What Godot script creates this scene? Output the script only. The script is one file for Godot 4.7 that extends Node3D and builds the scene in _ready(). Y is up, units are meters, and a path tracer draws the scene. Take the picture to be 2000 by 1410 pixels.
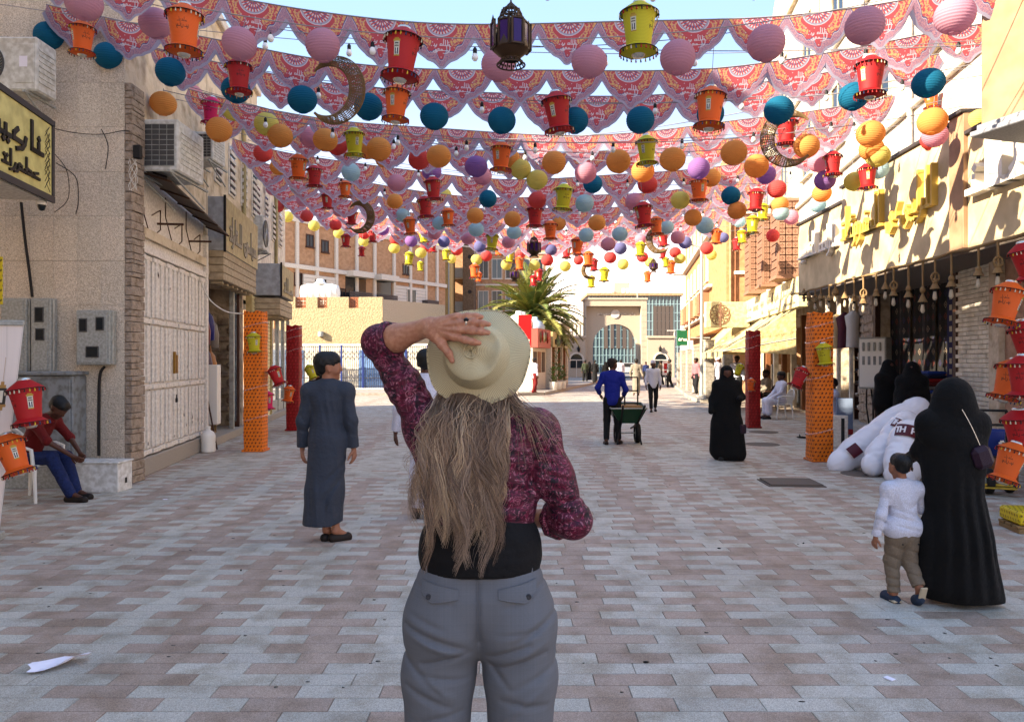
extends Node3D
# A covered market street hung with paper globes, cloth lanterns and printed buntings. Units are metres, the camera stands at the origin looking down -z.
const FOCAL := 1500.0
const EYE := 1.65
var M := {}
var taken := {}
var rng := RandomNumberGenerator.new()

func _ready():
	set_camera()
	set_light()
	make_materials()
	ground()
	left_side()
	right_side()
	far_end()
	street_things()
	overhead()
	people()

func set_camera():
	var cam := Camera3D.new()
	cam.name = "camera"
	cam.position = Vector3(0, EYE, 0)
	cam.fov = 2.0 * rad_to_deg(atan(705.0 / FOCAL))
	cam.near = 0.05
	cam.far = 900.0
	add_child(cam)
	cam.current = true

func set_light():
	var env := Environment.new()
	env.background_mode = Environment.BG_SKY
	var sm := ProceduralSkyMaterial.new()
	sm.sky_top_color = Color(0.212, 0.268, 0.345)
	sm.sky_horizon_color = Color(0.74, 0.64, 0.53)
	sm.sky_curve = 0.062
	sm.ground_bottom_color = Color(0.34, 0.31, 0.28)
	sm.ground_horizon_color = Color(0.40, 0.38, 0.36)
	sm.ground_curve = 0.05
	sm.energy_multiplier = 2.0
	var sky := Sky.new()
	sky.sky_material = sm
	env.sky = sky
	env.background_energy_multiplier = 1.0
	env.tonemap_mode = Environment.TONE_MAPPER_LINEAR
	env.tonemap_exposure = 8.0
	env.sdfgi_enabled = true
	env.ssao_enabled = true
	env.ssil_enabled = true
	var we := WorldEnvironment.new()
	we.name = "world_environment"
	we.environment = env
	add_child(we)
	var sun := DirectionalLight3D.new()
	sun.name = "sun"
	sun.light_energy = 0.8
	sun.light_color = Color(1.0, 0.93, 0.82)
	sun.light_angular_distance = 0.5
	sun.shadow_enabled = true
	add_child(sun)
	sun.look_at_from_position(Vector3(-18, 10, 9), Vector3(0.1, 0, 0), Vector3.UP)

# ------------------------------------------------------------------ helpers
func V(x: float, y: float, z: float) -> Vector3:
	return Vector3(x, y, z)

func V2(x: float, y: float) -> Vector2:
	return Vector2(x, y)

func P(u: float, v: float, d: float) -> Vector3:
	return Vector3((u - 1000.0) / FOCAL * d, EYE - (v - 705.0) / FOCAL * d, -d)

class MB:
	var v := PackedVector3Array()
	var n := PackedVector3Array()
	var t := PackedVector2Array()
	var c := PackedColorArray()
	var i := PackedInt32Array()
	var col := Color.WHITE
	var xf := Transform3D()
	func at(p: Vector3, nrm: Vector3, uv := Vector2.ZERO) -> int:
		v.append(xf * p)
		n.append((xf.basis * nrm).normalized())
		t.append(uv)
		c.append(col)
		return v.size() - 1
	func tri(a: Vector3, b: Vector3, d: Vector3):
		var nn := (b - a).cross(d - a)
		if nn.length_squared() < 1e-16: return
		nn = nn.normalized()
		var k := at(a, nn)
		at(b, nn)
		at(d, nn)
		i.append_array(PackedInt32Array([k, k + 2, k + 1]))
	# corners counter-clockwise seen from the front
	func quad(a: Vector3, b: Vector3, d: Vector3, e: Vector3, u0 := Vector2(0, 1), u1 := Vector2(1, 0)):
		var nn := (b - a).cross(d - a)
		if nn.length_squared() < 1e-18: nn = (d - a).cross(e - a)
		nn = nn.normalized()
		var k := at(a, nn, u0)
		at(b, nn, Vector2(u1.x, u0.y))
		at(d, nn, u1)
		at(e, nn, Vector2(u0.x, u1.y))
		i.append_array(PackedInt32Array([k, k + 2, k + 1, k, k + 3, k + 2]))
	func box(ctr: Vector3, size: Vector3, bev := 0.0, turn := Basis()):
		var keep := xf
		xf = xf * Transform3D(turn, ctr)
		var h := size * 0.5
		var b: float = min(bev, min(h.x, min(h.y, h.z)) * 0.9)
		for ax in 3:
			for s in [-1.0, 1.0]:
				var nn := Vector3.ZERO
				nn[ax] = s
				var p := (ax + 1) % 3
				var q := (ax + 2) % 3
				var pts := []
				for k in [[-1, -1], [1, -1], [1, 1], [-1, 1]]:
					var w := Vector3.ZERO
					w[ax] = s * h[ax]
					w[p] = k[0] * (h[p] - b)
					w[q] = k[1] * (h[q] - b)
					pts.append(w)
				if s < 0: pts.reverse()
				quad(pts[0], pts[1], pts[2], pts[3])
		if b > 0.0:
			for ax in 3:
				var p := (ax + 1) % 3
				var q := (ax + 2) % 3
				for k in [[-1, -1], [1, -1], [1, 1], [-1, 1]]:
					var lo := Vector3.ZERO
					var hi := Vector3.ZERO
					lo[ax] = -(h[ax] - b)
					hi[ax] = h[ax] - b
					lo[p] = k[0] * h[p]
					lo[q] = k[1] * (h[q] - b)
					hi[p] = lo[p]
					hi[q] = lo[q]
					var lo2 := lo
					var hi2 := hi
					lo2[p] = k[0] * (h[p] - b)
					lo2[q] = k[1] * h[q]
					hi2[p] = lo2[p]
					hi2[q] = lo2[q]
					if k[0] * k[1] > 0: quad(lo, lo2, hi2, hi)
					else: quad(lo2, lo, hi, hi2)
			for sx in [-1.0, 1.0]:
				for sy in [-1.0, 1.0]:
					for sz in [-1.0, 1.0]:
						var a := Vector3(sx * h.x, sy * (h.y - b), sz * (h.z - b))
						var d := Vector3(sx * (h.x - b), sy * h.y, sz * (h.z - b))
						var e := Vector3(sx * (h.x - b), sy * (h.y - b), sz * h.z)
						if sx * sy * sz > 0: tri(a, d, e)
						else: tri(a, e, d)
		xf = keep
	func span(lo: Vector3, hi: Vector3, bev := 0.0):
		box((lo + hi) * 0.5, (hi - lo).abs(), bev)
	func tube(pts: Array, rad, sides := 8, caps := true, flat := 1.0):
		var m := pts.size()
		var prev := -1
		var up := Vector3(0.13, 0.97, 0.21)
		var first_n := Vector3.ZERO
		for k in m:
			var p: Vector3 = pts[k]
			var dir: Vector3 = (pts[min(k + 1, m - 1)] - pts[max(k - 1, 0)])
			if dir.length_squared() < 1e-14: dir = Vector3.UP
			dir = dir.normalized()
			if k == 0:
				if abs(dir.dot(up)) > 0.95: up = Vector3(1, 0.1, 0)
				first_n = up
			var sx := dir.cross(first_n).normalized()
			var sy := sx.cross(dir).normalized()
			first_n = sy
			var r: float = rad[k] if rad is Array or rad is PackedFloat32Array else rad
			var base := v.size()
			for s in sides + 1:
				var a := TAU * s / sides
				var nn := sx * cos(a) + sy * sin(a) * flat
				at(p + nn * r, (sx * cos(a) * flat + sy * sin(a)), Vector2(float(s) / sides, float(k) / (m - 1)))
			if prev >= 0:
				for s in sides:
					i.append_array(PackedInt32Array([prev + s, prev + s + 1, base + s, prev + s + 1, base + s + 1, base + s]))
			prev = base
		if caps:
			for e in [0, m - 1]:
				var st: int = v.size() - (m - e) * (sides + 1) - (1 + sides + 1 if e > 0 else 0)
				var d: Vector3 = (pts[0] - pts[1]) if e == 0 else (pts[m - 1] - pts[m - 2])
				var ring := []
				for s in sides + 1: ring.append(v[st + s])
				var keep := xf
				xf = Transform3D()
				var ctr := at(keep * pts[e], keep.basis * d)
				for s in sides + 1: at(ring[s], keep.basis * d)
				xf = keep
				for s in sides:
					if e == 0: i.append_array(PackedInt32Array([ctr, ctr + 2 + s, ctr + 1 + s]))
					else: i.append_array(PackedInt32Array([ctr, ctr + 1 + s, ctr + 2 + s]))
	# profile of (radius, height), bottom to top
	func lathe(prof: Array, seg := 24, ripple := 0.0, lobes := 0, sharp := false):
		var m := prof.size()
		var base := v.size()
		for k in m:
			var a2: Vector2 = prof[max(k - 1, 0)]
			var b2: Vector2 = prof[min(k + 1, m - 1)]
			var tg := (b2 - a2)
			var nr := Vector2(tg.y, -tg.x).normalized()
			for s in seg + 1:
				var a := TAU * s / seg
				var rr: float = prof[k].x * (1.0 + (ripple * cos(a * lobes) if lobes > 0 else 0.0))
				at(Vector3(cos(a) * rr, prof[k].y, sin(a) * rr), Vector3(cos(a) * nr.x, nr.y, sin(a) * nr.x), Vector2(float(s) / seg, 1.0 - float(k) / (m - 1)))
		for k in m - 1:
			for s in seg:
				var q := base + k * (seg + 1) + s
				i.append_array(PackedInt32Array([q, q + 1, q + seg + 1, q + 1, q + seg + 2, q + seg + 1]))
	func prism(poly: PackedVector2Array, z0: float, z1: float):   # outline in xy, counter-clockwise, extruded along z
		var ids := Geometry2D.triangulate_polygon(poly)
		for s in range(0, ids.size(), 3):
			var a := poly[ids[s]]
			var b := poly[ids[s + 1]]
			var d := poly[ids[s + 2]]
			if (b - a).cross(d - a) < 0:
				var w := b
				b = d
				d = w
			tri(Vector3(a.x, a.y, z1), Vector3(b.x, b.y, z1), Vector3(d.x, d.y, z1))
			tri(Vector3(a.x, a.y, z0), Vector3(d.x, d.y, z0), Vector3(b.x, b.y, z0))
		for s in poly.size():
			var a := poly[s]
			var b := poly[(s + 1) % poly.size()]
			quad(Vector3(a.x, a.y, z0), Vector3(b.x, b.y, z0), Vector3(b.x, b.y, z1), Vector3(a.x, a.y, z1))
	func ball(ctr: Vector3, r: Vector3, seg := 10, rings := 7):
		var keep := xf
		xf = xf * Transform3D(Basis().scaled(r), ctr)
		var pr := []
		for k in rings + 1:
			var a := -PI / 2 + PI * k / rings
			pr.append(Vector2(max(cos(a), 0.0005), sin(a)))
		lathe(pr, seg)
		xf = keep
	func mesh() -> ArrayMesh:
		var a := []
		a.resize(Mesh.ARRAY_MAX)
		a[Mesh.ARRAY_VERTEX] = v
		a[Mesh.ARRAY_NORMAL] = n
		a[Mesh.ARRAY_TEX_UV] = t
		a[Mesh.ARRAY_COLOR] = c
		a[Mesh.ARRAY_INDEX] = i
		var m := ArrayMesh.new()
		m.add_surface_from_arrays(Mesh.PRIMITIVE_TRIANGLES, a)
		return m

func numbered(s: String) -> String:
	if not taken.has(s):
		taken[s] = 0
		return s
	taken[s] += 1
	return "%s_%03d" % [s, taken[s]]

func tag(o: Node, label: String, category: String, group := ""):
	o.set_meta("label", label)
	o.set_meta("category", category)
	if group != "": o.set_meta("group", group)
	return o

func part(called: String, m, mat: Material, parent: Node, pos := Vector3.ZERO, turn := Basis()) -> MeshInstance3D:
	var o := MeshInstance3D.new()
	o.name = called
	o.mesh = m.mesh() if m is MB else m
	o.material_override = mat
	o.transform = Transform3D(turn, pos)
	parent.add_child(o, true)
	return o

func thing(called: String, label: String, category: String, pos := Vector3.ZERO, turn := Basis(), group := "") -> Node3D:
	var o := Node3D.new()
	o.name = numbered(called)
	o.transform = Transform3D(turn, pos)
	add_child(o)
	tag(o, label, category, group)
	return o

func single(called: String, label: String, category: String, m, mat: Material, pos := Vector3.ZERO, turn := Basis(), group := "") -> MeshInstance3D:
	var o := part(numbered(called), m, mat, self, pos, turn)
	tag(o, label, category, group)
	return o

func struct_node(called: String, pos := Vector3.ZERO) -> Node3D:
	var o := Node3D.new()
	o.name = numbered(called)
	o.position = pos
	add_child(o)
	o.set_meta("kind", "structure")
	return o

func one_box(size: Vector3, bev := 0.0) -> MB:
	var b := MB.new()
	b.box(Vector3.ZERO, size, bev)
	return b

func Y(deg: float) -> Basis:
	return Basis(Vector3.UP, deg_to_rad(deg))

func nth(k: int) -> String:
	var w := ["first", "second", "third", "fourth", "fifth", "sixth", "seventh", "eighth", "ninth", "tenth", "eleventh", "twelfth", "thirteenth", "fourteenth", "fifteenth", "sixteenth", "seventeenth", "eighteenth", "nineteenth", "twentieth"]
	return w[k] if k < w.size() else "%dth" % (k + 1)

# ------------------------------------------------------------------ materials
func noise_tex(freq: float, lo: Color, hi: Color, seed_: int, octaves := 4, size := 512, kind := FastNoiseLite.TYPE_SIMPLEX_SMOOTH, p0 := 0.25, p1 := 0.75) -> NoiseTexture2D:
	var fn := FastNoiseLite.new()
	fn.noise_type = kind
	fn.frequency = freq
	fn.fractal_octaves = octaves
	fn.seed = seed_
	var t := NoiseTexture2D.new()
	t.width = size
	t.height = size
	t.seamless = true
	t.noise = fn
	var g := Gradient.new()
	g.offsets = PackedFloat32Array([p0, p1])
	g.colors = PackedColorArray([lo, hi])
	t.color_ramp = g
	return t

func bump_tex(freq: float, seed_: int, strength := 4.0, size := 512) -> NoiseTexture2D:
	var fn := FastNoiseLite.new()
	fn.frequency = freq
	fn.fractal_octaves = 4
	fn.seed = seed_
	var t := NoiseTexture2D.new()
	t.width = size
	t.height = size
	t.seamless = true
	t.noise = fn
	t.as_normal_map = true
	t.bump_strength = strength
	return t

func mat(c: Color, rough := 0.8, tex: Texture2D = null, scale := 1.0, nrm: Texture2D = null, nscale := 0.5, metal := 0.0) -> StandardMaterial3D:
	var m := StandardMaterial3D.new()
	m.albedo_color = c
	m.roughness = rough
	m.metallic = metal
	m.metallic_specular = 0.4
	if tex:
		m.albedo_texture = tex
		m.uv1_triplanar = true
		m.uv1_world_triplanar = true
		m.uv1_scale = Vector3.ONE * scale
	if nrm:
		m.normal_enabled = true
		m.normal_texture = nrm
		m.normal_scale = nscale
		m.uv1_triplanar = true
		m.uv1_world_triplanar = true
		m.uv1_scale = Vector3.ONE * scale
	return m

func vmat(rough := 0.8, tex: Texture2D = null, scale := 1.0, nrm: Texture2D = null, nscale := 0.5) -> StandardMaterial3D:
	var m := mat(Color.WHITE, rough, tex, scale, nrm, nscale)
	m.vertex_color_use_as_albedo = true
	return m

func lin(c: Color) -> Color:
	return c.srgb_to_linear()

func brush(im: Image, pts: Array, c: Color, w: int):
	for k in pts.size() - 1:
		var a: Vector2 = pts[k]
		var b: Vector2 = pts[k + 1]
		var steps := int(max(1.0, a.distance_to(b)))
		for s in steps + 1:
			var p := a.lerp(b, float(s) / steps)
			im.fill_rect(Rect2i(int(p.x) - w / 2, int(p.y) - w / 2, w, w), c)

# Arabic lettering as pen strokes: glyphs run right to left from x = 0; returns {strokes, dots, width}
func arabic(word: String) -> Dictionary:
	var strokes := []
	var dots := []
	var x := 0.0
	var joined := false
	for ch in word:
		var w := 0.3
		var pl := []
		var dt := []
		var joins := true
		match ch:
			" ":
				x -= 0.3
				joined = false
				continue
			"a":
				w = 0.22
				pl = [[Vector2(-0.1, 1.0), Vector2(-0.1, 0)]]
				joins = false
			"l":
				w = 0.27
				pl = [[Vector2(-0.12, 1.0), Vector2(-0.12, 0)]]
			"b": dt = [Vector2(-0.14, -0.2)]
			"n": dt = [Vector2(-0.14, 0.5)]
			"y": dt = [Vector2(-0.08, -0.2), Vector2(-0.22, -0.2)]
			"t": dt = [Vector2(-0.08, 0.5), Vector2(-0.22, 0.5)]
			"s", "S":
				w = 0.62
				pl = [[Vector2(-0.1, 0.3), Vector2(-0.1, 0), Vector2(-0.3, 0), Vector2(-0.3, 0.27), Vector2(-0.3, 0), Vector2(-0.5, 0), Vector2(-0.5, 0.3), Vector2(-0.5, 0)]]
				if ch == "S": dt = [Vector2(-0.22, 0.5), Vector2(-0.38, 0.5), Vector2(-0.3, 0.65)]
			"r", "z":
				w = 0.26
				pl = [[Vector2(-0.1, 0.22), Vector2(-0.14, 0), Vector2(-0.22, -0.18), Vector2(-0.4, -0.3)]]
				if ch == "z": dt = [Vector2(-0.12, 0.45)]
				joins = false
			"d":
				w = 0.36
				pl = [[Vector2(-0.12, 0.4), Vector2(-0.24, 0.2), Vector2(-0.26, 0.02), Vector2(0, 0)]]
				joins = false
			"m":
				w = 0.4
				pl = [[Vector2(-0.1, 0), Vector2(-0.14, 0.2), Vector2(-0.28, 0.2), Vector2(-0.3, 0), Vector2(-0.1, 0)]]
			"f", "q":
				w = 0.4
				pl = [[Vector2(-0.1, 0), Vector2(-0.1, 0.24), Vector2(-0.2, 0.34), Vector2(-0.3, 0.24), Vector2(-0.3, 0), Vector2(-0.1, 0)]]
				dt = [Vector2(-0.2, 0.55)]
			"w":
				w = 0.34
				pl = [[Vector2(-0.3, 0.02), Vector2(-0.12, 0.02), Vector2(-0.12, 0.26), Vector2(-0.22, 0.34), Vector2(-0.3, 0.24), Vector2(-0.3, 0), Vector2(-0.36, -0.2), Vector2(-0.5, -0.3)]]
				joins = false
			"A":
				w = 0.4
				pl = [[Vector2(-0.1, 0), Vector2(-0.3, 0.02), Vector2(-0.32, 0.26), Vector2(-0.1, 0.36)]]
			"T":
				w = 0.52
				pl = [[Vector2(-0.02, 0), Vector2(-0.12, 0.22), Vector2(-0.32, 0.3), Vector2(-0.44, 0.16), Vector2(-0.38, 0)], [Vector2(-0.36, 1.0), Vector2(-0.36, 0)]]
			"h":
				w = 0.36
				pl = [[Vector2(-0.02, 0), Vector2(-0.1, 0.3), Vector2(-0.3, 0.28), Vector2(-0.34, 0), Vector2(-0.05, 0)]]
				joins = false
			"N":
				w = 0.55
				pl = [[Vector2(-0.06, 0.3), Vector2(-0.06, -0.05), Vector2(-0.2, -0.25), Vector2(-0.38, -0.25), Vector2(-0.5, -0.05), Vector2(-0.5, 0.2)]]
				dt = [Vector2(-0.28, 0.2)]
				joins = false
			"Y":
				w = 0.6
				pl = [[Vector2(-0.1, 0), Vector2(-0.2, 0.2), Vector2(-0.3, 0.1), Vector2(-0.22, -0.05), Vector2(-0.12, -0.2), Vector2(-0.3, -0.34), Vector2(-0.5, -0.28), Vector2(-0.56, -0.05)]]
				joins = false
		if "bnyt".contains(ch): pl = [[Vector2(-0.15, 0.3), Vector2(-0.15, 0)]]
		if joins: pl.append([Vector2(0, 0), Vector2(-w, 0)])
		elif joined and ch != "d": pl.append([Vector2(0.02, 0), Vector2(-0.1, 0)])
		for s in pl:
			var q := []
			for p in s: q.append(p + Vector2(x, 0))
			strokes.append(q)
		for p in dt: dots.append(p + Vector2(x, 0))
		x -= w
		joined = joins
	return {"s": strokes, "d": dots, "w": -x}

# raised letters in the local xy plane; right end at (x1, y), fitted to width
func letters(b: MB, word: String, x1: float, y: float, width: float, high: float, pen: float, depth: float):
	var a := arabic(word)
	var sx: float = width / a.w
	for s in a.s:
		for k in s.size() - 1:
			var p := Vector2(s[k].x * sx + x1, s[k].y * high + y)
			var q := Vector2(s[k + 1].x * sx + x1, s[k + 1].y * high + y)
			var dv := q - p
			if dv.length() < 1e-4: continue
			var ang := dv.angle()
			var mid := (p + q) * 0.5
			b.box(Vector3(mid.x, mid.y, depth * 0.5 + 0.0007 * (k % 3)), Vector3(dv.length() + pen * 0.92, pen, depth), 0.0, Basis(Vector3.BACK, ang))
	for p in a.d:
		b.box(Vector3(p.x * sx + x1, p.y * high + y, depth * 0.5), Vector3(pen, pen, depth) * Vector3(1.15, 1.15, 0.97), 0.0, Basis(Vector3.BACK, PI / 4))

func latin(txt: String, size: float, depth: float, serif := false) -> TextMesh:
	var f := SystemFont.new()
	f.font_names = PackedStringArray(["Droid Serif" if serif else "Droid Sans"])
	f.font_weight = 700
	var t := TextMesh.new()
	t.text = txt
	t.font = f
	t.font_size = 48
	t.pixel_size = size / 34.0
	t.depth = depth
	t.curve_step = 2.0
	return t

func frame(e: Vector3) -> Basis:    # a facade's axes: along, up, outward
	var x := e.normalized()
	return Basis(x, Vector3.UP, x.cross(Vector3.UP))

func make_materials():
	rng.seed = 7
	var W := Color.WHITE
	var grain := noise_tex(0.06, Color(0.87, 0.86, 0.85), W, 3, 4)
	var patch := noise_tex(0.02, Color(0.86, 0.85, 0.83), W, 5, 6)
	var stain := noise_tex(0.015, Color(0.76, 0.73, 0.69), W, 9, 7, 512, FastNoiseLite.TYPE_SIMPLEX_SMOOTH, 0.1, 0.6)
	var speck := noise_tex(0.35, Color(0.74, 0.73, 0.72), Color(1, 1, 1), 11, 2, 512, FastNoiseLite.TYPE_VALUE, 0.2, 0.8)
	var rough_n := bump_tex(0.05, 21, 6.0)
	var fine_n := bump_tex(0.25, 22, 5.0)
	var fold_n := bump_tex(0.012, 23, 14.0)
	M.grain = grain
	M.patch = patch
	M.stain = stain
	M.speck = speck
	M.rough_n = rough_n
	M.fine_n = fine_n
	M.fold_n = fold_n
	M.paver = vmat(0.62, speck, 1.6, fine_n, 0.25)
	M.paver.detail_enabled = true
	M.paver.detail_blend_mode = BaseMaterial3D.BLEND_MODE_MUL
	M.paver.detail_albedo = noise_tex(0.012, Color(0.87, 0.85, 0.82), W, 17, 7, 1024, FastNoiseLite.TYPE_SIMPLEX_SMOOTH, 0.18, 0.6)
	M.paver.detail_uv_layer = BaseMaterial3D.DETAIL_UV_2
	M.paver.uv2_triplanar = true
	M.paver.uv2_world_triplanar = true
	M.paver.uv2_scale = Vector3.ONE * 0.23
	M.joint = mat(Color(0.60, 0.56, 0.52), 0.95, grain, 2.0)
	M.earth = mat(Color(0.55, 0.51, 0.46), 0.95, patch, 0.2)
	M.far_paving = mat(Color(0.60, 0.57, 0.54), 0.85, patch, 0.35)
	M.kerb = mat(Color(0.62, 0.59, 0.55), 0.85, grain, 1.2)
	M.tile = vmat(0.7, speck, 0.7, rough_n, 0.35)
	M.plaster_cream = mat(Color(0.80, 0.74, 0.64), 0.9, stain, 0.28, rough_n, 0.3)
	M.plaster_white = mat(Color(0.86, 0.83, 0.77), 0.9, patch, 0.3, rough_n, 0.3)
	M.plaster_old = mat(Color(0.76, 0.70, 0.62), 0.9, stain, 0.35, rough_n, 0.4)
	M.peach = mat(Color(0.72, 0.52, 0.36), 0.9, patch, 0.3)
	M.peach2 = mat(Color(0.70, 0.55, 0.42), 0.9, patch, 0.3)
	M.trim = mat(Color(0.84, 0.81, 0.76), 0.8, grain, 0.5)
	M.beige = mat(Color(0.72, 0.65, 0.51), 0.95, speck, 0.25, rough_n, 0.5)
	M.fascia = mat(Color(0.79, 0.72, 0.58), 0.55, patch, 0.15)
	M.fascia2 = mat(Color(0.64, 0.51, 0.40), 0.6, patch, 0.2)
	M.dark_trim = mat(Color(0.22, 0.20, 0.20), 0.6)
	M.stone = mat(Color(0.60, 0.54, 0.48), 0.95, stain, 0.9, rough_n, 1.0)
	M.gate_stone = mat(Color(0.70, 0.65, 0.58), 0.9, grain, 0.4, rough_n, 0.08)
	M.pillar_stone = mat(Color(0.62, 0.60, 0.56), 0.9, patch, 0.8, rough_n, 0.4)
	M.door_white = mat(Color(0.87, 0.85, 0.82), 0.5, grain, 0.5)
	M.rust = mat(Color(0.28, 0.19, 0.14), 0.95, grain, 2.0)
	M.metal_grey = mat(Color(0.62, 0.63, 0.61), 0.55, grain, 0.7)
	M.steel = mat(Color(0.66, 0.67, 0.66), 0.42, patch, 0.6, null, 0.5, 0.5)
	M.cabinet = mat(Color(0.50, 0.52, 0.53), 0.55, stain, 0.9)
	M.ac_white = mat(Color(0.80, 0.80, 0.78), 0.5, patch, 0.9)
	M.grille = mat(Color(0.26, 0.26, 0.26), 0.6)
	M.black = mat(Color(0.05, 0.05, 0.055), 0.6)
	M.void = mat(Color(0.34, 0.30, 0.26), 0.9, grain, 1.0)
	M.cable = mat(Color(0.10, 0.09, 0.09), 0.7)
	M.cable_white = mat(Color(0.78, 0.76, 0.72), 0.6)
	M.wire = mat(Color(0.52, 0.51, 0.53), 0.6)
	M.sign_yellow = mat(Color(0.80, 0.76, 0.48), 0.5, patch, 0.4)
	M.sign_cream = mat(Color(0.86, 0.81, 0.62), 0.5, patch, 0.5)
	M.sign_gold = mat(Color(0.66, 0.60, 0.42), 0.5, patch, 0.5)
	M.letter_dark = mat(Color(0.10, 0.08, 0.06), 0.5)
	M.letter_gold = mat(Color(0.76, 0.64, 0.30), 0.4)
	M.letter_side = mat(Color(0.76, 0.66, 0.50), 0.5)
	M.letter_white = mat(Color(0.88, 0.86, 0.82), 0.5)
	M.letter_grey = mat(Color(0.50, 0.47, 0.40), 0.5)
	M.siding = mat(Color(0.66, 0.60, 0.50), 0.7, patch, 0.6)
	M.panel_blue = mat(Color(0.62, 0.64, 0.67), 0.7, patch, 0.5)
	M.marble = mat(Color(0.84, 0.84, 0.83), 0.25, patch, 0.9)
	M.plastic_white = mat(Color(0.86, 0.85, 0.82), 0.4)
	M.wood_dark = mat(Color(0.25, 0.14, 0.09), 0.6, grain, 1.0)
	M.wood = mat(Color(0.48, 0.30, 0.17), 0.6, grain, 1.0)
	M.lattice = mat(Color(0.58, 0.43, 0.35), 0.8, grain, 1.0)
	M.lattice2 = mat(Color(0.66, 0.42, 0.30), 0.8, grain, 1.0)
	M.shutter_grey = mat(Color(0.33, 0.29, 0.27), 0.8, grain, 1.0)
	M.glass = StandardMaterial3D.new()
	M.glass.albedo_color = Color(0.45, 0.55, 0.62, 0.35)
	M.glass.transparency = BaseMaterial3D.TRANSPARENCY_ALPHA
	M.glass.roughness = 0.05
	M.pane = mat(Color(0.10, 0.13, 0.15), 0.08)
	M.pane_blue = mat(Color(0.30, 0.36, 0.38), 0.06)
	M.mullion = mat(Color(0.52, 0.62, 0.64), 0.3)
	M.awning = mat(Color(0.80, 0.72, 0.52), 0.9, patch, 0.5, fold_n, 0.5)
	M.awning.backlight = Color(0.30, 0.26, 0.18)
	M.rope = mat(Color(0.56, 0.46, 0.32), 0.95, grain, 9.0)
	M.bulb = mat(Color(0.90, 0.90, 0.89), 0.15)
	M.bulb_glass = mat(Color(0.70, 0.66, 0.58), 0.08)
	M.brass = mat(Color(0.60, 0.46, 0.22), 0.35, grain, 2.0, null, 0.5, 0.8)
	M.bronze = mat(Color(0.26, 0.19, 0.13), 0.5, grain, 6.0, null, 0.5, 0.35)
	M.purple_glass = mat(Color(0.19, 0.08, 0.34), 0.12)
	M.straw = mat(Color(0.50, 0.40, 0.26), 0.8, grain, 6.0)
	M.silver = mat(Color(0.80, 0.78, 0.74), 0.25, null, 1.0, null, 0.5, 0.7)
	M.trim_dark = mat(Color(0.14, 0.06, 0.06), 0.8)
	M.sack = mat(Color(0.86, 0.86, 0.89), 0.22)
	M.sack_print = mat(Color(0.30, 0.04, 0.10), 0.35)
	M.sack_text = mat(Color(0.86, 0.85, 0.87), 0.35)
	M.rubber = mat(Color(0.07, 0.07, 0.07), 0.8, grain, 4.0)
	M.green_paint = mat(Color(0.05, 0.20, 0.12), 0.45)
	M.yellow_paint = mat(Color(0.66, 0.55, 0.16), 0.5, stain, 1.5)
	M.blue_paint = mat(Color(0.10, 0.18, 0.46), 0.5)
	M.fence_blue = mat(Color(0.10, 0.17, 0.40), 0.5)
	M.fence_dark = mat(Color(0.17, 0.17, 0.21), 0.5)
	M.leaf = mat(Color(0.25, 0.33, 0.15), 0.6)
	M.leaf.backlight = Color(0.20, 0.25, 0.06)
	M.frond = vmat(0.55)
	M.frond.backlight = Color(0.25, 0.28, 0.10)
	M.trunk = mat(Color(0.36, 0.28, 0.20), 0.95, stain, 2.0, rough_n, 1.0)
	M.carpet_red = mat(Color(0.46, 0.03, 0.05), 0.95, grain, 3.0)
	M.paper = mat(Color(0.88, 0.87, 0.92), 0.8)
	M.paper.backlight = Color(0.2, 0.2, 0.2)
	M.manhole = mat(Color(0.38, 0.34, 0.31), 0.8, grain, 2.0)
	# people
	M.skin_light = mat(Color(0.72, 0.52, 0.41), 0.55, noise_tex(0.03, Color(0.86, 0.80, 0.78), W, 31), 3.0, fine_n, 0.25)
	M.skin_light.subsurf_scatter_enabled = true
	M.skin_light.subsurf_scatter_strength = 0.15
	M.skin_tan = mat(Color(0.55, 0.37, 0.28), 0.55)
	M.skin_brown = mat(Color(0.30, 0.18, 0.13), 0.5)
	M.hair_black = mat(Color(0.035, 0.03, 0.028), 0.55, null, 1.0, fine_n, 0.5)
	M.cloth_black = mat(Color(0.012, 0.012, 0.015), 0.95, grain, 3.0, fold_n, 0.6)
	M.cloth_white = mat(Color(0.80, 0.80, 0.86), 0.85, grain, 2.0, fold_n, 0.5)
	M.cloth_shirt = mat(Color(0.79, 0.80, 0.86), 0.85, grain, 3.0, fold_n, 0.8)
	M.thobe_blue = mat(Color(0.20, 0.225, 0.27), 0.8, noise_tex(0.16, Color(0.78, 0.78, 0.80), W, 41, 3), 2.4, fold_n, 0.5)
	M.cobalt = mat(Color(0.035, 0.11, 0.52), 0.8, grain, 3.0, fold_n, 0.8)
	M.dark_trousers = mat(Color(0.045, 0.05, 0.065), 0.85, grain, 3.0, fold_n, 0.7)
	M.grey_robe = mat(Color(0.50, 0.47, 0.42), 0.85, grain, 2.0, fold_n, 0.7)
	M.khaki = mat(Color(0.46, 0.41, 0.35), 0.9, grain, 4.0, fold_n, 0.9)
	M.red_shirt = mat(Color(0.38, 0.03, 0.035), 0.85, grain, 3.0, fold_n, 0.7)
	M.jeans = mat(Color(0.09, 0.15, 0.33), 0.9, stain, 3.0, fold_n, 0.7)
	M.pink_shirt = mat(Color(0.60, 0.36, 0.38), 0.85)
	M.green_shirt = mat(Color(0.20, 0.23, 0.16), 0.85)
	M.sole = mat(Color(0.66, 0.61, 0.52), 0.8)
	M.sandal = mat(Color(0.09, 0.06, 0.045), 0.7)
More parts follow.
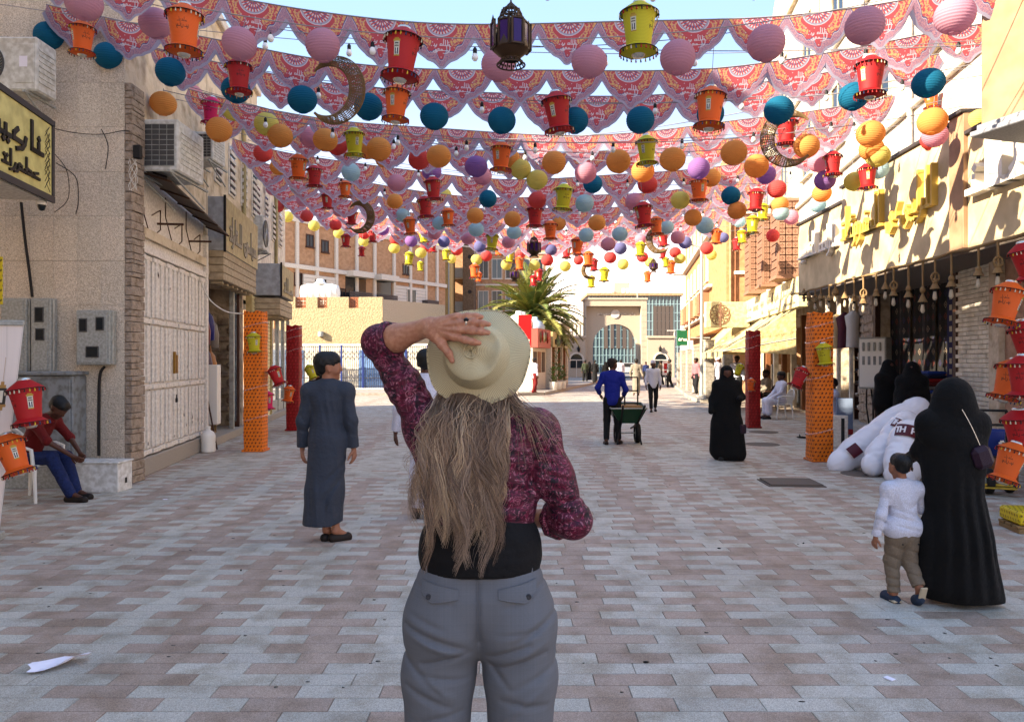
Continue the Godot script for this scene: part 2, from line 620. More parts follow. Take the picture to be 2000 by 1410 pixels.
	M.trainer = mat(Color(0.10, 0.16, 0.24), 0.7)
	M.blouse = mat(Color.WHITE, 0.62, blouse_tex(), 2.4)
	M.undershirt = mat(Color(0.014, 0.011, 0.024), 0.85, grain, 3.0, fold_n, 0.6)
	M.trousers_grey = mat(Color(0.41, 0.42, 0.445), 0.9, weave_tex(), 5.0)
	M.hair_ash = vmat(0.38)
	M.hat = mat(Color(0.76, 0.71, 0.58), 0.9)
	M.hat.albedo_texture = stitch_tex()
	M.hat.uv1_scale = Vector3(26, 26, 1)
	M.handbag = mat(Color(0.14, 0.03, 0.13), 0.5, grain, 12.0, fine_n, 0.6)
	# paper globes, cloth lanterns, fabric
	var gc := {"mauve": Color(0.82, 0.62, 0.70), "blue": Color(0.06, 0.45, 0.60), "peach": Color(0.92, 0.66, 0.36), "coral": Color(0.86, 0.34, 0.33), "pink": Color(0.87, 0.63, 0.71), "yellow": Color(0.89, 0.85, 0.48), "pale blue": Color(0.72, 0.84, 0.88), "violet": Color(0.64, 0.47, 0.74), "slate": Color(0.48, 0.48, 0.68)}
	for k in gc:
		var m := mat(gc[k], 0.85, grain, 5.0)
		m.backlight = Color(0.95, 0.95, 0.95)
		M["globe " + k] = m
	var lc := {"red": Color(0.66, 0.025, 0.06), "orange": Color(0.84, 0.35, 0.035), "yellow": Color(0.72, 0.69, 0.05), "magenta": Color(0.80, 0.03, 0.36)}
	for k in lc:
		var m := mat(lc[k], 0.7, grain, 4.0)
		m.backlight = Color(0.35, 0.35, 0.35)
		M["cloth " + k] = m
		var p := StandardMaterial3D.new()
		p.albedo_texture = lantern_print(lc[k])
		p.roughness = 0.7
		p.backlight_enabled = true
		p.backlight = Color(0.3, 0.3, 0.3)
		M["print " + k] = p
	for k in M:
		if M[k] is StandardMaterial3D and M[k].backlight != Color(0, 0, 0): M[k].backlight_enabled = true
	M.banner = StandardMaterial3D.new()
	M.banner.albedo_texture = banner_tex()
	M.banner.roughness = 0.85
	M.banner.backlight_enabled = true
	M.banner.backlight = Color(1, 1, 1)
	M.post_orange = mat(Color.WHITE, 0.6, dot_tex(Color(0.84, 0.43, 0.05), Color(0.28, 0.06, 0.02), 6), 2.6, fold_n, 0.35)
	M.post_red = mat(Color.WHITE, 0.55, dot_tex(Color(0.50, 0.02, 0.035), Color(0.62, 0.10, 0.11), 5), 2.6, fold_n, 0.35)
	M.post_yellow = mat(Color.WHITE, 0.6, dot_tex(Color(0.76, 0.66, 0.08), Color(0.28, 0.20, 0.02), 8), 2.6)
	M.wrap = StandardMaterial3D.new()
	M.wrap.albedo_color = Color(0.95, 0.9, 0.88, 0.16)
	M.wrap.transparency = BaseMaterial3D.TRANSPARENCY_ALPHA
	M.wrap.roughness = 0.15
	M.rug = StandardMaterial3D.new()
	M.rug.albedo_texture = rug_tex()
	M.rug.roughness = 0.95
	M.poster = StandardMaterial3D.new()
	M.poster.albedo_texture = poster_tex()
	M.poster.roughness = 0.5

func weave_tex() -> ImageTexture:
	var im := Image.create(256, 256, false, Image.FORMAT_RGB8)
	var r := RandomNumberGenerator.new()
	r.seed = 5
	var rowv := []
	for k in 256: rowv.append(r.randf())
	for y in 256:
		for x in 256:
			var a: float = 0.84 + 0.06 * rowv[x] + 0.05 * rowv[(y * 7 + 13) % 256] + (0.06 if (x + y) % 2 == 0 else 0.0) - r.randf() * 0.05
			im.set_pixel(x, y, Color(a, a, a))
	return ImageTexture.create_from_image(im)

func stitch_tex() -> ImageTexture:
	var im := Image.create(32, 32, false, Image.FORMAT_RGB8)
	for y in 32:
		for x in 32:
			var q := Vector2(absf(x % 16 - 7.5) / 8.0, absf(y % 16 - 7.5 + (x % 16 - 7.5) * 0.3) / 8.0)
			var a := clampf(1.08 - 0.42 * pow(maxf(q.x, q.y), 3.0), 0.0, 1.0)
			im.set_pixel(x, y, Color(a, a, a * 0.98))
	return ImageTexture.create_from_image(im)

func blouse_tex() -> ImageTexture:
	var s := 512
	var im := Image.create(s, s, false, Image.FORMAT_RGB8)
	im.fill(Color(0.29, 0.03, 0.13))
	var r := RandomNumberGenerator.new()
	r.seed = 19
	var navy := Color(0.05, 0.025, 0.085)
	var tones := [Color(0.50, 0.09, 0.26), Color(0.60, 0.33, 0.41), Color(0.42, 0.06, 0.20), Color(0.66, 0.44, 0.50), Color(0.05, 0.025, 0.085), Color(0.22, 0.03, 0.13)]
	var stroke := func(pts: Array, c: Color, w: int):
		for ox in [-s, 0, s]:
			for oy in [-s, 0, s]:
				var p0: Vector2 = pts[0] + Vector2(ox, oy)
				if p0.x < -60 or p0.y < -60 or p0.x > s + 60 or p0.y > s + 60: continue
				var q := []
				for p in pts: q.append(p + Vector2(ox, oy))
				brush(im, q, c, w)
	for k in 80:
		var c := Vector2(r.randf(), r.randf()) * s
		for m in 7:
			var a := TAU * m / 7 + r.randf()
			stroke.call([c, c + Vector2(cos(a), sin(a)) * r.randf_range(8, 26)], navy, r.randi_range(9, 16))
	for k in 2600:
		var c := Vector2(r.randf(), r.randf()) * s
		var a := sin(c.x * 0.021) * 2.0 + cos(c.y * 0.017) * 2.0 + r.randf_range(-0.5, 0.5)
		var l := r.randf_range(3, 12)
		stroke.call([c, c + Vector2(cos(a), sin(a)) * l], tones[r.randi() % 6], r.randi_range(2, 4))
	for k in 22:
		var c := Vector2(r.randf(), r.randf()) * s
		var pts := []
		for m in 26: pts.append(c + Vector2(cos(m * 0.5), sin(m * 0.5) * 0.8) * (2.0 + m * 0.75))
		stroke.call(pts, tones[k % 4], 2)
	return ImageTexture.create_from_image(im)

func dot_tex(bg: Color, fg: Color, n: int) -> ImageTexture:
	var s := 256
	var im := Image.create(s, s, false, Image.FORMAT_RGB8)
	im.fill(bg)
	var st := s / n
	for y in n:
		for x in n:
			var cx := x * st + (st / 2 if y % 2 == 1 else 0)
			var cy := y * st + st / 2
			for dy in range(-st / 3, st / 3 + 1):
				for dx in range(-st / 3, st / 3 + 1):
					var q := Vector2(dx * 1.25 + dy * 0.5, dy).length()
					if q < st * 0.27 and not (n > 6 and q < st * 0.09): im.set_pixel((cx + dx + s) % s, (cy + dy + s) % s, fg)
	return ImageTexture.create_from_image(im)

func rug_tex() -> ImageTexture:
	var im := Image.create(256, 512, false, Image.FORMAT_RGB8)
	im.fill(Color(0.035, 0.02, 0.02))
	var cs := [Color(0.55, 0.5, 0.42), Color(0.45, 0.15, 0.05), Color(0.22, 0.03, 0.03), Color(0.10, 0.16, 0.34)]
	for col in 6:
		for row in 12:
			var c: Color = cs[(col * 2 + row) % 4]
			var o := Vector2(24 + col * 42, 22 + row * 42)
			for k in 3:
				var q := 12.0 - k * 5
				brush(im, [o + Vector2(-q, 0), o + Vector2(0, -q), o + Vector2(q, 0), o + Vector2(0, q), o + Vector2(-q, 0)], c if k != 1 else cs[2], 2)
	return ImageTexture.create_from_image(im)

func poster_tex() -> ImageTexture:
	var im := Image.create(256, 512, false, Image.FORMAT_RGB8)
	var r := RandomNumberGenerator.new()
	r.seed = 3
	for x in 256:
		var g := 0.80 + r.randf() * 0.03 - (0.07 if x % 36 < 2 else 0.0)
		im.fill_rect(Rect2i(x, 0, 1, 512), Color(g, g * 0.95, g * 0.92))
	var gold := Color(0.62, 0.45, 0.2)
	for o in [Vector2(168, 60), Vector2(214, 140), Vector2(70, 90)]:
		brush(im, [o + Vector2(0, -60), o], Color(0.55, 0.4, 0.2), 1)
		im.fill_rect(Rect2i(o.x - 5, o.y, 10, 8), gold)
		im.fill_rect(Rect2i(o.x - 11, o.y + 8, 22, 8), gold)
		im.fill_rect(Rect2i(o.x - 14, o.y + 16, 28, 40), Color(0.06, 0.05, 0.04))
		im.fill_rect(Rect2i(o.x - 5, o.y + 22, 10, 30), Color(0.85, 0.8, 0.72))
		im.fill_rect(Rect2i(o.x - 16, o.y + 56, 32, 7), gold)
		im.fill_rect(Rect2i(o.x - 8, o.y + 63, 16, 8), gold)
		im.fill_rect(Rect2i(o.x - 2, o.y + 71, 4, 8), gold)
	for y in range(230, 330):
		var w := int(70.0 - pow(maxf(y - 270, 0) / 60.0, 2) * 60)
		im.fill_rect(Rect2i(128, y, w, 1), Color(0.55, 0.38, 0.14))
	return ImageTexture.create_from_image(im)

func lantern_print(c: Color) -> ImageTexture:
	var im := Image.create(512, 128, false, Image.FORMAT_RGB8)
	var r := RandomNumberGenerator.new()
	r.seed = 2
	for y in 128:
		var g := 0.90 + (0.10 if y % 5 < 3 else 0.0)
		im.fill_rect(Rect2i(0, y, 512, 1), c * g)
	var ink := c * 0.45
	var k := 0
	for ox in [64, 192, 320, 448]:
		if k % 2 == 0:
			im.fill_rect(Rect2i(ox - 12, 22, 24, 5), Color(0.62, 0.50, 0.14))
			im.fill_rect(Rect2i(ox - 19, 27, 38, 8), Color(0.66, 0.55, 0.2))
			im.fill_rect(Rect2i(ox - 16, 35, 32, 50), Color(0.72, 0.72, 0.66))
			im.fill_rect(Rect2i(ox - 10, 40, 20, 5), Color(0.3, 0.3, 0.32))
			im.fill_rect(Rect2i(ox - 12, 50, 24, 4), Color(0.35, 0.3, 0.25))
			im.fill_rect(Rect2i(ox - 9, 60, 6, 22), Color(0.08, 0.09, 0.22))
			im.fill_rect(Rect2i(ox + 3, 60, 6, 22), Color(0.08, 0.09, 0.22))
			im.fill_rect(Rect2i(ox - 2, 58, 4, 16), Color(0.9, 0.9, 0.9))
			im.fill_rect(Rect2i(ox - 18, 85, 36, 5), Color(0.62, 0.50, 0.14))
		else:
			var a := arabic("rmDaN kry")
			for s in a.s:
				var q := []
				for p in s: q.append(Vector2(ox + 34 + p.x * 26, 66 - p.y * 26))
				brush(im, q, ink, 3)
			a = arabic("kl Aam")
			for s in a.s:
				var q := []
				for p in s: q.append(Vector2(ox + 24 + p.x * 28, 46 - p.y * 14))
				brush(im, q, ink, 2)
		k += 1
	return ImageTexture.create_from_image(im)

# the free edge of one bunting lobe: cloth length (0..1 of the drop) over the pitch
func lobe(x: float) -> float:
	var a := absf(x - 0.5) * 2.0        # 0 in the middle of the lobe, 1 at the notch
	var l := 0.33 + 0.52 * (1.0 - pow(a, 2.6)) + 0.15 * maxf(0.0, 1.0 - a / 0.35)
	l += 0.025 * sin(a * 19.0) * (1.0 - a)
	return clampf(l, 0.28, 1.0)

func banner_tex() -> ImageTexture:
	var w := 512
	var h := 384
	var im := Image.create(w, h, false, Image.FORMAT_RGB8)
	var red := Color(0.72, 0.31, 0.34)
	var gold := Color(0.82, 0.65, 0.42)
	var navy := Color(0.34, 0.34, 0.52)
	var white := Color(0.80, 0.78, 0.80)
	var plum := Color(0.66, 0.51, 0.58)
	var fn := FastNoiseLite.new()
	fn.frequency = 0.035
	fn.seed = 6
	fn.domain_warp_enabled = true
	fn.domain_warp_amplitude = 30.0
	var edge := []
	for x in w: edge.append(lobe(float(x) / w) * h)
	for y in h:
		for x in w:
			var c := red
			var dx := x - 256.0
			var swirl := fn.get_noise_2d(absf(dx), y)
			var a := absf(dx) / 256.0
			if a > 0.42 + 0.12 * sin(y * 0.03):
				c = gold if swirl > 0.02 else red
				if absf(swirl) < 0.035: c = plum
			var q := Vector2(dx, y + 14.0)
			var rr := q.length() / 128.0
			if rr < 1.0:
				var an := q.angle()
				c = Color(0.72, 0.30, 0.34)
				var ring := int(rr * 6.0)
				var wave := cos(an * (8 + ring * 4) + ring * 1.7)
				if wave > 0.25: c = white if ring % 2 == 0 else navy
				elif wave > -0.2: c = Color(0.76, 0.56, 0.50)
				if rr > 0.84: c = navy if fposmod(an * 12.0, 1.0) < 0.5 else white
				if rr > 0.95: c = white
			# border band following the edge
			var e: float = edge[x] - y
			var slope: float = absf(edge[mini(x + 4, w - 1)] - edge[maxi(x - 4, 0)]) / 8.0
			e = e / sqrt(1.0 + slope * slope)
			if e < 78.0:
				c = plum
				if fn.get_noise_2d(x * 1.6 + 300, y * 1.6) > 0.06: c = Color(0.74, 0.55, 0.58)
				if absf(fn.get_noise_2d(x * 1.3, y * 1.3 + 500)) < 0.05: c = navy
			if e < 80.0 and e > 70.0: c = navy
			if e < 72.0 and e > 68.0: c = white
			if e < 22.0: c = Color(0.70, 0.69, 0.76) if (x + y) % 7 > 2 else Color(0.54, 0.52, 0.60)
			im.set_pixel(x, y, c)
	for o in [Vector2(160, 130), Vector2(352, 130), Vector2(190, 160), Vector2(322, 160), Vector2(230, 136), Vector2(282, 136), Vector2(180, 190), Vector2(335, 195), Vector2(256, 288)]:
		im.fill_rect(Rect2i(o.x - 2, o.y - 5, 4, 10), white)
		im.fill_rect(Rect2i(o.x - 5, o.y - 2, 10, 4), white)
	for row in [["llah ry", 320.0, 190.0], ["lHmwY", 312.0, 232.0]]:
		var t := arabic(row[0])
		for s in t.s:
			var q := []
			for p in s: q.append(Vector2(row[1] + p.x * 62, row[2] - p.y * 46))
			brush(im, q, white, 6)
	var cr := []
	for k in 18: cr.append(Vector2(285 + cos(-0.6 + k * 0.14) * 44, 205 + sin(-0.6 + k * 0.14) * 52))
	brush(im, cr, white, 6)
	return ImageTexture.create_from_image(im)

# ------------------------------------------------------------------ ground
func ground():
	var g := struct_node("ground")
	var b := MB.new()
	b.quad(V(-400, -0.03, 60), V(400, -0.03, 60), V(400, -0.03, -700), V(-400, -0.03, -700))
	part("earth", b, M.earth, g)
	var pav := struct_node("plaza_paving")
	b = MB.new()
	b.quad(V(-12, -0.008, 8), V(14, -0.008, 8), V(16, -0.008, -48), V(-22, -0.008, -48))
	part("joint_bed", b, M.joint, pav)
	b = MB.new()
	b.quad(V(-30, -0.004, -47.9), V(40, -0.004, -47.9), V(40, -0.004, -140), V(-30, -0.004, -140))
	part("far_paving", b, M.far_paving, pav)
	rng.seed = 11
	var L := 0.415
	var D := 0.145
	var rows := int((47.5 - 2.6) / D)
	var near := []
	var rest := MB.new()
	var fn := FastNoiseLite.new()
	fn.frequency = 0.09
	fn.seed = 3
	for r in rows:
		var d := 2.6 + (r + 0.5) * D
		var z := -d
		var off := (L * 0.52 if r % 2 == 1 else 0.0) + 0.05 * sin(r * 0.7)
		var half := 0.70 * d + 0.8
		for k in range(int(-half / L) - 1, int(half / L) + 2):
			var x := k * L + off
			if x < -half or x > half or x > 13.5: continue
			var light := posmod(k, 2) == 0
			if d > 11.0 and d < 15.0 and posmod(k, 6) == 1: light = true
			if d >= 17.0: light = posmod(k, 6) < 4 if (r / 2) % 2 == 0 else posmod(k, 6) == 5
			if rng.randf() < 0.03: light = not light
			var c := Color(0.785, 0.77, 0.73) if light else Color(0.72, 0.645, 0.59)
			c = lin(c) * (1.0 + rng.randf_range(-0.06, 0.06) + 0.18 * fn.get_noise_2d(x * 8, z * 8))
			c.a = 1.0
			var m := rest
			var o := V(x, rng.randf_range(-0.0008, 0.0008), z)
			if near.size() < 300 and absf(x) < 0.667 * d and d > 3.35:
				m = MB.new()
				near.append([m, o])
				o = Vector3.ZERO
			m.col = c
			var hx := L * 0.5 - 0.0010
			var hz := D * 0.5 - 0.0010
			var e := 0.002
			var t := [V(-hx + e, 0, hz - e), V(hx - e, 0, hz - e), V(hx - e, 0, -hz + e), V(-hx + e, 0, -hz + e)]
			var s := [V(-hx, -0.006, hz), V(hx, -0.006, hz), V(hx, -0.006, -hz), V(-hx, -0.006, -hz)]
			for q in 4:
				t[q] += o
				s[q] += o
			m.quad(t[0], t[1], t[2], t[3])
			if d < 16.0:
				for q in 4: m.quad(s[q], s[(q + 1) % 4], t[(q + 1) % 4], t[q])
	for a in near: part("paver", a[0], M.paver, pav, a[1])
	var gum := MB.new()
	for k in 190:
		var d := 3.0 + 13.0 * pow(rng.randf(), 1.4)
		gum.col = Color(0.10, 0.095, 0.09) * rng.randf_range(0.6, 1.6)
		gum.ball(V(rng.randf_range(-0.7, 0.7) * d, 0.001, -d), V(rng.randf_range(0.006, 0.02), 0.0018, rng.randf_range(0.005, 0.014)), 8, 4)
	part("gum_spots", gum, vmat(0.9), pav).set_meta("kind", "stuff")
	part("paving_stones", rest, M.paver, pav).set_meta("kind", "stuff")
	# raised pavements further down the street
	var side := struct_node("pavement")
	b = MB.new()
	b.prism(PackedVector2Array([V2(-30, -36.4), V2(-30, -75), V2(9.0, -75), V2(5.1, -52), V2(1.4, -37.2), V2(0.2, -36.4)]), -0.14, 0.0)
	part("slab", turned(b), M.far_paving, side)
	kerb_line([V(-6, 0, -36.3), V(0.2, 0, -36.3), V(1.5, 0, -37.1), V(5.2, 0, -52), V(9.1, 0, -75)], side)
	var side2 := struct_node("pavement")
	b = MB.new()
	b.prism(PackedVector2Array([V2(7.6, -31.0), V2(7.8, -33), V2(11.7, -56), V2(14.6, -75), V2(40, -75), V2(40, -31.0)]), -0.14, 0.0)
	part("slab", turned(b), M.far_paving, side2)
	kerb_line([V(12.5, 0, -30.9), V(7.5, 0, -30.9), V(7.7, 0, -33), V(11.6, 0, -56), V(14.5, 0, -75)], side2)

func turned(b: MB) -> MB:     # an outline in (x, z) laid flat: prism depth becomes height
	var m := MB.new()
	m.i = b.i
	m.t = b.t
	m.c = b.c
	for p in b.v: m.v.append(V(p.x, -p.z, p.y))
	for p in b.n: m.n.append(V(p.x, -p.z, p.y))
	return m

func kerb_line(pts: Array, parent: Node):
	for k in pts.size() - 1:
		var a: Vector3 = pts[k]
		var b: Vector3 = pts[k + 1]
		var len := a.distance_to(b)
		var nst := int(len / 1.0)
		var fb := frame(b - a)
		for s in nst:
			var q := a.lerp(b, (s + 0.5) / nst)
			part("kerb_stone", one_box(V(len / nst - 0.012, 0.16, 0.2), 0.012), M.kerb, parent, q + V(0, 0.072, 0), fb)

# ------------------------------------------------------------------ left side
func louver(b: MB, lo: Vector3, hi: Vector3, step: float):    # thin bars across an opening, along x
	var y := lo.y + step * 0.5
	while y < hi.y:
		b.span(V(lo.x, y - 0.004, lo.z), V(hi.x, y + 0.004, hi.z))
		y += step

func ac_unit(label: String, pos: Vector3, turn: Basis, size: Vector3, kind := "fan"):
	var t := thing("air_conditioner", label, "air conditioner", pos, turn, "air conditioners on the left walls")
	part("casing", one_box(size, 0.02), M.ac_white, t)
	var z := size.z * 0.5
	if kind == "fan":
		var r := size.y * 0.40
		var cx := -size.x * 0.17
		var b := MB.new()
		b.xf = Transform3D(Basis(Vector3.RIGHT, PI / 2), V(cx, 0, z + 0.001))
		b.lathe([V2(r, 0.0), V2(r, 0.018), V2(r * 0.93, 0.018), V2(r * 0.93, 0.004), V2(0.001, 0.004)], 36)
		part("fan_ring", b, M.grille, t)
		b = MB.new()
		for k in 44:
			var a := TAU * k / 44
			var pts := []
			for s in 5:
				var q := lerpf(0.14, 0.95, s / 4.0)
				pts.append(V(cx + cos(a + q * 0.9) * r * q, sin(a + q * 0.9) * r * q, z + 0.016))
			b.tube(pts, 0.003, 4, false)
		b.xf = Transform3D(Basis(Vector3.RIGHT, PI / 2), V(cx, 0, z + 0.004))
		b.lathe([V2(r * 0.15, 0.0), V2(r * 0.15, 0.02), V2(0.001, 0.024)], 16)
		part("fan_guard", b, M.steel, t)
		part("service_panel", one_box(V(size.x * 0.24, size.y * 0.72, 0.008), 0.003), M.ac_white, t, V(size.x * 0.35, 0.0, z + 0.004))
		part("rating_label", one_box(V(size.x * 0.10, size.y * 0.2, 0.003)), M.paper, t, V(size.x * 0.34, 0.02, z + 0.0105))
	else:
		var b := MB.new()
		b.span(V(-size.x * 0.42, -size.y * 0.4, z), V(size.x * 0.42, size.y * 0.4, z + 0.004))
		part("coil", b, M.grille, t)
		b = MB.new()
		for k in 9: b.span(V(-size.x * 0.42, -size.y * 0.4 + k * size.y * 0.1 - 0.004, z + 0.005), V(size.x * 0.42, -size.y * 0.4 + k * size.y * 0.1 + 0.004, z + 0.012))
		for k in 6: b.span(V(-size.x * 0.42 + k * size.x * 0.168 - 0.003, -size.y * 0.4, z + 0.006), V(-size.x * 0.42 + k * size.x * 0.168 + 0.003, size.y * 0.4, z + 0.011))
		part("grille", b, M.steel, t)
	# side louvres and bracket
	var sl := MB.new()
	for k in 7: sl.box(V(size.x * 0.5 + 0.004, -size.y * 0.32 + k * size.y * 0.1, 0), V(0.012, 0.014, size.z * 0.75))
	part("side_louvres", sl, M.ac_white, t)
	for s in [-1.0, 1.0]:
		var br := MB.new()
		br.box(V(s * size.x * 0.38, -size.y * 0.5 - 0.025, -size.z * 0.1), V(0.035, 0.03, size.z * 1.5))
		br.tube([V(s * size.x * 0.38, -size.y * 0.5 - 0.04, size.z * 0.55), V(s * size.x * 0.38, -size.y * 0.5 - 0.32, -size.z * 0.72)], 0.014, 6)
		part("bracket", br, M.metal_grey, t)
	return t

func meter_box(label: String, pos: Vector3, size: Vector3, wins: Array, turn := Basis()):
	var t := thing("meter_box", label, "meter box", pos, turn, "electric meter boxes")
	part("casing", one_box(size, 0.008), M.metal_grey, t, V(0, size.y * 0.5, size.z * 0.5))
	part("door", one_box(V(size.x - 0.05, size.y - 0.05, 0.012), 0.004), M.metal_grey, t, V(-0.01, size.y * 0.5, size.z + 0.006))
	for w in wins:
		var o := part("window", one_box(V(w[2], w[3], 0.012), 0.003), M.grille, t, V(w[0], w[1], size.z + 0.017))
		part("pane", one_box(V(w[2] - 0.03, w[3] - 0.03, 0.004)), M.pane, o, V(0, 0, 0.008))
	part("hinge_strip", one_box(V(0.03, size.y * 0.96, 0.03), 0.005), M.steel, t, V(size.x * 0.5 + 0.012, size.y * 0.5, size.z * 0.7))
	return t

func cable(label: String, pts: Array, r: float, m: Material, called := "cable"):
	var b := MB.new()
	var o: Vector3 = pts[0]
	var q := []
	for k in pts.size() - 1:
		for s in 6:
			var a: Vector3 = pts[max(k - 1, 0)]
			var e: Vector3 = pts[min(k + 2, pts.size() - 1)]
			q.append((pts[k] as Vector3).cubic_interpolate(pts[k + 1], a, e, s / 6.0) - o)
	q.append(pts[-1] - o)
	b.tube(q, r, 6)
	single(called, label, "cable", b, m, o)

func left_side():
	rng.seed = 21
	var C := V(-5.2, 0, -10.3)
	var e := V(-0.139, 0, -0.990)
	var fb := frame(e)
	# near building: tiled gable wall facing the street's mouth, long wall along the street
	var t := thing("stone_tiled_building", "tall building clad in large grey-beige stone tiles at the street's left", "building", C)
	var b := MB.new()
	b.prism(PackedVector2Array([V2(-9.0, -0.03), V2(-9.0, -4.3), V2(-0.95, -4.3), V2(-0.45, -0.37), V2(-0.03, -0.37), V2(-0.03, -0.03)]), -11.0, 0.0)
	part("core_wall", turned(b), M.plaster_old, t)
	var tints := []
	for k in 5: tints.append([Color(0.845, 0.795, 0.725), Color(0.86, 0.81, 0.735), Color(0.835, 0.785, 0.71), Color(0.865, 0.81, 0.735), Color(0.83, 0.785, 0.715)][k])
	var proto := []
	for k in 5:
		var m := MB.new()
		m.col = lin(tints[k])
		m.box(Vector3.ZERO, V(0.3162, 0.5962, 0.03), 0.0025)
		proto.append(m.mesh())
	for row in 16:
		for col in 8:
			part("wall_tile", proto[rng.randi() % 5], M.tile, t, V(-0.162 - col * 0.3185, 0.30 + row * 0.5985, -0.012 + rng.randf_range(-0.002, 0.002)))
	b = MB.new()
	b.span(V(-0.03, 0.0, -0.55), V(0.03, 3.55, -0.02))
	part("rough_stone_edge", stone_edge(), M.stone, t)
	# cream wall above the metal door
	b = MB.new()
	b.xf = Transform3D(fb, Vector3.ZERO)
	b.span(V(0.35, 3.55, -0.2), V(4.3, 11.0, 0.0))
	b.span(V(0.30, 3.42, -0.02), V(4.2, 3.56, 0.06))
	part("upper_wall", b, M.plaster_cream, t)
	b = MB.new()
	b.xf = Transform3D(fb, Vector3.ZERO)
	b.span(V(0.0, 0.0, -0.6), V(4.3, 0.26, 0.06), 0.01)
	part("threshold", b, M.kerb, t)
	# further buildings along the left
	left_block("low_cream_building", "cream plastered building above the second row of shop signs", C + e * 4.35, fb, 5.0, 8.4, M.plaster_cream, 0.0)
	left_block("cream_end_building", "cream building at the far end of the left row with a wall air conditioner", C + e * 9.4, fb, 5.6, 6.6, M.plaster_white, -0.15)
	# buildings beside and behind the camera whose roofs shade the street
	b = MB.new()
	b.box(V(0, 5.15, 0), V(8, 10.3, 17))
	var o := thing("corner_building", "tall plastered building beside the viewer on the left", "building", V(-10.6, 0, 1.2))
	part("wall", b, M.plaster_old, o)
	b = MB.new()
	b.box(V(0, 10.42, 0), V(8.3, 0.24, 17.3), 0.03)
	part("parapet", b, M.trim, o)
	# --- things on the tiled wall
	var zw := -10.3 + 0.02
	perfume_sign()
	ac_unit("large white air conditioner with round fan above the yellow perfume sign", P(14, 136, 9.6), Basis(), V(0.98, 0.66, 0.42))
	meter_box("tall narrow grey meter box with two dark windows", V(-6.22, 1.50, zw), V(0.26, 0.98, 0.16), [[-0.01, 0.76, 0.12, 0.2], [0.0, 0.5, 0.12, 0.16]])
	meter_box("wide grey meter box with three windows left of metal door", V(-5.52, 1.60, zw), V(0.44, 0.72, 0.18), [[-0.12, 0.52, 0.11, 0.18], [0.1, 0.54, 0.11, 0.18], [0.0, 0.17, 0.17, 0.15]])
	meter_box("grey meter box half hidden behind the roll-up poster", V(-6.58, 1.50, zw), V(0.34, 0.98, 0.16), [])
	# transformer cabinet
	t = thing("utility_cabinet", "weathered dark grey steel utility cabinet behind the seated man", "cabinet", V(-6.2, 0, zw))
	part("body", one_box(V(1.0, 1.46, 0.32), 0.012), M.cabinet, t, V(0, 0.73, 0.16))
	part("cabinet_top", one_box(V(1.05, 0.05, 0.4), 0.01), M.cabinet, t, V(0, 1.49, 0.18))
	for k in 2: part("cabinet_door", one_box(V(0.46, 1.18, 0.02), 0.006), M.cabinet, t, V(-0.24 + k * 0.48, 0.82, 0.332))
	part("handle", one_box(V(0.02, 0.12, 0.03), 0.005), M.black, t, V(0.03, 0.9, 0.355))
	part("warning_plate", one_box(V(0.12, 0.07, 0.004)), M.paper, t, V(-0.3, 1.3, 0.345))
	part("plinth", one_box(V(1.0, 0.3, 0.05), 0.008), M.metal_grey, t, V(0, 0.15, 0.345))
	# marble box
	t = thing("marble_box", "white marble-clad box step standing at the wall corner", "box step", P(204, 948, 9.9) * V(1, 0, 1), Y(-2))
	part("body", one_box(V(0.64, 0.36, 0.34), 0.006), M.marble, t, V(0, 0.18, 0.1))
	part("slab", one_box(V(0.67, 0.025, 0.37), 0.005), M.marble, t, V(0, 0.374, 0.1))
	part("vent", one_box(V(0.004, 0.07, 0.05)), M.black, t, V(0.321, 0.13, 0.08))
	# pipes and cables on the wall
	cable("black conduit running down from the small wide meter box", [P(203, 716, 10.2), P(194, 735, 10.22), P(192, 800, 10.22), P(192, 890, 10.22)], 0.02, M.cable)
	cable("thick black cable dropping from the perfume sign to the meter box", [P(40, 395, 10.2), P(48, 470, 10.22), P(56, 530, 10.22), P(62, 580, 10.22)], 0.018, M.cable)
	cable("thin black cable strung from sign to the air conditioner bracket", [P(100, 250, 9.9), P(150, 260, 10.2), P(200, 262, 10.22), P(245, 255, 10.25), P(272, 265, 10.5)], 0.006, M.cable)
	cable("loop of thin cable hanging beside the perfume sign", [P(105, 300, 10.2), P(128, 330, 10.22), P(134, 370, 10.22), P(128, 395, 10.22), P(105, 415, 10.22)], 0.005, M.cable)
	cable("short curved cable stub on the upper tiles", [P(197, 252, 10.2), P(210, 285, 10.22), P(205, 330, 10.22)], 0.006, M.cable)
	cable("second thin cable looping down the tiles", [P(108, 318, 10.2), P(146, 345, 10.22), P(152, 390, 10.22), P(147, 418, 10.22)], 0.006, M.cable)
	# --- folding metal door
	metal_door(C, fb)
	# --- air conditioners over the door
	ac_unit("white air conditioner with square grille on a steel bracket over the metal door", P(345, 300, 11.15) + V(-0.1, 0, 0), Y(0), V(0.62, 0.72, 0.9), "grille")
	ac_unit("grey boxed air conditioner on a bracket further along the cream wall", P(405, 293, 14.0), Y(0), V(0.42, 0.5, 0.6), "grille")
	ac_unit("white air conditioner beside the gold curtain-shop sign", P(504, 458, 19.5), fb, V(0.8, 0.85, 0.4))
	t = thing("junction_box", "small dark electrical box with dangling wires by the door", "junction box", P(268, 297, 10.25))
	part("body", one_box(V(0.1, 0.18, 0.08), 0.01), M.black, t)
	b = MB.new()
	for k in 7:
		var q := []
		for s in 8: q.append(V(-0.05 + 0.05 * sin(k * 2.1 + s * 0.8), -0.1 - s * 0.06, 0.02 + 0.03 * cos(k + s)))
		b.tube(q, 0.004, 5, false)
	part("loose_wires", b, M.cable_white, t)
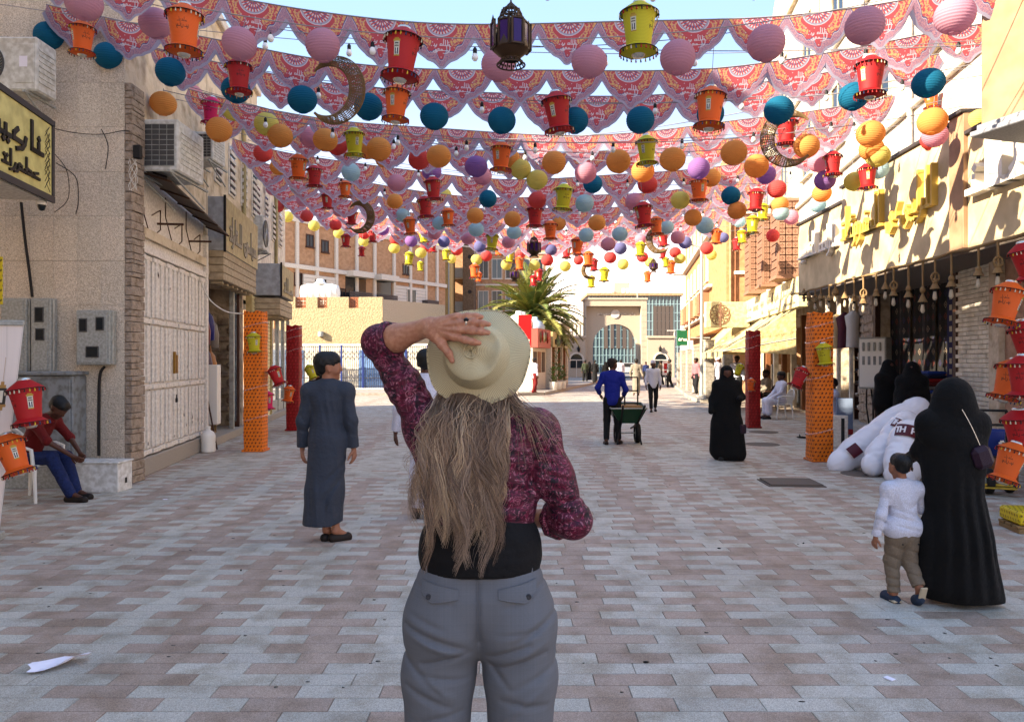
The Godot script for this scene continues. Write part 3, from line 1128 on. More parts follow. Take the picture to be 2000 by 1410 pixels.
	# shop fronts beyond the door
	sign_box("curtain_shop_sign", "gold shop sign board with grey Arabic lettering over the curtain shop", C + e * 4.4, fb, 0.0, 3.28, 3.2, 3.77, 4.8, 0.32, M.sign_gold, "sylmwN alktarat", M.letter_grey)
	sign_box("far_shop_sign", "smaller beige shop sign board at the far end of the left row", C + e * 9.0, fb, 0.0, 2.1, 2.8, 3.3, 4.1, 0.66, M.sign_gold, "mHlat", M.letter_grey)
	shop_left(C, e, fb)

func stone_edge() -> MB:
	rng.seed = 5
	var b := MB.new()
	var y := 0.0
	while y < 5.3:
		var h := rng.randf_range(0.05, 0.14)
		var x := 0.0
		b.box(V(0.035 + rng.randf_range(0, 0.02), y + h * 0.5, -0.18), V(0.10, h - 0.008, 0.36), 0.006)
		y += h
	return b

func left_block(called: String, label: String, o: Vector3, fb: Basis, len: float, h: float, m: Material, n0: float):
	var t := thing(called, label, "building", o, fb)
	var b := MB.new()
	b.span(V(0, 3.3, -6.0), V(len, h, n0))
	part("wall", b, m, t)
	b = MB.new()
	b.span(V(-0.02, h, -6.0), V(len + 0.08, h + 0.22, n0 + 0.1), 0.02)
	part("parapet", b, M.trim, t)
	var k := 0
	var x := 0.5
	while x < len - 0.6:
		var w := MB.new()
		w.span(V(x, 5.2, n0 - 0.02), V(x + 0.55, 6.3, n0 + 0.03), 0.01)
		var o2 := part("window", w, M.trim, t)
		w = MB.new()
		w.span(V(x + 0.05, 5.25, n0 + 0.028), V(x + 0.5, 6.25, n0 + 0.034))
		part("pane", w, M.pane, o2)
		for j in 6:
			w = MB.new()
			w.span(V(x + 0.02, 5.28 + j * 0.16, n0 + 0.03), V(x + 0.53, 5.36 + j * 0.16, n0 + 0.06))
			part("slat", w, M.trim, o2)
		x += 1.25
	b = MB.new()
	b.tube([V(len * 0.62, 3.4, n0 + 0.06), V(len * 0.62, h, n0 + 0.06)], 0.05, 8)
	part("drain_pipe", b, M.sign_gold, t)

func perfume_sign():
	# big yellow box sign: its face looks across the street
	var a := P(-70, 300, 6.9)
	var t := thing("perfume_shop_sign", "large yellow box sign with black Arabic lettering high on the left", "shop sign", V(-5.36, 3.55, -8.5), frame(V(-0.16, 0, -1)))
	# local x runs away from the viewer; the far end is near the tiled wall
	var b := MB.new()
	b.span(V(-3.2, 0.0, -1.2), V(0.62, 0.92, 0.0), 0.01)
	part("casing", b, M.sign_cream, t)
	b = MB.new()
	b.span(V(-3.15, 0.05, 0.0), V(0.56, 0.87, 0.012))
	part("face", b, M.sign_yellow, t)
	b = MB.new()
	b.span(V(-3.2, -0.03, 0.0), V(0.62, 0.045, 0.03))
	b.span(V(-3.2, 0.875, 0.0), V(0.62, 0.94, 0.03))
	b.span(V(0.565, 0.05, 0.001), V(0.615, 0.87, 0.028))
	part("dark_frame", b, M.dark_trim, t)
	b = MB.new()
	letters(b, "nardyN llATwr", 0.30, 0.46, 2.9, 0.30, 0.05, 0.02)
	b.xf = Transform3D()
	part("lettering", shifted(b, 0.013), M.letter_dark, t)
	b = MB.new()
	letters(b, "ATwrat frnsyh", 0.22, 0.16, 1.9, 0.16, 0.03, 0.02)
	part("lettering", shifted(b, 0.013), M.letter_dark, t)
	b = MB.new()
	rng.seed = 8
	for k in 9:
		var y0 := 0.08 + k * 0.075
		b.tube([V(0.52, y0, 0.014), V(0.42 + 0.06 * sin(k * 2.0), y0 + 0.08, 0.014), V(0.5, y0 + 0.16, 0.014), V(0.38, y0 + 0.02, 0.014)], 0.004, 4, false)
	part("branch_drawing", b, M.letter_dark, t)
	b = MB.new()
	b.span(V(-3.1, -0.02, -1.15), V(0.5, 0.0, -0.05))
	part("underside_panel", b, M.trim, t)
	t = thing("dome_camera", "small white dome security camera under the perfume sign", "camera", P(80, 397, 9.0))
	b = MB.new()
	b.lathe([V2(0.001, -0.09), V2(0.03, -0.08), V2(0.045, -0.04), V2(0.045, -0.02)], 14)
	part("dome", b, M.pane, t)
	b = MB.new()
	b.lathe([V2(0.056, -0.02), V2(0.06, 0.0), V2(0.05, 0.045), V2(0.001, 0.05)], 14)
	part("housing", b, M.plastic_white, t)

func shifted(b: MB, dz: float) -> MB:
	for k in b.v.size(): b.v[k] += V(0, 0, dz)
	return b

func metal_door(C: Vector3, fb: Basis):
	var t := thing("folding_metal_door", "white corrugated folding metal door with rust marks and padlock", "door", C, fb)
	var s0 := 0.42
	var s1 := 4.05
	var n := 11
	var w := (s1 - s0) / n
	rng.seed = 33
	var leaf := MB.new()
	leaf.span(V(0.006, 0, -0.03), V(w - 0.006, 2.92, 0.0), 0.004)
	for q in 3:       # folded slats in three tiers, open joints between them
		for r in 3: leaf.span(V(w * (0.02 + 0.325 * r), 0.10 + q * 0.96, 0.0), V(w * (0.02 + 0.325 * r) + w * 0.28, 0.94 + q * 0.96, 0.03 + 0.022 * (r % 2)), 0.012)
	var leaf_m := leaf.mesh()
	var rail := MB.new()
	rail.span(V(0.004, -0.035, 0.0), V(w - 0.004, 0.035, 0.05), 0.006)
	var rail_m := rail.mesh()
	for k in n:
		var x := s0 + k * w
		var p := part("door_leaf", leaf_m, M.door_white, t, V(x, 0.27, -0.02 + (0.012 if k % 2 == 0 else -0.012)))
		for y in [0.05, 1.0, 1.96, 2.88]: part("rail", rail_m, M.door_white, p, V(0, y, 0.0))
		for r in 1 + rng.randi() % 2:
			var sp := MB.new()
			var y: float = [0.2, 0.25, 2.6, 2.7, 1.2, 0.4][rng.randi() % 6] + rng.randf_range(-0.1, 0.1)
			sp.ball(V(rng.randf_range(0.05, w - 0.05), y, 0.056), V(rng.randf_range(0.008, 0.02), rng.randf_range(0.02, 0.05), 0.003), 7, 5)
			part("rust_hole", sp, M.rust, p)
	var b := MB.new()
	b.span(V(0.30, 0.27, -0.05), V(0.415, 4.55, 0.07), 0.008)
	b.span(V(4.055, 0.27, -0.05), V(4.17, 4.0, 0.07), 0.008)
	b.span(V(0.416, 3.20, -0.05), V(4.054, 3.30, 0.06), 0.008)
	part("door_frame", b, M.door_white, t)
	b = MB.new()
	b.span(V(0.416, 3.302, -0.04), V(4.054, 4.3, 0.0), 0.004)
	var tp := part("transom_panel", b, M.door_white, t)
	b = MB.new()
	for q in 3:
		var x := 0.6 + q * 1.15
		for seg in [[0, 0.85, 0.0, 0.55], [0.0, 0.55, 0.45, 0.1], [0.45, 0.1, 0.9, 0.3], [0.9, 0.3, 0.9, 0.6], [0.9, 0.6, 0.5, 0.45]]:
			b.tube([V(x + seg[0], 3.36 + seg[1], 0.006), V(x + seg[2], 3.36 + seg[3], 0.006)], 0.010, 4)
	part("raised_bars", b, M.rust, tp)
	b = MB.new()
	b.span(V(1.95, 1.45, 0.06), V(2.0, 1.8, 0.10), 0.006)
	b.span(V(2.1, 1.45, 0.06), V(2.14, 1.75, 0.09), 0.006)
	part("pull_handle", b, M.brass, t)
	b = MB.new()
	b.box(V(2.05, 1.02, 0.09), V(0.06, 0.07, 0.03), 0.008)
	b.tube([V(2.03, 1.05, 0.09), V(2.04, 1.11, 0.09), V(2.06, 1.11, 0.09), V(2.07, 1.05, 0.09)], 0.007, 6)
	part("padlock", b, M.black, t)
	# torn flat awning frame over the door
	t = thing("rusty_awning", "sagging rusty sheet awning above the folding metal door", "awning", C, fb)
	b = MB.new()
	b.quad(V(0.4, 4.24, 0.42), V(4.2, 4.04, 0.42), V(4.2, 4.20, 0.02), V(0.4, 4.36, 0.02))
	b.quad(V(0.4, 4.34, 0.02), V(4.2, 4.18, 0.02), V(4.2, 4.01, 0.42), V(0.4, 4.21, 0.42))
	b.quad(V(0.4, 4.21, 0.42), V(4.2, 4.01, 0.42), V(4.2, 4.04, 0.42), V(0.4, 4.24, 0.42))
	part("sheet", b, M.shutter_grey, t)
	for k in 5:
		b = MB.new()
		b.tube([V(0.5 + k * 0.9, 4.31 - k * 0.038, 0.03), V(0.5 + k * 0.9, 4.18 - k * 0.047, 0.46)], 0.014, 6)
		part("rib", b, M.rust, t)
	for k in 2:
		b = MB.new()
		b.tube([V(1.3 + k * 1.7, 3.72, 0.02), V(1.3 + k * 1.7, 3.72, 0.4)], 0.018, 6)
		part("rail_bar", b, M.rust, t)

func sign_box(called: String, label: String, o: Vector3, fb: Basis, s0: float, len: float, ylow: float, ymid: float, yhigh: float, out: float, m: Material, word: String, lm: Material):
	var t := thing(called, label, "shop sign", o, fb)
	var b := MB.new()
	b.span(V(s0, ymid, -0.1), V(s0 + len, yhigh, out - 0.02), 0.01)
	part("casing", b, M.panel_blue, t)
	b = MB.new()
	b.span(V(s0, ymid + 0.01, out - 0.019), V(s0 + len, yhigh - 0.01, out))
	part("face", b, m, t)
	b = MB.new()
	b.span(V(s0 - 0.015, ymid - 0.03, out - 0.03), V(s0 + 0.015, yhigh + 0.03, out + 0.015))
	part("corner_trim", b, M.black, t)
	b = MB.new()
	letters(b, word, s0 + len - 0.25, (ymid + yhigh) * 0.5 - 0.25, len - 0.6, (yhigh - ymid) * 0.42, 0.07, 0.02)
	part("lettering", shifted(b, out), lm, t)
	# siding box with separate boards
	var y := ylow
	while y < ymid - 0.1:
		b = MB.new()
		b.span(V(s0 + 0.02, y + 0.004, -0.1), V(s0 + len - 0.02, y + 0.142, out - 0.03), 0.012)
		part("siding_board", b, M.siding, t)
		y += 0.146
	for k in 7:
		b = MB.new()
		b.span(V(s0 + 0.2 + k * (len - 0.4) / 6.5, ylow - 0.05, 0.0), V(s0 + 0.32 + k * (len - 0.4) / 6.5, ylow, out - 0.1), 0.006)
		part("soffit_slat", b, M.siding, t)

func shop_left(C: Vector3, e: Vector3, fb: Basis):
	var o := C + e * 4.3
	var t := thing("curtain_shop", "open shop front with dark interior hung with bagged goods", "shop", o, fb)
	var b := MB.new()
	b.span(V(0, 0, -2.4), V(10.6, 0.16, 0.1), 0.01)
	part("step", b, M.kerb, t)
	b = MB.new()
	b.span(V(0, 0.16, -2.5), V(3.4, 3.3, -2.4))
	b.span(V(-0.1, 0.16, -2.4), V(0.0, 3.3, 0.0))
	b.span(V(3.3, 0.16, -2.4), V(3.4, 3.3, -0.01))
	part("interior_wall", b, M.plaster_old, t)
	b = MB.new()
	b.span(V(-0.1, 3.3, -2.5), V(10.6, 3.45, 0.02))
	part("ceiling_beam", b, M.plaster_old, t)
	rng.seed = 4
	for k in 60:
		b = MB.new()
		b.box(V(3.2 + 0.002 * (k % 3), 0.35 + (k / 5) * 0.2, -0.2 - (k % 5) * 0.4 - (0.2 if (k / 5) % 2 == 1 else 0.0)), V(0.16, 0.12 + rng.randf() * 0.05, 0.26), 0.03)
		part("stone_cladding", b, M.stone, t)
	for k in 2:
		b = MB.new()
		b.span(V(2.35 + k * 0.55, 0.16, -0.1), V(2.43 + k * 0.55, 3.3, 0.0), 0.006)
		part("door_post", b, M.steel if k == 0 else M.wood_dark, t)
	b = MB.new()
	b.span(V(2.44, 0.3, -0.06), V(2.88, 3.2, -0.05))
	part("glass_door", b, M.glass, t)
	# shutter of the next unit
	t = thing("roller_shutter", "closed cream slatted roller shutter beside the orange post", "shutter", o + e * 4.2, fb)
	for k in 31:
		b = MB.new()
		b.span(V(0.05, 0.18 + k * 0.1, -0.05), V(2.8, 0.272 + k * 0.1, 0.0), 0.014)
		part("slat", b, M.sign_cream, t)
	for x in [0.0, 2.85]:
		b = MB.new()
		b.span(V(x - 0.05, 0.16, -0.1), V(x + 0.045, 3.3, 0.04), 0.005)
		part("guide_rail", b, M.sign_gold, t)
	t = thing("glazed_shop_front", "narrow glazed shop front past the cream shutter", "shop", o + e * 7.4, fb)
	b = MB.new()
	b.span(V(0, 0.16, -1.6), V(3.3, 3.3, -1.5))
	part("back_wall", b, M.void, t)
	for k in 4:
		b = MB.new()
		b.span(V(k * 1.05, 0.16, -0.1), V(k * 1.05 + 0.09, 3.3, 0.0), 0.006)
		part("post", b, M.steel, t)
	for k in 3:
		b = MB.new()
		b.span(V(k * 1.05 + 0.095, 0.5, -0.06), V(k * 1.05 + 1.045, 2.6, -0.05))
		part("glass_pane", b, M.glass, t)
		b = MB.new()
		b.span(V(k * 1.05 + 0.095, 0.16, -0.08), V(k * 1.05 + 1.045, 0.5, -0.03), 0.005)
		part("panel", b, M.metal_grey, t)
	# goods
	var cols := [Color(0.10, 0.08, 0.34), Color(0.40, 0.08, 0.12), Color(0.06, 0.08, 0.40), Color(0.45, 0.42, 0.40), Color(0.30, 0.25, 0.34), Color(0.62, 0.42, 0.25)]
	var spots := [[0.5, 2.3], [0.8, 2.25], [1.15, 2.35], [1.5, 2.2], [0.95, 1.6], [1.35, 1.55]]
	for k in 6:
		var bag := MB.new()
		bag.lathe([V2(0.02, -0.30), V2(0.12, -0.27), V2(0.13, 0.0), V2(0.09, 0.2), V2(0.02, 0.3), V2(0.008, 0.42)], 10, 0.12, 4)
		single("hanging_bag", "%s bag of goods hanging in the left shop doorway, %s from the door" % [["navy", "wine red", "blue", "grey", "mauve", "tan"][k], nth(k)], "bag", bag, mat(cols[k], 0.4, M.grain, 3.0), (o + fb * V(spots[k][0], spots[k][1], -0.25)), fb, "bags hung in the left shop")
	t = thing("display_shelf", "low dark-framed shelf with four open compartments in the doorway", "shelf", o + fb * V(0.95, 0.16, -0.35), fb)
	for x in [-0.55, 0.0, 0.55]: part("upright", one_box(V(0.04, 0.72, 0.36), 0.004), M.straw, t, V(x, 0.36, 0))
	for y in [0.02, 0.37, 0.72]: part("shelf_board", one_box(V(1.16, 0.035, 0.362), 0.004), M.straw, t, V(0, y, 0))
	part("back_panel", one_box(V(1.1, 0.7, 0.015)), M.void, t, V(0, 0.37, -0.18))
	single("standing_fan_box", "tall white appliance carton standing at shop entrance", "carton", one_box(V(0.3, 1.15, 0.25), 0.01), M.plastic_white, o + fb * V(0.32, 1.0, 0.03), fb)
	# water canister
	t = thing("water_canister", "translucent white plastic water canister on the paving by the metal door", "canister", P(406, 880, 13.9) * V(1, 0, 1))
	b = MB.new()
	b.lathe([V2(0.001, 0.0), V2(0.115, 0.0), V2(0.125, 0.02), V2(0.125, 0.17), V2(0.118, 0.18), V2(0.125, 0.19), V2(0.125, 0.30), V2(0.10, 0.36), V2(0.04, 0.40), V2(0.035, 0.44), V2(0.001, 0.445)], 20)
	part("body", b, M.plastic_white, t)
	b = MB.new()
	b.lathe([V2(0.042, 0.43), V2(0.042, 0.47), V2(0.001, 0.472)], 12)
	part("cap", b, M.plastic_white, t)
	b = MB.new()
	b.tube([V(0, 0, 0), V(-0.35, 1.1, -0.35)], 0.016, 8)
	single("broom_handle", "dark stick leaning at the edge of the metal door", "stick", b, M.wood_dark, o + fb * V(-0.25, 0.0, 0.25))
	# white cable swooping to the orange post
	cable("white cable swooping from the door frame to the orange post", [P(383, 525, 14.0), P(405, 580, 14.0), P(440, 608, 14.0), P(480, 613, 14.1)], 0.012, M.cable_white)

# ------------------------------------------------------------------ right side
func win(parent: Node, x: float, y: float, w: float, h: float, z: float, fm: Material, pm: Material, sill := true):
	var b := MB.new()
	b.span(V(x - 0.06, y - 0.06, z - 0.02), V(x, y + h + 0.06, z + 0.05), 0.006)
	b.span(V(x + w, y - 0.06, z - 0.02), V(x + w + 0.06, y + h + 0.06, z + 0.05), 0.006)
	b.span(V(x, y + h, z - 0.02), V(x + w, y + h + 0.06, z + 0.05), 0.006)
	b.span(V(x, y - 0.06, z - 0.02), V(x + w, y, z + 0.05), 0.006)
	b.span(V(x + w * 0.5 - 0.02, y, z - 0.01), V(x + w * 0.5 + 0.02, y + h, z + 0.035))
	var o := part("window", b, fm, parent)
	b = MB.new()
	b.span(V(x, y, z), V(x + w, y + h, z + 0.012))
	part("pane", b, pm, o)
	if sill:
		b = MB.new()
		b.span(V(x - 0.1, y - 0.13, z), V(x + w + 0.1, y - 0.062, z + 0.12), 0.008)
		part("sill", b, fm, o)
	return o

func lattice_panel(b: MB, x: float, y: float, w: float, h: float, z: float, step: float, r: float):
	# pierced screen: ring motifs on a grid, inside a thin border
	var nx := int(max(1.0, round(w / step)))
	var ny := int(max(1.0, round(h / step)))
	var sx := w / nx
	var sy := h / ny
	for i in nx:
		for j in ny:
			var c := V(x + (i + 0.5) * sx, y + (j + 0.5) * sy, z)
			for k in 4:
				var a := PI / 4 + PI / 2 * k
				b.box(c + V(cos(a) * sx * 0.25, sin(a) * sy * 0.25, 0), V(sx * 0.62, r * 2, r * 2), 0.0, Basis(Vector3.BACK, a))
				b.box(c + V(cos(a + PI / 4) * sx * 0.34, sin(a + PI / 4) * sy * 0.34, 0.001), V(sx * 0.5, r * 2, r * 1.9), 0.0, Basis(Vector3.BACK, a + PI * 0.75))
	for s in [[x, y, x + w, y], [x, y + h, x + w, y + h], [x, y, x, y + h], [x + w, y, x + w, y + h]]:
		b.span(V(s[0] - r, s[1] - r, z - r * 1.5), V(s[2] + r, s[3] + r, z + r * 1.5))

func right_side():
	rng.seed = 41
	var UPB := frame(V(-0.145, 0, 1))            # along the buildings, towards the viewer
	var SL := sqrt(1.0 + 0.145 * 0.145)
	# a point on the building line at depth d
	var t := thing("tall_cream_building", "tall sunlit cream plastered building rising above the right shop signs", "building", V(5.5 + 0.145 * 31.5, 0, -31.5), UPB)
	var b := MB.new()
	var len := 24.5 * SL
	b.span(V(0, 4.3, -7.0), V(len, 13.0, 0.0))
	part("wall", b, M.plaster_white, t)
	b = MB.new()
	b.span(V(-0.1, 13.0, -7.0), V(len + 0.1, 13.35, 0.14), 0.02)
	part("parapet", b, M.plaster_cream, t)
	for y in [6.4, 9.7]:
		b = MB.new()
		b.span(V(0, y, 0.0), V(len, y + 0.14, 0.1), 0.015)
		part("string_course", b, M.trim, t)
	for k in 7:
		for r in 2:
			win(t, 1.6 + k * 3.3, 7.2 + r * 3.2, 1.1, 1.5, 0.0, M.plaster_cream, M.pane)
	for k in 3:
		b = MB.new()
		b.tube([V(3.2 + k * 7.0, 4.4, 0.09), V(3.2 + k * 7.0, 12.9, 0.09)], 0.05, 8)
		part("drain_pipe", b, M.trim, t)
	# stair-head with a sloping wall on the roof line
	b = MB.new()
	b.prism(PackedVector2Array([V2(2.0, 13.35), V2(8.0, 13.35), V2(8.0, 15.6), V2(5.0, 15.6)]), -4.0, 0.0)
	part("roof_room", b, M.plaster_cream, t)
	# ground floor on a line a little further back
	var W0 := V(6.0 + 0.145 * 24.0, 0, -24.0)
	t = thing("shop_row", "row of shop fronts under the long cream fascia on the right", "shop", W0, UPB)
	var at := func(d: float) -> float: return (24.0 - d) * SL
	b = MB.new()
	b.span(V(at.call(24), 0.0, -3.4), V(at.call(8), 0.10, 0.25), 0.01)
	part("step", b, M.kerb, t)
	b = MB.new()
	b.span(V(at.call(24), 3.55, -3.2), V(at.call(8), 4.3, 0.4))
	part("ceiling_slab", b, M.plaster_old, t)
	b = MB.new()
	b.span(V(at.call(24), 0.1, -3.3), V(at.call(8), 3.55, -3.2))
	part("back_wall", b, M.plaster_old, t)
	for d in [23.9, 18.35, 13.85, 8.1]:
		b = MB.new()
		b.span(V(at.call(d) - 0.06, 0.1, -3.2), V(at.call(d) + 0.06, 3.55, -0.05))
		part("partition", b, M.plaster_old, t)
	# pink rendered wall, pilaster
	b = MB.new()
	b.span(V(at.call(12.05), 0.1, -0.12), V(at.call(8), 3.55, 0.0))
	part("pink_wall", b, mat(Color(0.66, 0.52, 0.44), 0.9, M.patch, 0.5), t)
	b = MB.new()
	b.span(V(at.call(12.4), 0.1, -0.12), V(at.call(12.06), 3.55, 0.09), 0.01)
	part("pilaster", b, M.plaster_old, t)
	b = MB.new()
	b.xf = Transform3D(Basis(), V(at.call(11.05), 1.86, 0.0))
	letters(b, "jadna", 0.5, 0.0, 0.8, 0.22, 0.045, 0.03)
	part("wall_lettering", b, M.letter_white, t)
	# white brick panel, brick by brick
	b = MB.new()
	b.span(V(at.call(13.8), 0.1, -0.12), V(at.call(12.42), 3.55, -0.012))
	part("brick_backing", b, M.plaster_cream, t)
	var bm := one_box(V(0.292, 0.072, 0.05), 0.008).mesh()
	var half := one_box(V(0.14, 0.072, 0.05), 0.008).mesh()
	for row in 43:
		for k in 5:
			var x: float = at.call(13.8) + 0.15 + k * 0.3
			var odd := row % 2 == 1
			part("brick", half if odd and k == 4 else bm, M.plaster_white, t, V(x + (0.075 if odd and k == 4 else (0.15 if odd else 0.0)), 0.15 + row * 0.079, rng.randf_range(-0.004, 0.003)))
	# timber frame of the rug shop
	for d in [13.88, 18.3]:
		b = MB.new()
		b.span(V(at.call(d) - 0.05, 0.1, -0.1), V(at.call(d) + 0.1, 3.55, 0.02), 0.006)
		part("door_post", b, M.wood_dark, t)
	b = MB.new()
	b.span(V(at.call(19.6), 0.1, -0.12), V(at.call(18.45), 3.55, -0.03))
	part("side_wall", b, M.stone, t)
	for k in 75:
		b = MB.new()
		var row := k / 5
		b.box(V(at.call(19.6) + 0.12 + (k % 5) * 0.235 + (0.05 if row % 2 == 0 else -0.03), 0.25 + row * 0.22, -0.02), V(0.22, 0.2 - 0.03 * (k % 3), 0.05), 0.012)
		part("stone_cladding", b, M.stone, t)
	for d in [20.4, 21.6, 22.8]:
		b = MB.new()
		b.span(V(at.call(d), 0.1, -0.1), V(at.call(d) + 0.1, 3.55, 0.0), 0.006)
		part("post", b, M.plaster_white, t)
	# rugs hanging in the rug shop
	for k in 4:
		var rg := MB.new()
		var pts := 8
		for s in pts:
			var x0 := -0.56 + 1.12 * s / pts
			var x1 := -0.56 + 1.12 * (s + 1) / pts
			rg.quad(V(x0, 0, 0.03 * sin(x0 * 9)), V(x1, 0, 0.03 * sin(x1 * 9)), V(x1, 2.9, 0.03 * sin(x1 * 9)), V(x0, 2.9, 0.03 * sin(x0 * 9)), V2(float(s) / pts, 1), V2(float(s + 1) / pts, 0))
		var o := single("hanging_rug", "dark patterned rug hanging in the right shop doorway, %s from the white bricks" % nth(3 - k), "rug", rg, M.rug, W0 + UPB * V(at.call([17.65, 16.55, 15.45, 14.4][k]), 0.5, -0.35 - 0.1 * k), UPB, "rugs hung in the right shop")
	var bl := MB.new()
	bl.quad(V(-0.14, 0, 0), V(0.14, 0, 0), V(0.14, 1.9, 0), V(-0.14, 1.9, 0))
	for k in 10: bl.box(V(0, 0.12 + k * 0.185, 0.002), V(0.1, 0.1, 0.004), 0.0)
	var strip := thing("blue_runner", "narrow blue runner with white squares beside the white bricks", "rug", W0 + UPB * V(at.call(14.35), 1.3, -0.12), UPB)
	b = MB.new()
	b.span(V(-0.16, 0, -0.006), V(0.16, 1.9, 0.0))
	part("cloth", b, mat(Color(0.05, 0.07, 0.25), 0.9), strip)
	for k in 9: part("white_motif", one_box(V(0.11, 0.1, 0.004)), M.letter_grey, strip, V(0, 0.15 + k * 0.2, 0.003))
	for k in 6:
		var fold := MB.new()
		fold.box(Vector3.ZERO, V(0.5, 0.07, 0.35), 0.03)
		single("folded_blanket", "%s folded blanket in the stack inside the rug shop, %s from the top" % [["blue", "navy", "red", "dark red", "patterned grey", "blue"][k], nth(k)], "blanket", fold, mat([Color(0.08, 0.18, 0.45), Color(0.05, 0.07, 0.2), Color(0.5, 0.05, 0.06), Color(0.3, 0.04, 0.05), Color(0.4, 0.38, 0.36), Color(0.1, 0.2, 0.5)][k], 0.9, M.grain, 4.0), W0 + UPB * V(at.call(14.75), 1.42 - k * 0.072, 0.05), UPB, "folded blankets in the rug shop")
	single("blanket_table", "dark table carrying the folded blankets", "table", one_box(V(0.9, 0.86, 0.5), 0.02), M.wood_dark, W0 + UPB * V(at.call(14.75), 0.53, 0.05), UPB)
	# electric cabinet
	t = thing("electric_cabinet", "white electric cabinet with rows of breaker handles on the stone wall", "cabinet", W0 + UPB * V(at.call(18.0), 1.0, 0.02), UPB * Y(52))
	part("casing", one_box(V(0.62, 1.2, 0.34), 0.012), M.metal_grey, t, V(0, 0.6, 0.17))
	part("door", one_box(V(0.56, 1.12, 0.016), 0.005), M.plastic_white, t, V(0, 0.6, 0.348))
	for k in 4:
		part("handle", one_box(V(0.05, 0.2, 0.05), 0.012), M.metal_grey, t, V(-0.19 + k * 0.125, 0.98, 0.376))
		part("meter_slot", one_box(V(0.06, 0.2, 0.01), 0.003), M.cabinet, t, V(-0.19 + k * 0.125, 0.66, 0.36))
	b = MB.new()
	for k in 5: b.tube([V(-0.2 + k * 0.1, 0.0, 0.15), V(-0.2 + k * 0.1 + 0.03 * sin(k), -0.4, 0.12 + 0.05 * cos(k * 2)), V(-0.15 + k * 0.08, -0.95, 0.1)], 0.018, 6)
	part("cable_bundle", b, M.cable, t)
	# shelves with shoes and hanging clothes beyond the cabinet
	t = thing("shoe_rack", "shelf rack of sandals inside the shop behind the orange post", "shelf", W0 + UPB * V(at.call(20.0), 0.1, -0.3), UPB)
	for k in 6:
		part("shelf_board", one_box(V(0.9, 0.03, 0.35)), M.wood_dark, t, V(0, 0.3 + k * 0.32, 0))
		for j in 5: part("shoe", one_box(V(0.12, 0.07, 0.26), 0.025), [M.sandal, M.plastic_white, M.khaki, M.trainer][(k + j) % 4], t, V(-0.36 + j * 0.18, 0.352 + k * 0.32, 0.02))
	for x in [-0.45, 0.45]: part("upright", one_box(V(0.04, 2.1, 0.3)), M.wood_dark, t, V(x, 1.05, 0))
	for k in 5:
		var cl := MB.new()
		cl.lathe([V2(0.16, -0.9), V2(0.15, -0.4), V2(0.19, -0.1), V2(0.06, 0.02), V2(0.01, 0.05)], 10, 0.2, 3)
		single("hanging_garment", "%s garment hanging above the shop entrance, %s from the orange post" % [["white", "wine", "cream", "pink", "grey"][k], nth(k)], "garment", cl, mat([Color(0.7, 0.68, 0.66), Color(0.25, 0.05, 0.12), Color(0.7, 0.6, 0.45), Color(0.66, 0.32, 0.36), Color(0.45, 0.45, 0.46)][k], 0.9, M.grain, 3.0), W0 + UPB * V(at.call(19.6 + k * 0.8), 2.9, 0.1), UPB, "garments hung at the right shops")
	fascia()
	right_rest(UPB, SL)

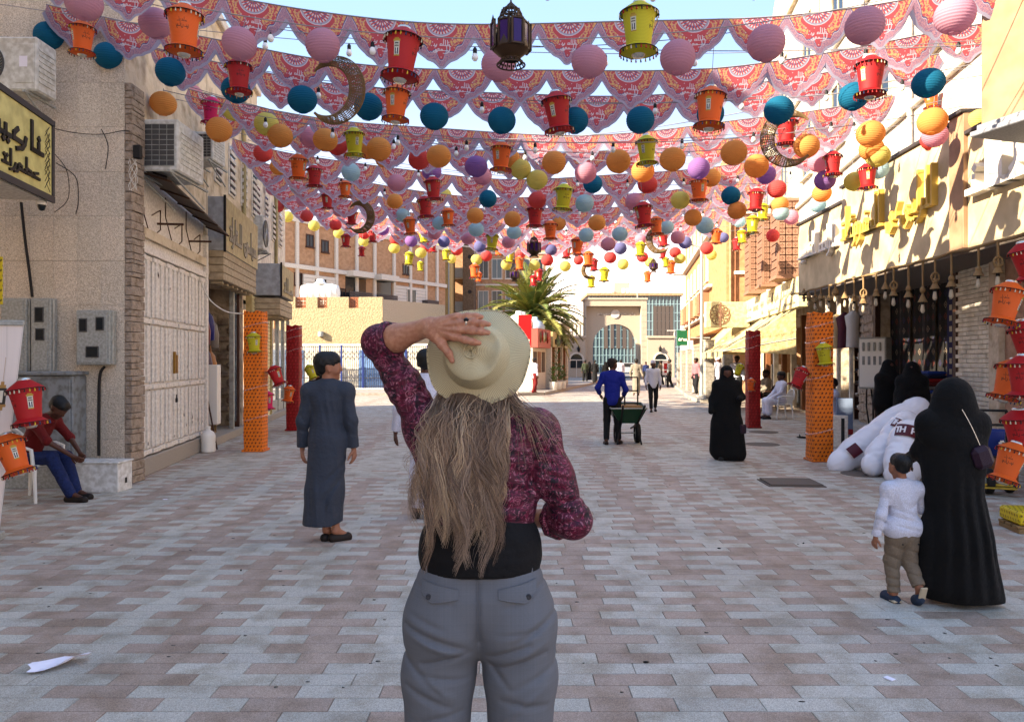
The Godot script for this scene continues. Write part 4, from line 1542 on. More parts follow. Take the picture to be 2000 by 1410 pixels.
func fascia():
	var fb := frame(V(-0.0373, 0, 1))
	var o := V(7.0, 0, -18.75)
	var t := thing("shop_fascia", "long cream shop fascia with raised gold Arabic letters in the sun", "shop sign", o, fb)
	var secs := [[0.0, 2.84, 4.94, 0.0, M.fascia], [2.85, 7.14, 5.21, 0.06, M.fascia], [7.15, 7.54, 5.28, 0.12, M.fascia2], [7.55, 11.6, 4.95, 0.06, M.fascia]]
	for s in secs:
		var b := MB.new()
		b.span(V(s[0], 3.3, -0.5), V(s[1], s[2], s[3]), 0.006)
		part("panel", b, s[4], t)
		b = MB.new()
		b.span(V(s[0] - 0.01, s[2], -0.5), V(s[1] + 0.01, s[2] + 0.06, s[3] + 0.05), 0.006)
		part("cap_rail", b, M.dark_trim, t)
	var b2 := MB.new()
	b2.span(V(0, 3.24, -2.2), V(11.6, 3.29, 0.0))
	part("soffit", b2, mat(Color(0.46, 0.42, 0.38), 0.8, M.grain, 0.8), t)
	var b := MB.new()
	letters(b, "alrayYdY llmfrwSat", 6.75, 4.12, 3.7, 0.62, 0.052, 0.10)
	part("gold_lettering", shifted(b, 0.06), M.letter_gold, t)
	b = MB.new()
	letters(b, "alrahh llnsyj", 2.65, 4.10, 2.4, 0.5, 0.05, 0.10)
	part("white_lettering", shifted(b, 0.0), M.letter_white, t)
	b = MB.new()
	letters(b, "qsTlan", 10.6, 4.05, 2.8, 0.62, 0.09, 0.16)
	part("white_lettering", shifted(b, 0.06), M.letter_white, t)
	# rope light along the lower edge
	t = thing("rope_garland", "thick twisted rope running along the lower edge of the cream fascia", "rope", o, fb)
	b = MB.new()
	var q := []
	for k in 80: q.append(V(k * 0.145, 3.27 + 0.012 * sin(k * 0.9) - 0.02 * absf(sin(k * 0.25)), 0.16 + 0.01 * cos(k * 0.7)))
	b.tube(q, 0.022, 7)
	part("rope", b, M.rope, t)
	var us := [[1571, 590], [1580, 598], [1593, 605], [1604, 600], [1620, 604], [1632, 590], [1651, 600], [1669, 607], [1687, 611], [1712, 598], [1730, 585], [1746, 598], [1775, 602], [1803, 612], [1827, 587], [1859, 584], [1912, 564], [1950, 560]]
	for k in us.size():
		var u: float = us[k][0]
		var d := 6.14 / ((u - 1000.0) / FOCAL - 0.0373)
		var yb: float = EYE - (us[k][1] - 705.0) / FOCAL * d
		var p := V(6.14 + 0.0373 * d, 3.25, -d)
		var h := 3.25 - yb
		var bt := thing("rope_pendant", "knotted rope pendant with bare bulb under the cream fascia, %s from its far end" % nth(k), "pendant lamp", p, Basis(), "rope pendants under the fascia")
		var rb := MB.new()
		rb.tube([Vector3.ZERO, V(0.004, -h * 0.5, 0), V(0, -h + 0.28, 0)], 0.017, 7)
		part("rope", rb, M.rope, bt)
		rb = MB.new()
		rb.ball(V(0, -h * 0.55, 0), V(0.045, 0.055, 0.045), 8, 6)
		if k % 3 == 2:
			var lp := []
			for s in 11: lp.append(V(cos(TAU * s / 10) * 0.06, -h * 0.45 + sin(TAU * s / 10) * 0.07, 0.01))
			rb.tube(lp, 0.017, 6)
		part("knot", rb, M.rope, bt)
		rb = MB.new()
		rb.lathe([V2(0.075, -h + 0.18), V2(0.055, -h + 0.22), V2(0.02, -h + 0.30), V2(0.005, -h + 0.32)], 10)
		part("rope_cap", rb, M.rope, bt)
		rb = MB.new()
		rb.lathe([V2(0.025, -h + 0.14), V2(0.025, -h + 0.2)], 10)
		part("socket", rb, M.black, bt)
		rb = MB.new()
		rb.lathe([V2(0.001, -h), V2(0.022, -h + 0.012), V2(0.034, -h + 0.04), V2(0.03, -h + 0.08), V2(0.02, -h + 0.14)], 12)
		part("bulb", rb, M.bulb_glass, bt)

func right_rest(UPB: Basis, SL: float):
	# near beige sign box at the top right
	var t := thing("beige_sign_box", "plain beige sign box with grey ledge at the top right", "sign box", P(1917, 268, 9.0), frame(V(0.3, 0, 0.95)))
	var b := MB.new()
	b.span(V(0, 0.14, -1.4), V(4.0, 3.6, 0.0), 0.01)
	part("casing", b, M.fascia2, t)
	b = MB.new()
	b.span(V(-0.05, 0.0, -1.45), V(4.0, 0.06, 0.12), 0.01)
	b.span(V(-0.02, 0.062, -1.42), V(4.0, 0.138, 0.05), 0.01)
	part("ledge", b, mat(Color(0.56, 0.57, 0.60), 0.6, M.grain, 1.0), t)
	# lit sign boards further along
	var O := V(5.3 + 0.145 * 34.0, 0, -34.0)
	t = thing("sign_strip", "row of pale yellow shop sign panels above the cream awning", "shop sign", O, UPB)
	var xs := [0.0, 2.6, 4.1, 5.4, 8.2, 10.9]
	var words := ["mHl rwaN", "", "zmzm", "Sryf altfSyl", "almrakz"]
	for k in 5:
		b = MB.new()
		b.span(V(xs[k] + 0.02, 3.3, -0.3), V(xs[k + 1] - 0.02, 4.22, 0.0), 0.01)
		var p := part("sign_panel", b, M.sign_cream, t)
		b = MB.new()
		var w: float = xs[k + 1] - xs[k]
		if words[k] != "":
			letters(b, words[k], xs[k + 1] - 0.3, 3.78, w - 0.7, 0.26, 0.05, 0.012)
			letters(b, "mn lms" + ["rwn", "byt", "slam"][k % 3], xs[k + 1] - 0.4, 3.45, w - 1.0, 0.12, 0.025, 0.012)
			part("lettering", b, M.letter_grey, p)
		else:
			part("lettering", latin("ANDERTEX", 0.17, 0.012), M.letter_grey, p, V((xs[1] + xs[2]) * 0.5, 3.75, 0.008))
	# round-flower sign facing the viewer
	t = thing("flower_sign", "white sign board with brown flower rosette facing down the street", "shop sign", P(1424, 615, 33.0), Y(4))
	part("board", one_box(V(2.7, 1.1, 0.25), 0.02), M.sign_cream, t, V(0.3, 0, 0))
	b = MB.new()
	for k in 12:
		var a := TAU * k / 12
		var q := []
		for s in 11: q.append(V(-0.45 + cos(a) * 0.27 + cos(a + TAU * s / 10) * 0.18, sin(a) * 0.27 + sin(a + TAU * s / 10) * 0.18, 0.14))
		b.tube(q, 0.014, 4, false)
	part("rosette", b, M.lattice, t)
	part("centre_bar", one_box(V(0.05, 1.08, 0.02)), M.lattice, t, V(-0.42, 0, 0.137))
	part("lettering", latin("FEN", 0.17, 0.02, true), M.letter_dark, t, V(1.1, -0.38, 0.137))
	# awnings
	awning("cream_awning", "large sunlit cream cloth awning with scalloped edge over the right shops", V(5.35 + 0.145 * 30.0, 0, -30.0), UPB, 6.3, 3.25, 1.95, 2.2)
	awning("cream_awning", "smaller cream awning further down the right side by the lamp post", V(5.35 + 0.145 * 38.0, 0, -38.0), UPB, 4.4, 3.6, 2.1, 1.6)
	awning("cream_awning", "farthest small cream awning on the right", V(5.35 + 0.145 * 46.0, 0, -46.0), UPB, 3.6, 3.0, 2.0, 1.4)
	# shop fronts beneath
	t = thing("awning_shop", "shadowed open shop fronts under the cream awnings", "shop", V(6.0 + 0.145 * 47.0, 0, -47.0), UPB)
	b = MB.new()
	b.span(V(0, 0.1, -2.6), V(23.2, 3.3, -2.5))
	part("back_wall", b, M.plaster_old, t)
	b = MB.new()
	b.span(V(0, 3.2, -2.5), V(23.2, 4.3, -0.2))
	part("lintel", b, M.plaster_old, t)
	for k in 15:
		b = MB.new()
		b.span(V(0.1 + k * 1.62, 0.0, -0.2), V(0.32 + k * 1.62, 3.2, -0.02), 0.008)
		part("post", b, M.plaster_white if k % 2 == 0 else M.wood, t)
	for k in 14:
		var cols := [M.void, M.wood_dark, M.sign_cream, M.cabinet]
		b = MB.new()
		b.span(V(0.34 + k * 1.62, 0.12, -0.9), V(1.7 + k * 1.62, 0.9 + 0.3 * (k % 3), -0.3), 0.02)
		part("counter", b, cols[k % 4], t)
	# pierced bays on the cream wall
	for k in 3:
		var d: float = [24.6, 27.2, 30.0][k]
		t = thing("lattice_bay", "brown pierced lattice bay window on the right wall, %s from the viewer" % nth(k), "bay window", V(5.3 + 0.145 * d, 4.35, -d), UPB, "lattice bays on the right")
		part("casing", one_box(V(1.0, 2.3, 0.6), 0.01), M.wood_dark, t, V(0, 1.15, 0.1))
		b = MB.new()
		lattice_panel(b, -0.5, 0.0, 1.0, 2.3, 0.43, 0.25, 0.018)
		part("front_lattice", b, M.lattice, t)
		b = MB.new()
		b.xf = Transform3D(Y(90), V(0.53, 0, 0.1))
		lattice_panel(b, -0.3, 0.0, 0.6, 2.3, 0.0, 0.2, 0.018)
		part("side_lattice", b, M.lattice, t)
		part("roof", one_box(V(1.2, 0.1, 0.9), 0.01), M.lattice, t, V(0, 2.36, 0.1))
		part("base", one_box(V(1.1, 0.1, 0.8), 0.01), M.lattice, t, V(0, -0.06, 0.1))
	# peach building with its end wall facing the viewer
	t = thing("peach_building", "peach rendered building with white ledges in full sun on the right", "building", V(10.2, 0, -36.5), frame(V(-0.15, 0, 1)))
	b = MB.new()
	b.span(V(-26, 3.3, -9), V(0, 11.6, 0.0))
	part("wall", b, M.peach, t)
	b = MB.new()
	b.span(V(-26, 0.0, -9), V(-0.01, 3.3, -0.6))
	part("ground_floor", b, M.peach2, t)
	for y in [4.2, 5.75, 8.6, 11.6]:
		b = MB.new()
		b.span(V(0.0, y, -9), V(0.16, y + 0.16, -0.35), 0.01)
		b.span(V(-26, y, 0.0), V(-6.0, y + 0.16, 0.3), 0.01)
		part("ledge", b, M.trim, t)
	for k in 6:
		b = MB.new()
		b.span(V(-9.5 - k * 2.8, 4.4, 0.0), V(-7.8 - k * 2.8, 5.6, 0.55), 0.01)
		part("balcony", b, M.lattice2 if k % 2 == 0 else M.peach2, t)
		win(t, -9.2 - k * 2.8, 6.4, 1.0, 1.5, 0.0, M.trim, M.pane)
		win(t, -9.2 - k * 2.8, 9.2, 1.0, 1.5, 0.0, M.trim, M.pane)
	b = MB.new()
	b.tube([V(0.08, 3.4, -0.18), V(0.08, 11.4, -0.18)], 0.05, 8)
	part("drain_pipe", b, M.peach2, t)
	b = MB.new()
	b.tube([V(0.08, 3.4, -0.42), V(0.08, 11.4, -0.42)], 0.04, 8)
	part("drain_pipe", b, M.wood, t)
	# lattice window on the end wall
	b = MB.new()
	b.xf = Transform3D(Y(90), V(0.02, 9.4, -2.2))
	lattice_panel(b, -0.7, 0.0, 1.4, 1.0, 0.04, 0.28, 0.03)
	part("lattice_window", b, M.lattice, t)
	# shading canopy boxes and small signs on the far right
	t = thing("green_sign", "small green and white projecting sign on the far right", "sign", P(1333, 660, 45.0))
	part("board", one_box(V(0.6, 0.9, 0.1), 0.01), mat(Color(0.05, 0.32, 0.20), 0.5), t)
	b = MB.new()
	letters(b, "sAd", 0.25, -0.15, 0.5, 0.3, 0.05, 0.02)
	part("lettering", shifted(b, 0.05), M.letter_white, t)
	b = MB.new()
	b.tube([V(0.3, 0, 0), V(1.6, 0, 0.1)], 0.04, 6)
	part("arm", b, M.metal_grey, t)
	t = thing("red_notice", "small white board with red Arabic notice on the gate's right", "sign", P(1300, 719, 52.0))
	part("board", one_box(V(0.4, 0.95, 0.06), 0.02), M.letter_white, t)
	part("red_text", one_box(V(0.22, 0.4, 0.02), 0.01), mat(Color(0.6, 0.05, 0.07), 0.5), t, V(0, 0.12, 0.04))
	part("red_seal", one_box(V(0.18, 0.16, 0.02), 0.06), mat(Color(0.6, 0.05, 0.07), 0.5), t, V(0, -0.24, 0.04))
	part("leg", one_box(V(0.06, 0.72, 0.05)), M.metal_grey, t, V(0, -0.8, 0))
	# stone pillars
	var cols := [[1421, 783, 31.2, 2.45], [1385, 785, 30.7, 2.45], [1361, 775, 36.0, 2.3], [1348, 770, 39.0, 2.2], [1336, 764, 43.0, 2.2], [1329, 759, 47.0, 2.1]]
	for k in cols.size():
		var d: float = cols[k][2]
		stone_pillar("grey stone block pillar on the right pavement, %s from the near end" % nth(k), V((cols[k][0] - 1000.0) / FOCAL * d, 0.0, -d), cols[k][3], k == 1)
	# lamp posts
	for k in 2:
		var d: float = [32.5, 44.0][k]
		var u: float = [1371, 1347][k]
		t = thing("lamp_post", ["thick pale steel lamp post standing among the stone pillars", "slender steel lamp post with arm further down the right side"][k], "lamp post", V((u - 1000.0) / FOCAL * d, 0.14, -d))
		b = MB.new()
		b.lathe([V2(0.10, 0.0), V2(0.10, 0.3), V2(0.085, 0.32), V2(0.07, 4.0), V2(0.065, 6.8), V2(0.001, 6.82)] if k == 0 else [V2(0.07, 0.0), V2(0.055, 3.0), V2(0.05, 6.2), V2(0.001, 6.22)], 12)
		part("pole", b, M.metal_grey, t)
		b = MB.new()
		b.tube([V(0, 6.1, 0), V(-0.1, 6.35, 0), V(-0.5, 6.45, 0)], 0.04, 8)
		part("arm", b, M.metal_grey, t)
		part("lamp_head", one_box(V(0.5, 0.08, 0.2), 0.03), M.metal_grey, t, V(-0.7, 6.45, 0))
		part("base_plate", one_box(V(0.4, 0.05, 0.4), 0.01), M.metal_grey, t, V(0, 0.02, 0))

func stone_pillar(label: String, p: Vector3, h: float, base: bool):
	var t := thing("stone_pillar", label, "pillar", p, Basis(), "stone pillars on the right pavement")
	var n := 11
	var m := one_box(V(0.36, (h - 0.15) / n - 0.008, 0.36), 0.012).mesh()
	for k in n: part("stone_block", m, M.pillar_stone, t, V(0, 0.15 + (k + 0.5) * (h - 0.15) / n, 0))
	part("core", one_box(V(0.34, h - 0.02, 0.34)), M.joint, t, V(0, h * 0.5, 0))
	part("capital", one_box(V(0.40, 0.06, 0.40), 0.012), M.pillar_stone, t, V(0, h + 0.02, 0))
	part("panel", one_box(V(0.2, 0.5, 0.02), 0.008), M.gate_stone, t, V(0, h - 0.45, 0.185))
	part("footing", one_box(V(0.5, 0.15, 0.5), 0.015) if not base else one_box(V(0.9, 0.15, 0.9), 0.015), M.pillar_stone, t, V(0, 0.075, 0))

func awning(called: String, label: String, o: Vector3, fb: Basis, len: float, ytop: float, ylow: float, out: float):
	var t := thing(called, label, "awning", o, fb, "cream awnings")
	var b := MB.new()
	var n := 28
	for s in n:
		for r in 6:
			var f := func(i: int, j: int) -> Vector3:
				var x := len * i / n
				var q := j / 6.0
				return V(x, lerpf(ytop, ylow, q) - 0.10 * sin(q * PI) + 0.025 * sin(x * 5.0 + j), q * out)
			b.quad(f.call(s, r + 1), f.call(s + 1, r + 1), f.call(s + 1, r), f.call(s, r))
	part("canopy", b, M.awning, t)
	b = MB.new()
	for s in n * 2:
		var x0 := len * s / (n * 2.0)
		var x1 := len * (s + 1) / (n * 2.0)
		var e0 := 0.16 + 0.06 * absf(sin(s * PI / 4.0))
		var e1 := 0.16 + 0.06 * absf(sin((s + 1) * PI / 4.0))
		b.quad(V(x0, ylow - e0, out + 0.01), V(x1, ylow - e1, out + 0.01), V(x1, ylow + 0.02, out + 0.012), V(x0, ylow + 0.02, out + 0.012))
	part("valance", b, M.awning, t)
	for x in [0.0, len]:
		b = MB.new()
		b.tri(V(x, ytop, 0), V(x, ylow, out), V(x, ylow - 0.1, 0.0))
		part("side_flap", b, M.awning, t)
		b = MB.new()
		b.tube([V(x, ytop - 0.9, 0), V(x, ylow, out)], 0.02, 6)
		part("stay", b, M.metal_grey, t)

# ------------------------------------------------------------------ the far end of the street
func far_end():
	rng.seed = 51
	gate()
	glass_building()
	beige_house()
	fence()
	apartment_block()
	middle_buildings()
	stalls()
	palm()
	far_lamps()

func gate():
	var d := 72.0
	var k := d / FOCAL
	var o := V((1200 - 1000) * k, 0, -d)
	var t := thing("arched_gateway", "large stone city gateway with round arch closing the street", "gateway", o)
	var px := func(u: float) -> float: return (u - 1200.0) * k
	var x0: float = px.call(1142)
	var x1: float = px.call(1261)
	var a0: float = px.call(1158)
	var a1: float = px.call(1246)
	var r0: float = px.call(1144)
	var r1: float = px.call(1250)
	var cx := (a0 + a1) * 0.5
	var rad := (a1 - a0) * 0.5
	# outer block with the tall recess
	var b := MB.new()
	b.span(V(x0, 0, -1.6), V(r0, 7.3, 0.75), 0.02)
	b.span(V(r1, 0, -1.6), V(x1, 7.3, 0.75), 0.02)
	b.span(V(r0, 6.75, -1.6), V(r1, 7.3, 0.75))
	part("portal", b, M.gate_stone, t)
	b = MB.new()
	b.span(V(x0 - 0.1, 7.3, -1.7), V(x1 + 0.1, 7.5, 0.85), 0.03)
	part("cornice", b, M.gate_stone, t)
	# wall with the arched opening
	var poly := PackedVector2Array([V2(r0, 0), V2(a0, 0)])
	for s in 21:
		var a := PI - PI * s / 20.0
		poly.append(V2(cx + cos(a) * rad, 3.0 + sin(a) * rad))
	poly.append_array(PackedVector2Array([V2(a1, 0), V2(r1, 0), V2(r1, 6.75), V2(r0, 6.75)]))
	b = MB.new()
	b.prism(poly, -1.2, 0.0)
	part("arch_wall", b, M.gate_stone, t)
	# stone courses on the arch wall and jambs: separate blocks proud of the face
	for row in 12:
		for c in 2:
			for side in 2:
				var w: float = (x1 - r1) * 0.5
				var xx: float = (x0 if side == 0 else r1) + w * (c + 0.5) * (1.0 if side == 1 else (r0 - x0) / (x1 - r1))
				part("stone_block", one_box(V(w * 0.97 if side == 1 else (r0 - x0) * 0.5 * 0.94, 0.56, 0.04), 0.01), M.gate_stone, t, V(xx, 0.32 + row * 0.58, 0.76))
	b = MB.new()
	letters(b, "bab mkh almdynh", cx + 1.9, 6.0, 3.6, 0.22, 0.05, 0.05)
	part("carved_lettering", b, M.trim, t)
	b = MB.new()
	b.xf = Transform3D(Basis(Vector3.RIGHT, PI / 2), V(cx, 6.05, 0.02))
	b.lathe([V2(0.42, 0.0), V2(0.42, 0.06), V2(0.34, 0.07), V2(0.001, 0.05)], 24)
	part("medallion", b, M.trim, t)
	# wings with their own arched doorways
	for s in 2:
		var w0: float = px.call(1107) if s == 0 else px.call(1261)
		var w1: float = px.call(1142) if s == 0 else px.call(1314)
		b = MB.new()
		b.span(V(w0, 0, -1.5), V(w1, 3.75, 0.9), 0.02)
		var wg := part("wing", b, M.gate_stone, t)
		b = MB.new()
		b.span(V(w0 - 0.05, 3.75, -1.6), V(w1 + 0.05, 3.98, 1.05), 0.02)
		part("wing_cornice", b, M.gate_stone, wg)
		var c := (w0 + w1) * 0.5 + 0.0
		var q := PackedVector2Array([V2(c - 0.55, 0.05 if s == 1 else 1.0), V2(c + 0.55, 0.05 if s == 1 else 1.0)])
		for m in 11:
			var a := PI * m / 10.0
			q.append(V2(c + cos(a) * 0.55, 1.75 + sin(a) * 0.55))
		b = MB.new()
		b.prism(q, 0.9, 0.93)
		var dr := part("arched_window", b, M.pane, wg)
		b = MB.new()
		for m in 12:
			var a := PI * m / 11.0
			b.box(V(c + cos(a) * 0.63, 1.75 + sin(a) * 0.63, 0.94), V(0.16, 0.22, 0.08), 0.01, Basis(Vector3.BACK, a))
		part("arch_trim", b, M.trim, dr)
		b = MB.new()
		b.span(V(c - 0.03, 0.1, 0.935), V(c + 0.03, 1.75, 0.96))
		b.span(V(c - 0.55, 1.70, 0.935), V(c + 0.55, 1.78, 0.96))
		part("glazing_bar", b, M.trim, dr)
		b = MB.new()
		b.lathe([V2(0.02, 2.62), V2(0.12, 2.7), V2(0.15, 3.0), V2(0.05, 3.15), V2(0.01, 3.3)], 6)
		part("wall_lantern", b, M.black, wg, V(c + (0.2 if s == 0 else -0.1), -0.15, 1.1))

func glass_building():
	var d := 108.0
	var k := d / FOCAL
	var o := V((1230 - 1000) * k, 0, -d)
	var t := thing("glass_building", "blue glazed modern building with flat roof behind the gateway", "building", o)
	var x0 := (1150 - 1230) * k
	var x1 := (1330 - 1230) * k
	var h := 1.65 + (705 - 578) * k
	var b := MB.new()
	b.span(V(x0, 0, -10), V(x1, h, 0))
	part("core", b, M.pane_blue, t)
	b = MB.new()
	b.span(V(x0 - 0.3, h, -10), V(x1 + 0.3, h + 0.4, 0.6), 0.02)
	part("roof_edge", b, M.peach2, t)
	var n := 26
	for s in n:
		var x := x0 + (x1 - x0) * s / n
		b = MB.new()
		b.span(V(x, 0.0, 0.0), V(x + 0.06, h, 0.12))
		part("mullion", b, M.mullion, t)
	for r in 9:
		b = MB.new()
		b.span(V(x0, 1.2 + r * 1.2, 0.0), V(x1, 1.28 + r * 1.2, 0.08))
		part("transom", b, M.mullion, t)
	for s in 10:
		b = MB.new()
		var x: float = ([1180, 1192, 1204, 1216, 1228, 1276, 1284, 1292, 1300, 1308][s] - 1230) * k
		b.span(V(x, 3.4, 0.05), V(x + 7.0 * k, h - 1.4, 0.14))
		part("dark_panel", b, M.shutter_grey, t)
	b = MB.new()
	b.span(V((1202 - 1230) * k, h + 0.4, -4), V((1232 - 1230) * k, h + 2.0, -1), 0.02)
	part("roof_room", b, M.gate_stone, t)
	for s in 6:
		b = MB.new()
		b.box(V((1175 + s * 8 + (20 if s > 2 else 0) - 1230) * k, h + 0.75, -0.6), V(0.45, 0.7, 0.4), 0.05)
		part("roof_unit", b, M.plastic_white, t)

func beige_house():
	var d := 43.0
	var k := d / FOCAL
	var x0 := (545 - 1000) * k
	var x1 := (747 - 1000) * k
	var h := 1.65 + (705 - 580) * k
	var t := thing("beige_house", "low sunlit beige rendered house with notched parapet behind the fence", "house", V(x1, 0, -d))
	var w := x1 - x0
	var b := MB.new()
	var notch := [-w + 0.25, -0.245 * w - 2.35, -2.35 + 0.45]
	b.span(V(-w, 0, -7), V(0, h - 0.62, 0.0))
	part("wall", b, M.beige, t)
	var edges := [-w, -w + 0.9, -w + 1.5, -3.65, -3.1, -1.9, -1.35, 0.0]
	for s in range(0, 8, 2):
		b = MB.new()
		b.span(V(edges[s], h - 0.62, -0.35), V(edges[s + 1], h, 0.001), 0.01)
		part("merlon", b, M.beige, t)
	for s in range(1, 7, 2):
		b = MB.new()
		lattice_panel(b, edges[s] + 0.03, h - 0.6, edges[s + 1] - edges[s] - 0.06, 0.58, -0.2, 0.2, 0.02)
		part("terracotta_screen", b, M.lattice2, t)
	# return wall running back to the right
	b = MB.new()
	b.prism(PackedVector2Array([V2(0.01, -0.05), V2(3.1, -4.6), V2(2.6, -5.0), V2(0.01, -1.0)]), -h + 0.12, 0.0)
	part("side_wall", turned(b), M.gate_stone, t)
	b = MB.new()
	b.span(V(-w, h - 0.60, -6.9), V(-0.2, h - 0.5, -0.36))
	part("roof", b, M.trim, t)
	win(t, (603 - 747) * k, 1.9, 0.75, 0.62, 0.0, M.trim, M.pane, false)
	win(t, (648 - 747) * k, 1.9, 0.85, 0.62, 0.0, M.trim, M.pane, false)
	b = MB.new()
	b.lathe([V2(0.16, -0.14), V2(0.16, 0.14), V2(0.001, 0.15)], 12)
	part("wall_vent", b, M.metal_grey, t, V((627 - 747) * k, 3.15, 0.12))
	t = thing("water_tank", "white ribbed horizontal water tank on the beige roof", "water tank", P(624, 582, 45.0))
	b = MB.new()
	b.xf = Transform3D(Basis(Vector3.BACK, -PI / 2), V(-1.1, 0.30, 0))
	var pr := [V2(0.001, 0.0), V2(0.3, 0.02)]
	for s in 31: pr.append(V2(0.52 + (0.045 if s % 5 == 0 else 0.0) - 0.12 * pow(absf(s - 15) / 15.0, 6), 0.06 + s * 0.071))
	pr.append_array([V2(0.3, 2.24), V2(0.001, 2.26)])
	b.lathe(pr, 24)
	part("tank", b, M.plastic_white, t)
	b = MB.new()
	b.lathe([V2(0.42, 0.75), V2(0.25, 0.9), V2(0.2, 1.05), V2(0.001, 1.08)], 16)
	part("hatch", b, M.plastic_white, t, V(0.05, 0.05, 0))
	part("stand", one_box(V(2.0, 0.25, 0.8), 0.02), M.trim, t, V(0, -0.28, 0))

func fence():
	var d := 41.0
	var k := d / FOCAL
	var x0 := (540 - 1000) * k
	var t := thing("blue_fence", "dark blue steel bar fence with zigzag tops in front of beige house", "fence", V(x0, 0, -d))
	var n := 70
	var w := (835 - 540) * k
	var st := w / n
	var b := MB.new()
	b.tube([V(0, 0.18, 0), V(0, 2.45, 0)], 0.016, 5)
	var bar := b.mesh()
	for s in n: part("bar", bar, M.fence_dark, t, V(s * st, 0, 0))
	for y in [0.3, 0.75, 2.42]:
		b = MB.new()
		b.span(V(0, y - 0.02, -0.02), V(w, y + 0.02, 0.02))
		part("rail", b, M.fence_dark, t)
	b = MB.new()
	for s in range(0, n - 2, 2):
		for m in 2:
			b.tube([V(s * st, 1.95 - m * 0.25, 0), V((s + 1) * st, 2.2 - m * 0.25, 0)], 0.014, 4, false)
			b.tube([V((s + 1) * st, 2.2 - m * 0.25, 0), V((s + 2) * st, 1.95 - m * 0.25, 0)], 0.014, 4, false)
	part("zigzag_bars", b, M.fence_dark, t)
	for s in range(0, 8):
		part("post", one_box(V(0.1, 2.5, 0.1), 0.01), M.fence_blue, t, V(s * w / 7.0, 1.25, 0))
	part("plinth", one_box(V(w, 0.2, 0.3), 0.01), M.trim, t, V(w * 0.5, 0.1, 0))
	# pale blue gate doors and white wall behind the bars
	t = thing("courtyard_wall", "white courtyard wall with pale blue doors behind the fence", "wall", V(x0, 0, -d - 1.1))
	part("wall", one_box(V(w + 1.5, 2.6, 0.15)), M.plaster_white, t, V(w * 0.5 - 0.4, 1.3, -0.1))
	for s in [0.25, 4.15, 5.0, 5.9]:
		part("door", one_box(V(0.85, 2.2, 0.05), 0.01), mat(Color(0.42, 0.55, 0.74), 0.5, M.patch, 0.6), t, V(s + 0.45, 1.15, 0.0))

